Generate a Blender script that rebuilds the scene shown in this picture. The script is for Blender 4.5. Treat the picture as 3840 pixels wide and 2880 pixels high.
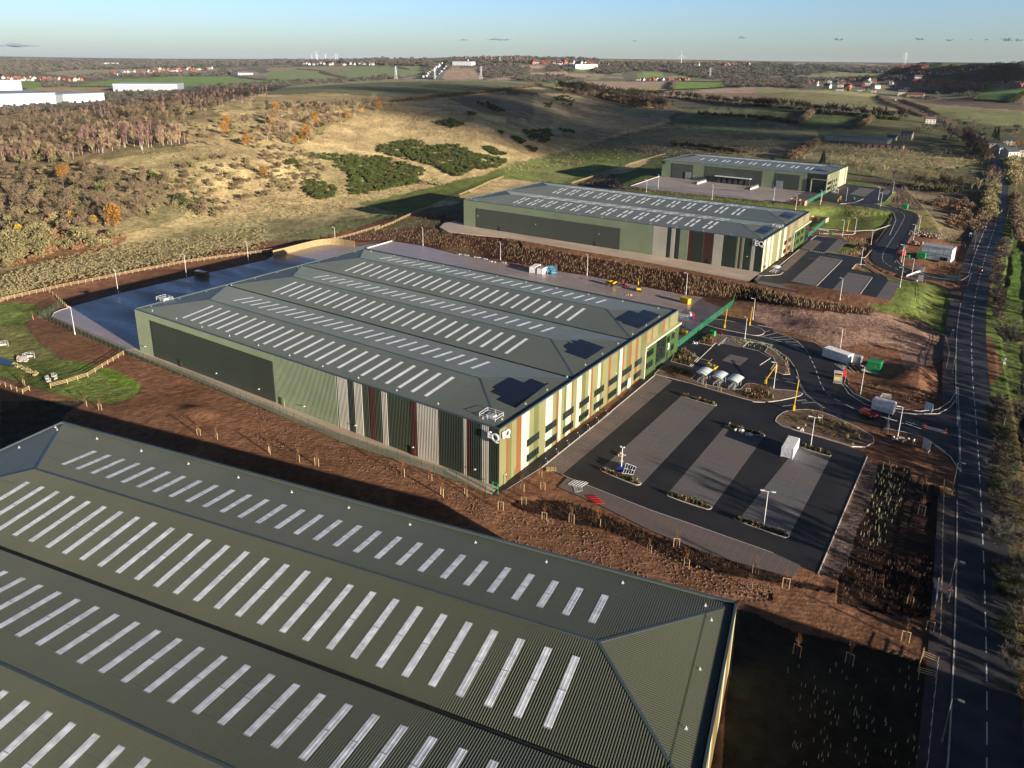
import bpy, bmesh, math, random
import numpy as np
from math import radians, sin, cos, tan, pi
from mathutils import Vector, Matrix
for o in list(bpy.data.objects): bpy.data.objects.remove(o)
SC = bpy.context.scene
COL = SC.collection
random.seed(7); RNG = np.random.default_rng(11)
# ------------------------------------------------------------------ camera
HCAM, FPX, PYP, PITCH, ROLL, YAW = 84.0, 2802.0, 1105.0, 0.3002, 0.0130, -0.5893
_cy, _sy, _cp, _sp = cos(YAW), sin(YAW), cos(PITCH), sin(PITCH)
FW = np.array([_sy*_cp, _cy*_cp, -_sp]); _rt = np.array([_cy, -_sy, 0.]); _up = np.cross(_rt, FW)
RT = cos(ROLL)*_rt + sin(ROLL)*_up; UP = -sin(ROLL)*_rt + cos(ROLL)*_up
CAMP = np.array([0, 0, HCAM])
cd = bpy.data.cameras.new('camera'); cam = bpy.data.objects.new('camera', cd); COL.objects.link(cam)
cam.matrix_world = Matrix(((RT[0], UP[0], -FW[0], 0), (RT[1], UP[1], -FW[1], 0), (RT[2], UP[2], -FW[2], HCAM), (0, 0, 0, 1)))
cd.sensor_fit = 'HORIZONTAL'; cd.sensor_width = 36.0; cd.lens = FPX/3840*36.0
cd.shift_y = -(1440-PYP)/3840.0; cd.clip_start = 1.0; cd.clip_end = 90000.0
SC.camera = cam
# ------------------------------------------------------------------ light
SUN_EL = radians(10.6); SUN_DIR = Vector((0.988*cos(SUN_EL), -0.156*cos(SUN_EL), sin(SUN_EL))).normalized()
ld = bpy.data.lights.new('sun', 'SUN'); ld.energy = 5.0; ld.angle = radians(0.5); ld.color = (1.0, 0.88, 0.73)
sun = bpy.data.objects.new('sun', ld); COL.objects.link(sun)
sun.rotation_euler = (-SUN_DIR).to_track_quat('-Z', 'Y').to_euler(); sun.location = (300, -40, 200)
world = bpy.data.worlds.new('World'); SC.world = world; world.use_nodes = True
wn = world.node_tree.nodes; wl = world.node_tree.links
bgn = wn['Background']; sky = wn.new('ShaderNodeTexSky'); sky.sky_type = 'NISHITA'; sky.sun_disc = False
sky.sun_elevation = SUN_EL; sky.sun_rotation = math.atan2(SUN_DIR.x, SUN_DIR.y)
sky.altitude = 100; sky.air_density = 1.0; sky.dust_density = 0.8; sky.ozone_density = 2.5
tint = wn.new('ShaderNodeMix'); tint.data_type = 'RGBA'; tint.blend_type = 'MULTIPLY'; tint.inputs[0].default_value = 1; tint.inputs[7].default_value = (.72, .84, 1.17, 1)
gco = wn.new('ShaderNodeTexCoord'); gsx = wn.new('ShaderNodeSeparateXYZ'); wl.new(gco.outputs['Generated'], gsx.inputs[0]); gmr = wn.new('ShaderNodeMapRange')
gmr.inputs[1].default_value = 0.12; gmr.inputs[2].default_value = .6; gmr.inputs[3].default_value = 1.28; gmr.inputs[4].default_value = .05; wl.new(gsx.outputs['Z'], gmr.inputs[0])
wl.new(sky.outputs[0], tint.inputs[6]); t2 = wn.new('ShaderNodeMix'); t2.data_type = 'RGBA'; t2.blend_type = 'MULTIPLY'; t2.inputs[0].default_value = 1; wl.new(tint.outputs[2], t2.inputs[6]); wl.new(gmr.outputs[0], t2.inputs[7]); wl.new(t2.outputs[2], bgn.inputs[0]); bgn.inputs[1].default_value = 0.074
SC.view_settings.view_transform = 'Standard'; SC.view_settings.look = 'None'
SC.view_settings.gamma = 1.0; SC.view_settings.exposure = 1.15
SC.render.engine = 'CYCLES'
# ------------------------------------------------------------------ photo geometry: trace points on real planes
S_ = 1000/2212.0
ORG = dict(a=(0,150), b=(1000,150), c=(1900,150), d=(2840,150), e=(0,850), f=(950,850), g=(1900,850), h=(2840,850),
           i=(0,1500), j=(950,1500), k=(1900,1500), l=(2840,1500), m=(0,2130), n=(950,2130), o=(1900,2130), p=(2840,2130), z=(0,0))
def uv(c, x, y):
    if c == 'z': return (x, y)
    return (ORG[c][0]+x*S_, ORG[c][1]+y*S_)
def UV(c, *pts): return [uv(c, *q) for q in pts]
def ray(u, v): return FW + (u-1920)/FPX*RT - (v-PYP)/FPX*UP
def bp(u, v, z=0.0):
    d = ray(u, v); t = (z-HCAM)/d[2]; return CAMP + t*d
def bpx(u, v, x):
    d = ray(u, v); t = x/d[0]; return CAMP + t*d
def bpy_(u, v, y):
    d = ray(u, v); t = y/d[1]; return CAMP + t*d
def proj(P):
    d = np.asarray(P, float)-CAMP; z = d@FW
    zz = np.where(z > 1, z, 1)
    return 1920+FPX*(d@RT)/zz, PYP-FPX*(d@UP)/zz, z
def hor(u): return 225.4+.013*(u-1000)
# ------------------------------------------------------------------ materials
MATS = {}
def nt(name):
    m = bpy.data.materials.new(name); m.use_nodes = True; t = m.node_tree
    return m, t.nodes, t.links, t.nodes['Principled BSDF']
def mat(name, col, rough=0.6, metal=0.0, var=0.12, scale=3.0, bump=0.0, spec=0.4, col2=None, emit=None, detail=4, alpha=None):
    if name in MATS: return MATS[name]
    m, n, l, b = nt(name)
    tc = n.new('ShaderNodeTexCoord'); no = n.new('ShaderNodeTexNoise'); no.inputs['Scale'].default_value = scale; no.inputs['Detail'].default_value = detail
    l.new(tc.outputs['Object'], no.inputs['Vector'])
    mx = n.new('ShaderNodeMix'); mx.data_type = 'RGBA'
    c2 = col2 if col2 else tuple(max(0, c*(1-2*var)) for c in col)
    c1 = tuple(min(1, c*(1+(0 if col2 else var))) for c in col)
    mr = n.new('ShaderNodeMapRange'); mr.inputs[1].default_value = .3; mr.inputs[2].default_value = .7
    l.new(no.outputs['Fac'], mr.inputs[0]); l.new(mr.outputs[0], mx.inputs[0])
    mx.inputs[6].default_value = (*c1, 1); mx.inputs[7].default_value = (*c2, 1)
    l.new(mx.outputs[2], b.inputs['Base Color'])
    b.inputs['Roughness'].default_value = rough; b.inputs['Metallic'].default_value = metal
    b.inputs['Specular IOR Level'].default_value = spec
    if bump:
        bu = n.new('ShaderNodeBump'); bu.inputs['Strength'].default_value = bump; bu.inputs['Distance'].default_value = .1
        l.new(no.outputs['Fac'], bu.inputs['Height']); l.new(bu.outputs[0], b.inputs['Normal'])
    if emit: b.inputs['Emission Color'].default_value = (*col, 1); b.inputs['Emission Strength'].default_value = emit
    if alpha is not None: b.inputs['Alpha'].default_value = alpha
    MATS[name] = m; return m
# ------------------------------------------------------------------ mesh builder
class MB:
    def __init__(s): s.v = []; s.f = []; s.mi = []
    def add(s, vs, fs, mi=0):
        o = len(s.v); s.v += [tuple(map(float, q)) for q in vs]
        for f in fs: s.f.append(tuple(o+k for k in f)); s.mi.append(mi)
        return s
    def quad(s, a, b, c, d, mi=0): return s.add([a, b, c, d], [(0, 1, 2, 3)], mi)
    def box(s, c, size, rot=0, mi=0, taper=1.0):
        x, y, z = size[0]/2, size[1]/2, size[2]/2; cr, sr = cos(rot), sin(rot); vs = []
        for dz, k in ((-z, 1), (z, taper)):
            for dx, dy in ((-x, -y), (x, -y), (x, y), (-x, y)):
                dx *= k; dy *= k
                vs.append((c[0]+dx*cr-dy*sr, c[1]+dx*sr+dy*cr, c[2]+dz))
        return s.add(vs, [(3, 2, 1, 0), (4, 5, 6, 7), (0, 1, 5, 4), (1, 2, 6, 5), (2, 3, 7, 6), (3, 0, 4, 7)], mi)
    def bar(s, p, q, w, h=None, mi=0):
        p = Vector(p); q = Vector(q); d = q-p
        if d.length < 1e-6: return s
        h = h or w; d.normalize(); a = d.cross(Vector((0, 0, 1)))
        if a.length < 1e-3: a = Vector((1, 0, 0))
        a.normalize(); b = a.cross(d).normalized(); a *= w/2; b *= h/2
        vs = [p-a-b, p+a-b, p+a+b, p-a+b, q-a-b, q+a-b, q+a+b, q-a+b]
        return s.add(vs, [(0, 1, 2, 3), (7, 6, 5, 4), (0, 4, 5, 1), (1, 5, 6, 2), (2, 6, 7, 3), (3, 7, 4, 0)], mi)
    def tube(s, p, q, r0, r1=None, n=6, mi=0, caps=True):
        r1 = r0 if r1 is None else r1
        p = Vector(p); q = Vector(q); d = (q-p)
        if d.length < 1e-6: return s
        d.normalize(); a = d.cross(Vector((0, 0, 1)))
        if a.length < 1e-3: a = Vector((1, 0, 0))
        a.normalize(); b = d.cross(a).normalized(); vs = []
        for c, r in ((p, r0), (q, r1)):
            for k in range(n):
                t = 2*pi*k/n; vs.append(c+a*r*cos(t)+b*r*sin(t))
        fs = [(k, (k+1) % n, n+(k+1) % n, n+k) for k in range(n)]
        if caps: fs += [tuple(range(n-1, -1, -1)), tuple(range(n, 2*n))]
        return s.add(vs, fs, mi)
    def prism(s, poly, z0, z1, mi=0, side=None):
        n = len(poly); zz0 = z0 if hasattr(z0, '__len__') else [z0]*n; zz1 = z1 if hasattr(z1, '__len__') else [z1]*n
        vs = [(p[0], p[1], zz0[k]) for k, p in enumerate(poly)]+[(p[0], p[1], zz1[k]) for k, p in enumerate(poly)]
        a = sum(poly[k][0]*poly[(k+1) % n][1]-poly[(k+1) % n][0]*poly[k][1] for k in range(n))
        fs = [(k, (k+1) % n, n+(k+1) % n, n+k) for k in range(n)]
        top = tuple(range(n, 2*n))
        if a < 0: fs = [f[::-1] for f in fs]; top = top[::-1]
        s.add(vs, fs, mi if side is None else side); s.add(vs, [top], mi); return s
    def ico(s, c, r, sub=1, mi=0, jit=0.0, sq=(1, 1, 1), rnd=random):
        bm = bmesh.new(); bmesh.ops.create_icosphere(bm, subdivisions=sub, radius=1)
        vs = []
        for q in bm.verts:
            k = r*(1+rnd.uniform(-jit, jit)); vs.append((c[0]+q.co.x*k*sq[0], c[1]+q.co.y*k*sq[1], c[2]+q.co.z*k*sq[2]))
        fs = [tuple(x.index for x in f.verts) for f in bm.faces]; bm.free(); return s.add(vs, fs, mi)
    def mesh(s, name, mats, smooth=False):
        me = bpy.data.meshes.new(name); me.from_pydata(s.v, [], s.f)
        for m in (mats if isinstance(mats, (list, tuple)) else [mats]): me.materials.append(m)
        if any(s.mi): me.polygons.foreach_set('material_index', s.mi)
        if smooth: me.polygons.foreach_set('use_smooth', [True]*len(me.polygons))
        me.update(); return me
    def build(s, name, mats, parent=None, smooth=False, loc=None, rz=None):
        o = bpy.data.objects.new(name, s.mesh(name, mats, smooth)); COL.objects.link(o)
        if parent: o.parent = parent
        if loc is not None: o.location = loc
        if rz is not None: o.rotation_euler = (0, 0, rz)
        return o
def tag(o, label=None, cat=None, group=None, kind=None):
    if label: o['label'] = label
    if cat: o['category'] = cat
    if group: o['group'] = group
    if kind: o['kind'] = kind
    return o
def thing(name, label, cat, loc=(0, 0, 0), rz=0, group=None):
    o = bpy.data.objects.new(name, None); COL.objects.link(o); o.empty_display_size = .5
    o.location = loc; o.rotation_euler = (0, 0, rz); return tag(o, label, cat, group)
KIDS = {}
def copy_tree(o, parent=None):
    c = o.copy(); COL.objects.link(c)
    if parent: c.parent = parent
    if o.name not in KIDS: KIDS[o.name] = [x.name for x in o.children]
    for ch in KIDS[o.name]: copy_tree(bpy.data.objects[ch], c)
    return c
class Pool:                                    # first use moves the prototype itself, later uses copy it
    def __init__(s, proto): s.o = proto; s.used = False
    def put(s, loc, rz=0, label=None, group=None, scale=None):
        o = copy_tree(s.o) if s.used else s.o
        s.used = True; o.location = loc; o.rotation_euler = (0, 0, rz)
        if scale: o.scale = scale if hasattr(scale, '__len__') else (scale,)*3
        if label: o['label'] = label
        if group: o['group'] = group
        return o
    def clear(s):
        pass
def structure(name, mb, mats, smooth=False):
    o = mb.build(name, mats, smooth=smooth); return tag(o, kind='structure')
# ------------------------------------------------------------------ terrain heights
def inpoly(px, py, poly):
    r = np.zeros(px.shape, bool); n = len(poly)
    for k in range(n):
        x0, y0 = poly[k]; x1, y1 = poly[(k+1) % n]
        if y0 == y1: continue
        c = ((y0 > py) != (y1 > py)) & (px < (x1-x0)*(py-y0)/(y1-y0)+x0); r ^= c
    return r
def segd(px, py, a, b):
    dx, dy = b[0]-a[0], b[1]-a[1]; L = dx*dx+dy*dy+1e-9
    t = np.clip(((px-a[0])*dx+(py-a[1])*dy)/L, 0, 1)
    return np.hypot(px-a[0]-t*dx, py-a[1]-t*dy), t
def polyd(px, py, poly):
    d = np.full(px.shape, 1e9)
    for k in range(len(poly)): d = np.minimum(d, segd(px, py, poly[k], poly[(k+1) % len(poly)])[0])
    d[inpoly(px, py, poly)] = 0; return d
# control points: photo pixel and level of the land there
CP = [(0,1120,2.5),(240,1076,3),(500,1024,3),(700,986,3),(1000,943,3),(1300,880,4),(1520,817,4),(1480,770,0),
 (0,1060,1),(500,960,.5),(1000,870,.5),(1400,800,0),(0,980,0),(300,940,0),(700,880,0),(1100,810,0),
 (0,850,3),(300,800,7),(600,740,9),(900,700,8),(1200,740,3),(1350,750,0),(0,700,8),(300,700,12),
 (0,600,14),(300,600,18),(600,600,20),(900,600,20),(0,480,18),(300,480,26),(600,480,32),(900,480,32),(600,400,40),(900,400,42),
 (1500,620,7),(1500,500,22),(1500,420,36),(1500,385,40),(1500,330,48),(1500,305,50),(1100,335,48),(1200,600,14),(1200,500,26),(1200,400,41),
 (1800,640,4),(1800,560,14),(1800,480,26),(1800,400,38),(1800,330,46),(2000,640,2),(2000,560,8),(2000,480,18),(2000,400,32),(2000,350,40),(2000,318,46),
 (2200,600,4),(2200,520,8),(2200,440,16),(2200,370,30),(2400,520,8),(2400,450,12),(2450,390,16),(2600,520,9),(2600,440,13),(2900,560,9),(2900,460,13),(3100,600,9),(3400,560,10),
 (3500,640,8),(3000,400,20),(3050,345,30),(2750,345,25),(3200,400,20),(3300,335,32),(3450,380,18),(3563,322,25),(3700,350,20),(3700,430,15),(3800,500,12),(3800,650,8),
 (3800,800,4),(3800,1200,0),(3830,1700,-1),(3700,2600,0),(2500,2600,0),(1200,2700,0),(200,2700,0),(0,1900,0),(0,1450,-1),(150,1330,-1.5),(0,1230,0)]
FAR = [(-500,1000,20),(0,1150,16),(400,1300,15),(0,2300,15),(300,4500,15),(600,2400,16),(900,2400,16),(1200,4000,38),(1700,3000,30),(2000,2400,28),(2300,3000,30),(2700,3000,30),
 (1200,2300,18),(1500,2200,18),(300,8000,45),(1000,8000,60),
 (0,14000,84),(600,14000,60),(1000,12000,98),(1500,6000,103),(1650,4500,103),(1850,4500,117),(2200,4500,113),(2400,4500,102),(2800,5000,99),(3080,5000,88),
 (3200,3000,35),(3000,2800,33),(3300,5000,85),(3550,3100,93),(3700,2600,97),(3840,2500,100),(4400,2500,90),(3840,1900,40),(4400,1900,35),(4100,3500,100),(5200,2500,80),(5200,1200,20),(3900,5000,110),(3450,3300,36),(3700,1700,22),(4400,1500,18),(4400,600,4),(4400,300,0),
 (-500,14000,90),(-500,5000,30),(-500,400,2),(-900,300,0),(2000,26000,-60),(0,26000,-60),(3800,26000,-60)]
def azr(x, y): return np.arctan2(x, y), np.log(np.hypot(x, y)+1e-6)
_c = [];
for u, v, z in CP: q = bp(u, v, z); _c.append((q[0], q[1], z))
for u, r, z in FAR:
    d = ray(u, hor(u)); a = math.atan2(d[0], d[1]); _c.append((r*sin(a), r*cos(a), z))
for q in ((60, -60, 0), (-100, -80, 0), (-250, -50, 0), (200, 60, 0), (150, -50, 0), (0, 20, 0)): _c.append(q)
_c = np.array(_c); _az, _lr = azr(_c[:, 0], _c[:, 1]); _A = np.stack([_az*1.3, _lr], 1); _z = _c[:, 2]
def _phi(d2): return 0.5*d2*np.log(d2+1e-9)
_n = len(_A); _D2 = ((_A[:, None]-_A[None])**2).sum(-1); _M = np.zeros((_n+3, _n+3)); _M[:_n, :_n] = _phi(_D2)+np.eye(_n)*1e-4
_M[:_n, _n] = 1; _M[:_n, _n+1:] = _A; _M[_n, :_n] = 1; _M[_n+1:, :_n] = _A.T
_W = np.linalg.solve(_M, np.r_[_z, 0, 0, 0])
def zbase(x, y):
    az, lr = azr(x, y); a = az*1.3; out = np.full(x.shape, _W[_n])+_W[_n+1]*a+_W[_n+2]*lr
    for k in range(_n): out += _W[k]*_phi((a-_A[k, 0])**2+(lr-_A[k, 1])**2)
    return out
def W2(pts, z): return [tuple(bp(u, v, z)[:2]) for u, v in pts]
# flat platforms (traced corners on their level) and road corridors
PLAT_B = [(-330, 40), (20, -120), (30, 60), (14, 200), (8, 262)] + W2(UV('g', (2212, 830), (1900, 610), (1480, 575), (660, 415), (0, 300)) + UV('f', (1410, 165), (1000, 130), (500, 140), (200, 195)) + UV('e', (2212, 275), (1540, 425), (985, 560), (575, 680), (430, 740), (400, 790), (1030, 1050)) , 0) + [(-222, 96), (-260, 70)]
PLAT_C = W2(UV('b', (1400, 1560), (1560, 1500)), 4) + [(-236, 381), (-70, 381)] + W2(UV('d', (600, 1470), (640, 1580)) + UV('h', (620, 90), (950, 110), (1000, 200), (890, 300), (1070, 410), (1200, 460), (1080, 660), (920, 655), (0, 475)) + UV('g', (2040, 470), (0, 85)), 4)
PLAT_D = W2(UV('c', (1030, 1215), (1275, 1125)), 8) + [(-212, 562), (-95, 562)] + W2(UV('d', (740, 1170), (1140, 1240), (1060, 1345), (900, 1370), (600, 1345), (400, 1370), (0, 1330)) + UV('c', (2212, 1350), (1200, 1240)), 8)
MAINC = [(uv('z', 3699, 2960), 0), (uv('p', 1903, 1659), 0), (uv('p', 1905, 900), 0), (uv('p', 1880, 0), 0), (uv('l', 1863, 1000), 0), (uv('l', 1837, 500), 0), (uv('l', 1802, 0), 0), (uv('h', 1790, 1350), 0), (uv('h', 1771, 900), .6),
 (uv('h', 1800, 600), 1.5), (uv('h', 1850, 400), 2.3), (uv('h', 1903, 200), 3.0), (uv('h', 1975, 0), 3.9), (uv('d', 1990, 1450), 4.6), (uv('d', 2020, 1280), 5.8), (uv('d', 2035, 1120), 7.0), (uv('d', 1995, 1000), 8.0),
 (uv('d', 1930, 930), 8.6), (uv('d', 1850, 878), 9.2), (uv('d', 1760, 830), 9.8), (uv('d', 1690, 785), 10.3), (uv('d', 1540, 685), 12), (uv('d', 1350, 570), 14.5), (uv('d', 1230, 515), 16.5), (uv('d', 1120, 468), 18.5), (uv('d', 1040, 430), 20), (uv('d', 960, 375), 23)]
ESTC = [(uv('h', 1740, 440), 2.2), (uv('h', 1500, 430), 3.0), (uv('h', 1300, 400), 3.6), (uv('h', 1150, 355), 4), (uv('h', 1030, 290), 4), (uv('h', 1045, 210), 4.2), (uv('h', 1130, 90), 4.6), (uv('d', 1200, 1520), 5.4), (uv('d', 1230, 1450), 6.2), (uv('d', 1180, 1420), 6.6), (uv('d', 1000, 1390), 7.4), (uv('d', 880, 1365), 8), (uv('d', 600, 1325), 8)]
def corr(lst): return [tuple(bp(q[0], q[1], z))[:2]+(z,) for q, z in lst]
MAINW = corr(MAINC); MAINW.insert(0, (MAINW[0][0]+0.3, -200, 0)); ESTW = corr(ESTC)
PLATS = [(PLAT_B, 0.0, 14), (PLAT_C, 4.0, 14), (PLAT_D, 8.0, 14)]
CORRS = [(MAINW, 6.5, 16), (ESTW, 6.5, 10)]
MOUNDS = [(("l", 620, -550), 14, 8, .0, 2.4), (("h", 1340, 1270), 9, 8, .5, 3.4), (("h", 1500, 320), 10, 8, .2, 1.3), (("e", 1640, 1540), 5, 2.5, .1, .9), (("h", 300, 740), 22, 7, -.1, 2.2), (("h", 1130, 900), 12, 8, .1, 1.8), (("h", 850, 700), 20, 5, -.15, 1.6)]
def zfun(x, y):
    z = zbase(x, y); r_ = np.hypot(x, y); z = np.where(z < -60, -60, z); cap = 84+.0072*r_; z = np.where(r_ > 1400, cap-np.logaddexp(0, (cap-z)/8.0)*8.0+0 if False else np.minimum(z, cap), z)
    near = np.hypot(x, y) < 1500
    if near.any():
        X, Y = x[near], y[near]; D0 = 26.0
        ws = np.full(X.shape, 1/D0**3); zs = z[near]/D0**3
        for poly, zp, s in PLATS:
            d = np.maximum(polyd(X, Y, poly), .02)/1.0; w = 1/d**3; ws += w; zs += w*zp
        for cl, hw, s in CORRS:
            db = np.full(X.shape, 1e9); zb = np.zeros(X.shape)
            for k in range(len(cl)-1):
                d, t = segd(X, Y, cl[k], cl[k+1]); m = d < db; db[m] = d[m]; zb[m] = (cl[k][2]+(cl[k+1][2]-cl[k][2])*t)[m]
            d = np.maximum(db-hw, .02); w = 1/d**3; ws += w; zs += w*zb
        z[near] = zs/ws
    return z
def mound(x, y):
    z = np.zeros(x.shape)
    for (c, hx, hy), sx, sy, rot, h in MOUNDS:
        q = bp(*uv(c, hx, hy), 0); dx, dy = x-q[0], y-q[1]; a = dx*cos(rot)+dy*sin(rot); b = -dx*sin(rot)+dy*cos(rot)
        z = z+h*np.exp(-((a/sx)**2+(b/sy)**2)**1.3)
    near=np.full(x.shape,1e9)
    for cl in (MAINW,ESTW):
        for k in range(len(cl)-1): near=np.minimum(near,segd(x,y,cl[k],cl[k+1])[0])
    return z*np.clip((near-8.5)/5,0,1)
AZ = np.radians(np.concatenate([np.arange(-180, -78, 4.0), np.linspace(-76, 6, 1000), np.arange(8, 30, 1.2), np.arange(32, 180.1, 4.0)]))
vv = np.concatenate([np.linspace(3900, 1500, 330), np.linspace(1495, 560, 210), np.linspace(557, 60, 190)])
RR = np.concatenate([[3, 12, 25, 40, 52], 239400/vv, 3990*1.022**np.arange(1, 86)]); RR = np.unique(RR); RR.sort()
GA, GR = np.meshgrid(AZ, RR); GX, GY = GR*np.sin(GA), GR*np.cos(GA)
GZ = zfun(GX.ravel(), GY.ravel()).reshape(GX.shape)
GZ = GZ+mound(GX, GY)
def zt(x, y):
    r = math.hypot(x, y); a = math.atan2(x, y)
    i = np.interp(a, AZ, np.arange(len(AZ))); j = np.interp(r, RR, np.arange(len(RR)))
    i0 = min(int(i), len(AZ)-2); j0 = min(int(j), len(RR)-2); fi, fj = i-i0, j-j0
    return float((GZ[j0, i0]*(1-fi)+GZ[j0, i0+1]*fi)*(1-fj)+(GZ[j0+1, i0]*(1-fi)+GZ[j0+1, i0+1]*fi)*fj)
def hit(u, v):
    """photo pixel -> first point of the terrain on that line of sight"""
    d = ray(u, v); h = math.hypot(d[0], d[1]); a = math.atan2(d[0], d[1]); sl = d[2]/h
    i = np.interp(a, AZ, np.arange(len(AZ))); i0 = min(int(i), len(AZ)-2); fi = i-i0
    prof = GZ[:, i0]*(1-fi)+GZ[:, i0+1]*fi; los = HCAM+sl*RR; under = np.nonzero((los < prof) & (RR > 45))[0]
    if not len(under): return None
    j = under[0]; a0 = los[j-1]-prof[j-1]; a1 = prof[j]-los[j]; t = a0/(a0+a1+1e-9); r = RR[j-1]+(RR[j]-RR[j-1])*t
    return (r*math.sin(a), r*math.cos(a), HCAM+sl*r)
def H(c, x, y): return hit(*uv(c, x, y))
# ------------------------------------------------------------------ land cover of the ground sheet
def vnoise(x, y, s, seed=0):
    x = x/s+seed*17.3; y = y/s-seed*9.1; xi, yi = np.floor(x), np.floor(y); fx, fy = x-xi, y-yi
    fx = fx*fx*(3-2*fx); fy = fy*fy*(3-2*fy)
    def hsh(a, b): t = np.sin(a*127.1+b*311.7+seed*74.7)*43758.5453; return t-np.floor(t)
    return (hsh(xi, yi)*(1-fx)+hsh(xi+1, yi)*fx)*(1-fy)+(hsh(xi, yi+1)*(1-fx)+hsh(xi+1, yi+1)*fx)*fy
gx, gy, gz = GX.ravel(), GY.ravel(), GZ.ravel()
PU, PV, PZ = proj(np.stack([gx, gy, gz], 1))
STRAW = (.60, .455, .235); TUSS = (.40, .33, .17); DULL = (.27, .25, .14); OLIVE = (.155, .15, .07); SCRUB = (.33, .255, .135); RUST = (.30, .17, .09)
GREEN = (.125, .165, .045); LAWN = (.16, .195, .05); SOIL = (.23, .115, .065); SOILR = (.21, .105, .08); MULCH = (.038, .020, .014); DUST = (.28, .20, .17); FIELD = (.16, .24, .06); PLOUGH = (.33, .235, .17); WOODF = (.115, .095, .065); MOOR = (.27, .235, .13)
C = np.zeros((len(gx), 3)); T = np.full(len(gx), .36)
rr = np.hypot(gx, gy)
C[:] = OLIVE; 
C[rr < 420] = SOIL
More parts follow.
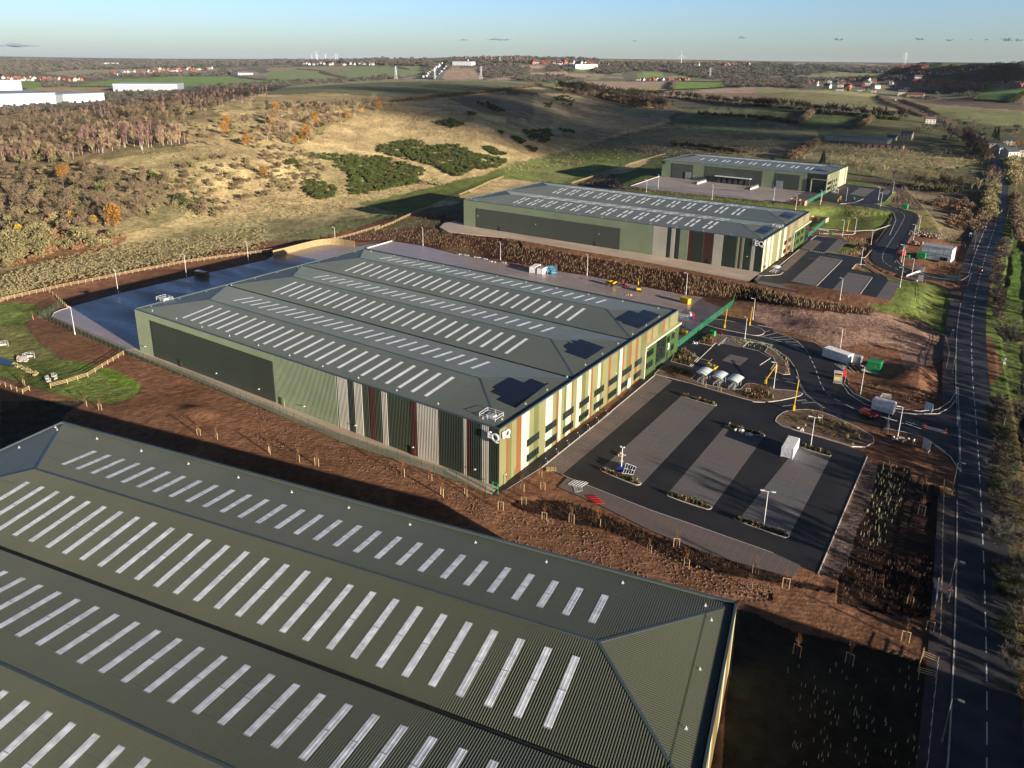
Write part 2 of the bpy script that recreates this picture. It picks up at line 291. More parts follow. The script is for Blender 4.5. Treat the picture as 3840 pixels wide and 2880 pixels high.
ZN = [
 # far plain
 ('z', [(0,215),(3840,240),(3840,420),(2400,420),(2000,330),(1000,350),(0,440)], (.125,.11,.085), .3),
 ('z', [(80,305),(600,232),(300,262),(0,262),(0,300)], (.13,.12,.09), .3),
 ('a', [(230,265),(600,240),(1300,240),(1900,245),(2212,280),(2212,300),(1700,290),(1000,280),(560,300),(500,290)], (.26,.22,.15), .1),
 ('a', [(600,380),(930,330),(1300,310),(1800,300),(2212,340),(2212,365),(1480,385),(930,378),(640,400)], FIELD, .1),
 ('a', [(0,370),(100,348),(330,350),(370,390),(200,410),(0,375)], FIELD, .1),
 ('a', [(200,400),(560,390),(600,400),(930,395),(900,440),(300,420)], (.33,.24,.13), .3),
 ('b', [(0,245),(120,225),(640,215),(1330,222),(1330,280),(1000,300),(640,315),(280,330),(0,325)], (.19,.22,.1), .1),
 ('b', [(0,240),(130,228),(700,222),(600,250),(250,242),(0,262)], (.27,.2,.13), .2),
 ('b', [(0,335),(450,340),(420,365),(100,375),(0,390)], (.16,.2,.07), .2),
 ('b', [(1500,225),(1780,240),(1780,330),(1500,330),(1450,320)], PLOUGH, .2),
 ('b', [(1850,195),(2212,210),(2212,245),(2100,240)], (.4,.3,.19), .1),
 ('b', [(1820,330),(2000,305),(2212,300),(2212,335)], PLOUGH, .2),
 ('c', [(0,200),(350,215),(360,240),(0,245)], (.4,.3,.19), .1),
 ('c', [(150,265),(450,262),(800,300),(350,310)], (.34,.24,.16), .2),
 ('c', [(1060,290),(1200,260),(1290,275),(1310,300),(1100,312)], FIELD, .1),
 ('c', [(1330,305),(1400,290),(1530,310),(1500,320)], (.2,.24,.1), .1),
 ('c', [(270,345),(600,343),(650,390),(420,372),(260,355)], (.09,.2,.05), .1),
 ('c', [(620,345),(1400,340),(1360,380),(700,404),(640,370)], PLOUGH, .1),
 ('c', [(720,404),(1370,375),(1365,412),(1000,435),(880,425)], (.27,.23,.12), .2),
 ('c', [(1410,342),(1800,350),(1810,390),(1500,415),(1380,412)], FIELD, .1),
 ('d', [(270,300),(600,280),(1000,255),(1300,270),(1000,300),(500,310)], (.17,.19,.1), .2),
 ('d', [(1800,330),(2212,320),(2212,350),(2000,360)], (.25,.22,.13), .2),
 # right side fields
 ('c', [(960,440),(1500,430),(1800,400),(2212,385),(2212,530),(1600,480),(1200,460)], PLOUGH, .2),
 ('d', [(0,390),(160,400),(400,415),(760,430),(990,450),(1180,560),(1100,600),(840,560),(380,540),(0,500)], (.26,.24,.12), .2),
 ('d', [(1800,480),(1830,435),(1960,405),(2212,400),(2212,470),(2090,515)], FIELD, .1),
 ('d', [(1200,500),(1500,470),(2212,540),(2212,600),(1500,540)], (.23,.18,.12), .2),
 ('d', [(1220,510),(2212,590),(2212,610),(1380,545)], (.4,.3,.19), .1),
 ('d', [(1350,545),(2212,600),(2212,720),(1900,700),(1600,650),(1500,620)], (.27,.28,.12), .1),
 ('d', [(2130,520),(2212,450),(2212,530)], PLOUGH, .1),
 # the big hill
 ('z', [(0,430),(380,400),(700,370),(1000,340),(1100,318),(1500,296),(2000,305),(2200,330),(2450,400),(2560,480),(2480,560),(2400,640),(2000,700),(1500,800),(1000,880),(500,960),(0,1050)], STRAW, .8),
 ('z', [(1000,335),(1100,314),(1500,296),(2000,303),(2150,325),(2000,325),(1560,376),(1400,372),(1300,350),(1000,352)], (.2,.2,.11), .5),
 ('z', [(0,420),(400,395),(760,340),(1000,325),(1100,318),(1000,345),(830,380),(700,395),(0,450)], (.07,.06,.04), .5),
 ('a', [(1800,550),(2212,480),(2212,545)], (.42,.33,.17), .4),
 ('b', [(0,475),(400,430),(1000,470),(1150,505),(800,520),(0,540)], (.44,.34,.18), .5),
 ('c', [(0,380),(400,390),(1000,520),(1400,600),(1250,680),(700,820),(400,800),(0,690)], (.34,.28,.165), .7),
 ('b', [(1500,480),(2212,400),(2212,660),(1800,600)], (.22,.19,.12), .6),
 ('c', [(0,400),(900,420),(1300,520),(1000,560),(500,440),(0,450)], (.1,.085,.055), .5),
 ('z', [(0,430),(330,410),(760,400),(840,425),(700,450),(560,480),(480,500),(640,530),(720,560),(560,575),(300,600),(0,600)], SCRUB, .8),
 ('a', [(0, 715), (400, 645), (700, 595), (1200, 505), (1700, 485), (1880, 515), (1700, 575), (1300, 645), (1550, 770), (1560, 860), (1150, 910), (650, 950), (600, 985), (0, 1010)], (.25,.175,.10), .9),
 ('z', [(0,600),(250,600),(420,620),(640,690),(760,760),(640,830),(500,860),(300,880),(0,900)], (.36,.29,.15), .9),
 ('z', [(0,885),(320,870),(480,885),(420,930),(250,960),(0,1000)], RUST, .9),
 ('z', [(0,1130),(0,1000),(250,962),(480,905),(900,830),(1350,770),(1480,800),(1200,850),(1000,900),(500,1000),(200,1050)], TUSS, 1.),
 ('b', [(0,1660),(350,1560),(1050,1425),(1150,1440),(700,1560),(300,1659)], (.2,.22,.09), .8),
 ('b', [(750,1350),(1200,1250),(1600,1150),(2000,1050),(2212,1020),(2212,1150),(1900,1140),(1600,1280),(1150,1440)], (.17,.2,.055), .6),
 # moorland fields in the middle right
 ('c', [(0,1030),(600,880),(900,790),(1300,690),(1500,600),(1700,560),(2212,640),(2212,990),(1500,930),(1280,980),(1100,980),(600,1190),(0,1150)], MOOR, .9),
 ('c', [(0,1040),(500,930),(900,900),(1250,960),(900,1030),(620,1180),(200,1160),(0,1140)], (.2,.25,.07), .8),
 ('c', [(1300,680),(1700,560),(2212,580),(2212,740),(1800,760)], (.15,.2,.08), .9),
 ('c', [(1350,550),(2212,600),(2212,640),(1500,600)], (.13,.15,.08), .8),
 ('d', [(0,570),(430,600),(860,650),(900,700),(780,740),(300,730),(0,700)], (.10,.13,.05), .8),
 ('d', [(0,650),(500,740),(540,800),(360,900),(200,970),(0,960)], MOOR, .9),
 ('d', [(380,980),(520,830),(900,880),(1200,890),(1500,860),(1780,900),(1880,1020),(1600,1060),(1100,1040),(800,1000)], (.30,.265,.15), 1.),
 ('d', [(500,980),(1100,1040),(1850,1080),(1900,1200),(1700,1260),(1200,1180),(740,1130),(600,1010)], (.17,.15,.08), .9),
 # around unit at the far end
 ('c', [(900,1150),(1100,1050),(1300,1000),(1300,1130),(1030,1215),(930,1180)], GREEN, .4),
 ('c', [(560,1195),(900,1100),(930,1190),(1030,1215),(1200,1250),(2212,1350),(2212,1400),(1600,1300),(900,1230)], (.09,.06,.05), .6),
 ('c', [(1000,1235),(2212,1352),(2212,1400),(1100,1260)], LAWN, .4),
 ('d', [(0,1345),(400,1375),(700,1390),(1100,1410),(1150,1480),(1080,1570),(900,1585),(560,1555),(430,1560),(430,1420)], LAWN, .4),
 ('d', [(725,1150),(950,1180),(1160,1235),(1150,1260),(960,1230),(800,1200)], LAWN, .4),
 ('d', [(960,1360),(1060,1240),(1160,1260),(1130,1330),(1180,1390),(1120,1395)], LAWN, .4),
 ('d', [(500,1330),(570,1275),(840,1320),(800,1350)], LAWN, .4),
 ('d', [(720,1120),(1100,1160),(1220,1200),(1380,1400),(1060,1370),(1160,1240)], (.10,.07,.065), .7),
 ('d', [(1210,1190),(1500,1230),(1880,1260),(1850,1659),(1560,1640),(1430,1430)], (.22,.17,.11), .9),
 ('d', [(1250,1400),(1420,1410),(1540,1560),(1330,1560),(1370,1490)], (.24,.21,.08), .6),
 # verge of the lane
 ('d', [(1960,1200),(1990,1400),(1860,1659),(1800,1620),(1900,1400),(1900,1270)], (.33,.25,.11), .6),
 ('h', [(820,310),(1060,410),(1210,440),(1380,462),(1500,472),(1640,510),(1690,600),(1620,880),(1560,900),(1420,800),(1300,760),(1000,700),(920,645),(1085,640),(1190,470),(1080,440),(900,375)], LAWN, .5),
 ('h', [(1500,472),(1640,508),(1690,590),(1650,640),(1560,520)], (.10,.08,.08), .2),
 ('h', [(0,640),(500,700),(900,690),(1300,780),(1560,925),(1550,1100),(1250,1200),(1150,1000),(850,960),(620,1010),(480,930),(0,800)], (.31,.195,.145), .45),
 ('h', [(560,205),(755,120),(840,110),(830,180),(700,225)], LAWN, .5),
 ('h', [(1790,100),(1800,200),(1720,380),(1600,430),(1560,400),(1680,330),(1740,200)], (.3,.25,.1), .7),
 ('h', [(2050,0),(2212,0),(2212,1659),(1930,1659),(1900,1350),(2040,1150),(1890,850),(1900,700),(2010,300)], GREEN, .7),
 ('h', [(2120,200),(2212,180),(2212,620),(2060,600)], (.15,.25,.05), .5),
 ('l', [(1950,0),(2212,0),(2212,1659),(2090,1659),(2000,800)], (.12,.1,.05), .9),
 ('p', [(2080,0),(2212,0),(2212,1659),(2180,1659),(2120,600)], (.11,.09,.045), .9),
 ('l', [(1570,700),(1600,700),(1580,1659),(1530,1659),(1530,1000)], (.3,.19,.08), .9),
 ('p', [(1530,0),(1590,0),(1540,860),(1500,800)], (.3,.2,.09), .9),
 # south-west corner: grass basin by the brook
 ('e', [(0,640),(150,620),(280,640),(370,690),(210,780),(190,830),(330,960),(460,1050),(480,1090),(700,1120),(1000,1200),(1180,1310),(1130,1390),(960,1460),(700,1440),(480,1390),(240,1310),(0,1240)], (.15,.19,.05), .7),
 ('e', [(0,820),(200,800),(330,960),(450,1080),(300,1120),(150,1100),(0,1060)], (.2,.2,.07), .7),
 ('e', [(480,1120),(700,1120),(1000,1200),(1180,1310),(1000,1330),(800,1180)], (.13,.2,.03), .6),
 ('i', [(0,0),(240,0),(700,0),(560,100),(500,200),(250,300),(0,420)], (.06,.05,.03), .8),
 # mulched planting beds, and ground painted dark for shade
 ('f', [(450,130),(700,70),(900,40),(1100,0),(1500,0),(2212,115),(2212,290),(1650,215),(1410,155),(1150,112),(960,118)], (.075,.033,.024), .8),
 ('b', [(520,1659),(1150,1475),(1500,1440),(1430,1560),(1700,1659)], (.09,.045,.032), .8),
 ('g', [(0,130),(1000,300),(1500,390),(2212,520),(2212,620),(1850,605),(1480,560),(660,400),(0,285)], (.055,.024,.018), .8),
 ('h', [(0,510),(970,690),(940,745),(0,620)], (.055,.026,.02), .8),
 ('k', [(20,860),(80,820),(420,815),(620,870),(800,940),(1200,1110),(2212,1420),(2212,1520),(1500,1370),(1100,1180),(800,1060),(540,1015),(330,960),(100,900)], MULCH, .9),
 ('l', [(0,1360),(290,1480),(650,1560),(640,1600),(0,1480)], MULCH, .9),
 ('l', [(1010,520),(1260,560),(1280,680),(1510,700),(1500,1500),(1440,1659),(680,1659),(700,1440),(830,1100),(900,900),(980,620)], MULCH, .9),
 ('p', [(690,0),(1480,0),(1450,400),(1280,410),(1000,360),(650,280)], MULCH, .9),
 ('p', [(-180,340),(0,380),(300,520),(800,620),(1360,760),(1480,880),(1400,1659),(-300,1659)], (.03,.025,.015), .8),  # ground in the shed's shadow painted darker to deepen the shade
 ('k', [(1100,1700),(2212,1659),(2212,1590),(1800,1600)], (.25,.14,.09), .9),
 ('l', [(905,480),(1010,530),(980,640),(830,1100),(700,1440),(510,1440)], (.17,.12,.10), .8),
]
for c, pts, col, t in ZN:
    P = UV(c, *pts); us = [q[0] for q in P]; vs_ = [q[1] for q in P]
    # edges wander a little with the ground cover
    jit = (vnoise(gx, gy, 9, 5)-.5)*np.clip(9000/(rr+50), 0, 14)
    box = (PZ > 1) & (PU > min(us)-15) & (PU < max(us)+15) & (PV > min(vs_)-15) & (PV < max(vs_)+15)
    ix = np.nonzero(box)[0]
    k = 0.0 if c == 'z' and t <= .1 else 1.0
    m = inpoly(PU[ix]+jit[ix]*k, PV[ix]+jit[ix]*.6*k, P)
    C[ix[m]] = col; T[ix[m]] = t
out = (PZ < 1) | (PU < -60) | (PU > 3900) | (PV > 2950)
C[out & (rr > 300)] = (.16, .16, .07); C[out & (rr <= 300)] = (.13, .12, .06)
# patchwork of hedged fields beyond what was traced
far = (rr > 1900)
cell = vnoise(gx+vnoise(gx, gy, 900, 2)*500, gy, 420, 3)
plain = far & (np.abs(C-np.array((.125, .11, .085))).sum(1) < .01)
for lo, hi, cc in ((.0, .12, (.15, .2, .08)), (.3, .36, (.24, .2, .12)), (.5, .55, (.16, .2, .08)), (.7, .75, (.26, .2, .14)), (.9, 1.0, (.09, .08, .06))):
    C[plain & (cell > lo) & (cell < hi)] = cc
n1 = vnoise(gx, gy, 14, 1); n2 = vnoise(gx, gy, 4.2, 2); n3 = vnoise(gx, gy, 55, 3); n4 = vnoise(gx, gy, 2.0, 4)
n5 = vnoise(gx, gy, 23, 6); k = 1+T*((n1-.5)*.5+(n2-.5)*.5+(n3-.5)*.5+(n4-.5)*.35*(rr < 500)); C *= k[:, None]
rus = np.clip((n5*.6+n1*.4-.56)*5, 0, 1)*(T > .7)*(rr > 330)*.5; C = C*(1-rus[:, None])+np.array((.22, .155, .09))*rus[:, None]
C[rr > 1900] *= 1.55  # distant land colours brightened to make up for weak low-sun light
greenish = np.clip((n3-.55)*3, 0, 1)*(T > .7)*(rr > 380)
C = C*(1-.35*greenish[:, None])+np.array((.16, .2, .07))*.35*greenish[:, None]
# ruts, clods, tussocks as true relief outside the paved platforms
flat = np.zeros(len(gx), bool); nearm = rr < 1500
def paved_mask(px, py):
    m = np.zeros(px.shape, bool)
    for P, _ in PAVED: m |= inpoly(px, py, P)
    return m
# ------------------------------------------------------------------ paved surfaces
ASPH = mat('asphalt_new', (.017, .017, .021), rough=.6, col2=(.036, .034, .035), scale=.09, bump=.05, spec=.25, detail=10)
ASPHR = mat('asphalt_road', (.05, .052, .058), rough=.6, var=.3, scale=.25, spec=.3, detail=8)
PATHM = mat('footpath_asphalt', (.055, .045, .05), rough=.75, var=.2, scale=.4, detail=8)
KERB = mat('kerb_concrete', (.62, .56, .50), rough=.7, var=.1, scale=1)
WHITE = mat('marking_white', (.75, .75, .75), rough=.6, var=.08, scale=1)
MULM = mat('mulch', (.05, .028, .02), rough=.95, col2=(.015, .01, .008), scale=3, bump=.8)
SOILM = mat('bed_soil', (.24, .15, .10), rough=.95, col2=(.09, .06, .04), scale=1.2, bump=.8)
GRASSM = mat('lawn', (.15, .21, .03), rough=.95, col2=(.10, .14, .03), scale=.6, bump=.5)
def slab_mat(name, c1, c2, joint, sx, sy, stain, rough=.5, offset=.5):
    m, n, l, b = nt(name); tc = n.new('ShaderNodeTexCoord'); br = n.new('ShaderNodeTexBrick')
    br.inputs['Scale'].default_value = 1.0; br.inputs['Brick Width'].default_value = sx; br.inputs['Row Height'].default_value = sy
    br.inputs['Mortar Size'].default_value = joint; br.inputs['Mortar Smooth'].default_value = .1; br.offset = offset
    br.inputs['Color1'].default_value = (*c1, 1); br.inputs['Color2'].default_value = (*c2, 1); br.inputs['Mortar'].default_value = (*[q*.45 for q in c1], 1)
    l.new(tc.outputs['Object'], br.inputs['Vector'])
    mp = n.new('ShaderNodeMapping'); mp.inputs['Scale'].default_value = (.25, 1.0, 1)
    l.new(tc.outputs['Object'], mp.inputs['Vector'])
    no = n.new('ShaderNodeTexNoise'); no.inputs['Scale'].default_value = .12; no.inputs['Detail'].default_value = 9; no.inputs['Roughness'].default_value = .65
    l.new(mp.outputs[0], no.inputs['Vector']); mr = n.new('ShaderNodeMapRange'); mr.inputs[1].default_value = .35; mr.inputs[2].default_value = .68; l.new(no.outputs['Fac'], mr.inputs[0])
    mx = n.new('ShaderNodeMix'); mx.data_type = 'RGBA'; mx.inputs[7].default_value = (*stain, 1); l.new(mr.outputs[0], mx.inputs[0]); l.new(br.outputs['Color'], mx.inputs[6])
    l.new(mx.outputs[2], b.inputs['Base Color']); r2 = n.new('ShaderNodeMapRange'); r2.inputs[3].default_value = rough+.15; r2.inputs[4].default_value = rough-.2
    l.new(mr.outputs[0], r2.inputs[0]); l.new(r2.outputs[0], b.inputs['Roughness']); b.inputs['Specular IOR Level'].default_value = .5
    MATS[name] = m; return m
YARDC = slab_mat('yard_concrete', (.42, .34, .33), (.33, .27, .26), .07, 7.0, 5.0, (.26, .20, .18), .38, offset=0)
YARDD = slab_mat('yard_concrete_clean', (.44, .39, .37), (.40, .35, .34), .06, 6.0, 5.0, (.33, .27, .25), .55, offset=0)
PATHC = slab_mat('path_concrete', (.66, .54, .42), (.58, .47, .37), .05, 4.0, 3.0, (.44, .33, .25), .7)
BLOCK = slab_mat('block_paving', (.15, .145, .15), (.125, .12, .13), .012, .6, .3, (.17, .14, .125), .7)
BLOCKD = slab_mat('dusty_block_paving', (.14, .115, .11), (.12, .095, .095), .012, .6, .3, (.19, .14, .12), .7)
FACW = -77.45
AB = UV('j', (1985, 775), (2036, 728)) + UV('k', (0, 650), (120, 560), (870, 75)) + UV('g', (1110, 1270), (1395, 1030), (1640, 850), (1790, 735), (1960, 765)) + UV('h', (150, 825), (330, 885), (480, 950), (620, 1045), (700, 1130), (720, 1200), (745, 1245), (755, 1310), (830, 1390), (960, 1460), (1150, 1505), (1350, 1530), (1480, 1520), (1590, 1450), (1640, 1380), (1662, 1300)) + \
     UV('l', (1680, 0), (1690, 600), (1560, 440), (1400, 325), (1200, 270), (1050, 232), (900, 195), (700, 165), (600, 125)) + UV('l', (330, 80), (150, 170), (205, 225), (560, 325), (910, 440), (905, 475), (500, 1440), (345, 1372), (290, 1475)) + UV('k', (2212, 1425), (1700, 1290), (1200, 1090), (740, 860), (425, 725), (500, 640), (290, 560), (0, 745))
YB = UV('e', (430, 745), (450, 712), (510, 690), (580, 668), (985, 555), (1540, 425), (2212, 275)) + UV('f', (165, 245), (270, 215), (500, 155), (700, 142), (860, 165), (1150, 120), (1410, 160), (1650, 222), (2212, 330)) + UV('g', (660, 405), (1480, 568), (1870, 612), (1400, 1005), (1398, 1040), (1390, 1035)) + UV('e', (1200, 1075), (1040, 1020))
PB = UV('e', (1030, 1020), (1130, 1008)) + UV('f', (180, 1440)) + UV('j', (2036, 722), (1975, 778), (1500, 600), (720, 340), (0, 32)) + UV('e', (2212, 1515))
CC = UV('h', (-75, 458), (20, 385), (35, 382), (345, 185), (425, 90), (490, 75), (575, 85), (755, 118), (570, 190), (560, 215), (700, 232), (880, 262), (893, 300), (905, 318), (830, 308), (815, 315), (783, 352), (960, 385), (1070, 418), (1085, 446), (1185, 472), (1082, 643), (950, 626), (915, 650), (0, 475))
CP_ = UV('b', (1560, 1500), (1640, 1528)) + UV('g', (1000, 195), (2110, 378), (2050, 462), (1000, 262), (0, 92)) + UV('b', (1700, 1615), (1500, 1590), (1435, 1550), (1470, 1520))
DY = UV('c', (1030, 1212), (1272, 1128)) + UV('d', (565, 1275), (525, 1270), (400, 1362), (0, 1325)) + UV('c', (2212, 1342), (1200, 1238))
DC = UV('d', (565, 1275), (715, 1192), (1145, 1243), (1060, 1340), (965, 1360), (860, 1375), (600, 1345), (480, 1325), (520, 1310))
PAVED = []
def flat_sheet(name, px, z, m, dz=.03):
    P = W2(px, z); PAVED.append((P, z)); mb = MB(); mb.prism(P, z-.2, z+dz); o = structure(name, mb, m)
    return P
flat_sheet('car_park', AB, 0, ASPH); flat_sheet('service_yard', YB, 0, YARDC, .026); flat_sheet('service_path', PB, 0, PATHC, .034)
flat_sheet('car_park', CC, 4, ASPH); flat_sheet('service_path', CP_, 4, PATHC); flat_sheet('service_yard', DY, 8, YARDD); flat_sheet('car_park', DC, 8, ASPH)
def path_offset(pts, w):
    """left/right offsets of a polyline in plan"""
    L, R = [], []
    for k, p in enumerate(pts):
        a = pts[max(k-1, 0)]; b = pts[min(k+1, len(pts)-1)]; dx, dy = b[0]-a[0], b[1]-a[1]; n = math.hypot(dx, dy) or 1
        L.append((p[0]-dy/n*w, p[1]+dx/n*w)); R.append((p[0]+dy/n*w, p[1]-dx/n*w))
    return L, R
def densify(pts, step):
    out = []
    for a, b in zip(pts[:-1], pts[1:]):
        n = max(1, int(math.dist(a[:2], b[:2])/step))
        for k in range(n): t = k/n; out.append(tuple(a[i]+(b[i]-a[i])*t for i in range(len(a))))
    out.append(tuple(pts[-1])); return out
def smooth(pts, it=3):
    for _ in range(it):
        q = [pts[0]]
        for a, b in zip(pts[:-1], pts[1:]):
            q.append(tuple(.75*a[i]+.25*b[i] for i in range(len(a)))); q.append(tuple(.25*a[i]+.75*b[i] for i in range(len(a))))
        q.append(pts[-1]); pts = q
    return pts
def ribbon(mb, pts, w, dz, mi=0, off=0.0, skirt=0.0):
    P = [p if len(p) > 2 else (p[0], p[1], 0) for p in pts]
    L, R = path_offset(P, off+w/2)[0], path_offset(P, off-w/2)[0]
    for k in range(len(P)-1):
        a, b = P[k][2]+dz, P[k+1][2]+dz
        mb.quad((R[k][0], R[k][1], a), (R[k+1][0], R[k+1][1], b), (L[k+1][0], L[k+1][1], b), (L[k][0], L[k][1], a), mi)
        if skirt:
            mb.quad((L[k][0], L[k][1], a), (L[k+1][0], L[k+1][1], b), (L[k+1][0], L[k+1][1], b-skirt), (L[k][0], L[k][1], a-skirt), mi)
            mb.quad((R[k+1][0], R[k+1][1], b), (R[k][0], R[k][1], a), (R[k][0], R[k][1], a-skirt), (R[k+1][0], R[k+1][1], b-skirt), mi)
MAINS = smooth(MAINW, 3); ESTS = smooth(ESTW, 3)
MAINS = densify(MAINS, 6)
mb = MB(); ribbon(mb, MAINS, 8.2, .045); structure('main_road', mb, ASPHR)
JY = (162, 213, 316, 352); mb = MB(); [ribbon(mb, [q for q in MAINS if a_ < q[1] < b_], 3.2, .10, off=6.0, skirt=.3) for a_, b_ in ((-200, JY[0]), (JY[1], JY[2]), (JY[3], 520))]; structure('pavement', mb, PATHM)
def drape(mb, pts, w, dz, off=0.0, n=6):
    P = densify(pts, 3); rows = [path_offset(P, off+w/2-w*k/n)[0] for k in range(n+1)]; rows = [[(q[0], q[1], zt(q[0], q[1])+dz) for q in r] for r in rows]
    for a, b in zip(rows[:-1], rows[1:]):
        for k in range(len(P)-1): mb.quad(b[k], b[k+1], a[k+1], a[k])
mb = MB(); drape(mb, ESTS, 9.4, .1); drape(mb, ESTS, 2.0, .08, off=-6.0, n=2); structure('estate_road', mb, ASPH)
ESTS = [(q[0], q[1], zt(q[0], q[1])+.06) for q in densify(ESTS, 3)]
EW = [p for p in ESTS]
def dashes(mb, pts, w, on, gap, dz, off=0.0, start=0.0):
    P = densify(pts, .5); d = start; cur = []
    for a, b in zip(P[:-1], P[1:]):
        ph = d % (on+gap)
        if ph < on: cur = cur or [a]; cur.append(b)
        elif cur:
            if len(cur) > 1: ribbon(mb, cur, w, dz, off=off)
            cur = []
        d += math.dist(a[:2], b[:2])
    if len(cur) > 1: ribbon(mb, cur, w, dz, off=off)
mk = MB()
dashes(mk, [q for q in MAINS if q[1] < 700], .17, 4.0, 2.2, .055)
mf = MB(); mg = MB()
dashes(mk, [q for q in ESTS if q[0] < -14][:-8], .17, 2.6, 1.6, .06)
# kerbs, edgings and low walls traced from the photo
kb = MB()
def kerb(px, z=0, w=.2, h=.13, closed=False):
    P = [q+(z,) for q in W2(px, z)]
    if z not in (0, 4, 8): P = [(q[0], q[1], zt(q[0], q[1])+.06) for q in densify(P, 3)]
    if closed: P.append(P[0])
    ribbon(kb, P, w, h, skirt=h+.05)
def island(px, z=0, top='soil', h=.12, kerbed=True, rnd=2):
    P = W2(px, z); Q = [q+(z,) for q in P]+[P[0]+(z,)]
    if rnd: Q = smooth(Q, rnd)
    if kerbed: ribbon(kb, Q, .2, h+.02, skirt=h+.1)
    m = MB(); m.prism([q[:2] for q in Q[:-1]], z-.1, z+h)
    return structure('planting_bed' if top in ('soil', 'mulch') else 'verge' if top == 'grass' else 'traffic_island', m, dict(soil=SOILM, mulch=MULM, asph=PATHM, grass=GRASSM)[top])
island(UV('g', (1618, 790), (1650, 765), (1760, 770), (1920, 795), (2090, 835), (2142, 868), (2130, 895), (2070, 908), (1980, 890), (1680, 832)), top='asph')
island(UV('g', (1590, 965), (1690, 882), (1830, 905), (2040, 940), (2212, 985)) + UV('h', (40, 965), (150, 1040), (230, 1120), (270, 1225), (215, 1228), (110, 1185), (150, 1130), (135, 1090), (60, 1040)) + UV('g', (2170, 1000), (2110, 965), (2000, 955), (1955, 1000), (1825, 920), (1755, 985), (1740, 965), (1700, 990)), rnd=0)
island(UV('g', (1362, 1118), (1400, 1045), (1475, 1015), (1590, 1087), (1515, 1160)), top='mulch', rnd=0)
island(UV('g', (1225, 1225), (1310, 1142), (1440, 1180), (1580, 1215), (1512, 1280), (1920, 1372), (2000, 1288), (2212, 1350)) + UV('h', (130, 1350), (310, 1362), (398, 1392), (240, 1435), (80, 1458), (-40, 1455)) + UV('g', (2050, 1450), (1900, 1412), (1560, 1310), (1400, 1270)), rnd=1)
island(UV('l', (150, 178), (165, 140), (230, 95), (330, 82), (455, 80), (600, 122), (700, 170), (850, 235), (1000, 330), (860, 410), (560, 318), (210, 222)), rnd=1)
# planters at the ends of the parking strips
for pl in (UV('k', (778, 575), (800, 600), (1060, 705), (1100, 708), (1118, 690), (1090, 675), (800, 565)), UV('g', (1447, 1400), (1480, 1395), (1720, 1462), (1742, 1478), (1730, 1490), (1470, 1415)),
           UV('k', (1328, 785), (1345, 805), (1650, 908), (1690, 908), (1705, 888), (1680, 875), (1350, 775)), UV('k', (1815, 212), (1850, 205), (2120, 280), (2143, 295), (2130, 305), (1840, 232)),
           UV('l', (-195, 985-700+695), (-180, 1000), (220, 1143), (255, 1140), (268, 1122), (240, 1108), (-150, 970)), UV('l', (345, 375), (370, 370), (600, 445), (614, 462), (595, 470), (360, 395))):
    island(pl, top='mulch', rnd=1)
def strip(name, px, z, m, lift=.05):
    P = W2(px, z); s_ = MB(); s_.prism(P, z, z+lift); structure(name, s_, m); return P
def bays(P4, n, z, lift=.062, mid=True):
    """P4: corners a,b (one end) and c,d (other end); dotted bay lines across"""
    a, b, c, d = [np.array(q) for q in P4]
    def dot(p, q, w=.1, on=.3, gap=.45):
        L = np.linalg.norm(q-p); u = (q-p)/L; v = np.array((-u[1], u[0]))*w/2; t = 0
        while t < L:
            s0 = p+u*t; s1 = p+u*min(t+on, L); mf.quad((*(s0-v), z+lift), (*(s1-v), z+lift), (*(s1+v), z+lift), (*(s0+v), z+lift)); t += on+gap
    for k in range(1, n): t = k/n; dot(a+(d-a)*t, b+(c-b)*t)
    if mid: dot((a+b)/2, (c+d)/2)
S1 = strip('parking_bays', UV('k', (785, 570), (1118, 700)) + UV('g', (1735, 1483), (1452, 1402)), 0, BLOCK); bays([S1[0], S1[1], S1[2], S1[3]], 21, 0)
S2 = strip('parking_bays', UV('k', (1335, 778), (1705, 893), (2138, 302), (1815, 215)), 0, BLOCK); bays(S2, 18, 0)
S3 = strip('parking_bays', UV('k', (1937, 975)) + UV('l', (262, 1130), (612, 465), (345, 378)), 0, BLOCK); bays(S3, 18, 0)
S0 = strip('parking_bays', UV('k', (300, 555), (460, 618)) + UV('g', (1368, 1285), (1235, 1232)), 0, BLOCKD); bays(S0, 30, 0, mid=False)
S4 = strip('parking_bays', UV('k', (428, 722), (500, 645), (620, 692), (1200, 918), (1500, 1020), (2212, 1270)) + UV('l', (358, 1372), (292, 1472)) + UV('k', (1700, 1285), (1200, 1086), (740, 856)), 0, BLOCKD)
q0, q1 = np.array(W2(UV('k', (500, 645)), 0)[0]), np.array(W2(UV('l', (345, 1368)), 0)[0]); q2, q3 = np.array(W2(UV('k', (428, 722)), 0)[0]), np.array(W2(UV('l', (292, 1472)), 0)[0]); bays([q0, q2, q3, q1], 32, 0, mid=False)
strip('parking_bays', UV('g', (1785, 1110), (1855, 1060), (2005, 1093), (1935, 1153)), 0, BLOCK); strip('parking_bays', UV('g', (1785, 970), (1845, 925), (1990, 962), (1940, 1003)), 0, BLOCK)
strip('parking_bays', UV('h', (283, 450), (490, 492), (703, 280), (515, 248)), 4, BLOCK); strip('parking_bays', UV('h', (628, 515), (848, 562), (952, 422), (750, 386)), 4, BLOCK)
strip('parking_bays', UV('h', (960, 622), (1080, 641), (1182, 474), (1085, 450)), 4, BLOCK); strip('parking_bays', UV('h', (0, 447), (950, 603), (915, 645), (0, 473)), 4, BLOCK)
strip('parking_bays', UV('h', (565, 205), (655, 212), (750, 122), (672, 100)), 4, BLOCK); strip('parking_bays', UV('h', (215, 375), (350, 192), (425, 208), (250, 385)) if 0 else UV('h', (185, 350), (348, 192), (420, 205), (235, 372)), 4, BLOCKD)
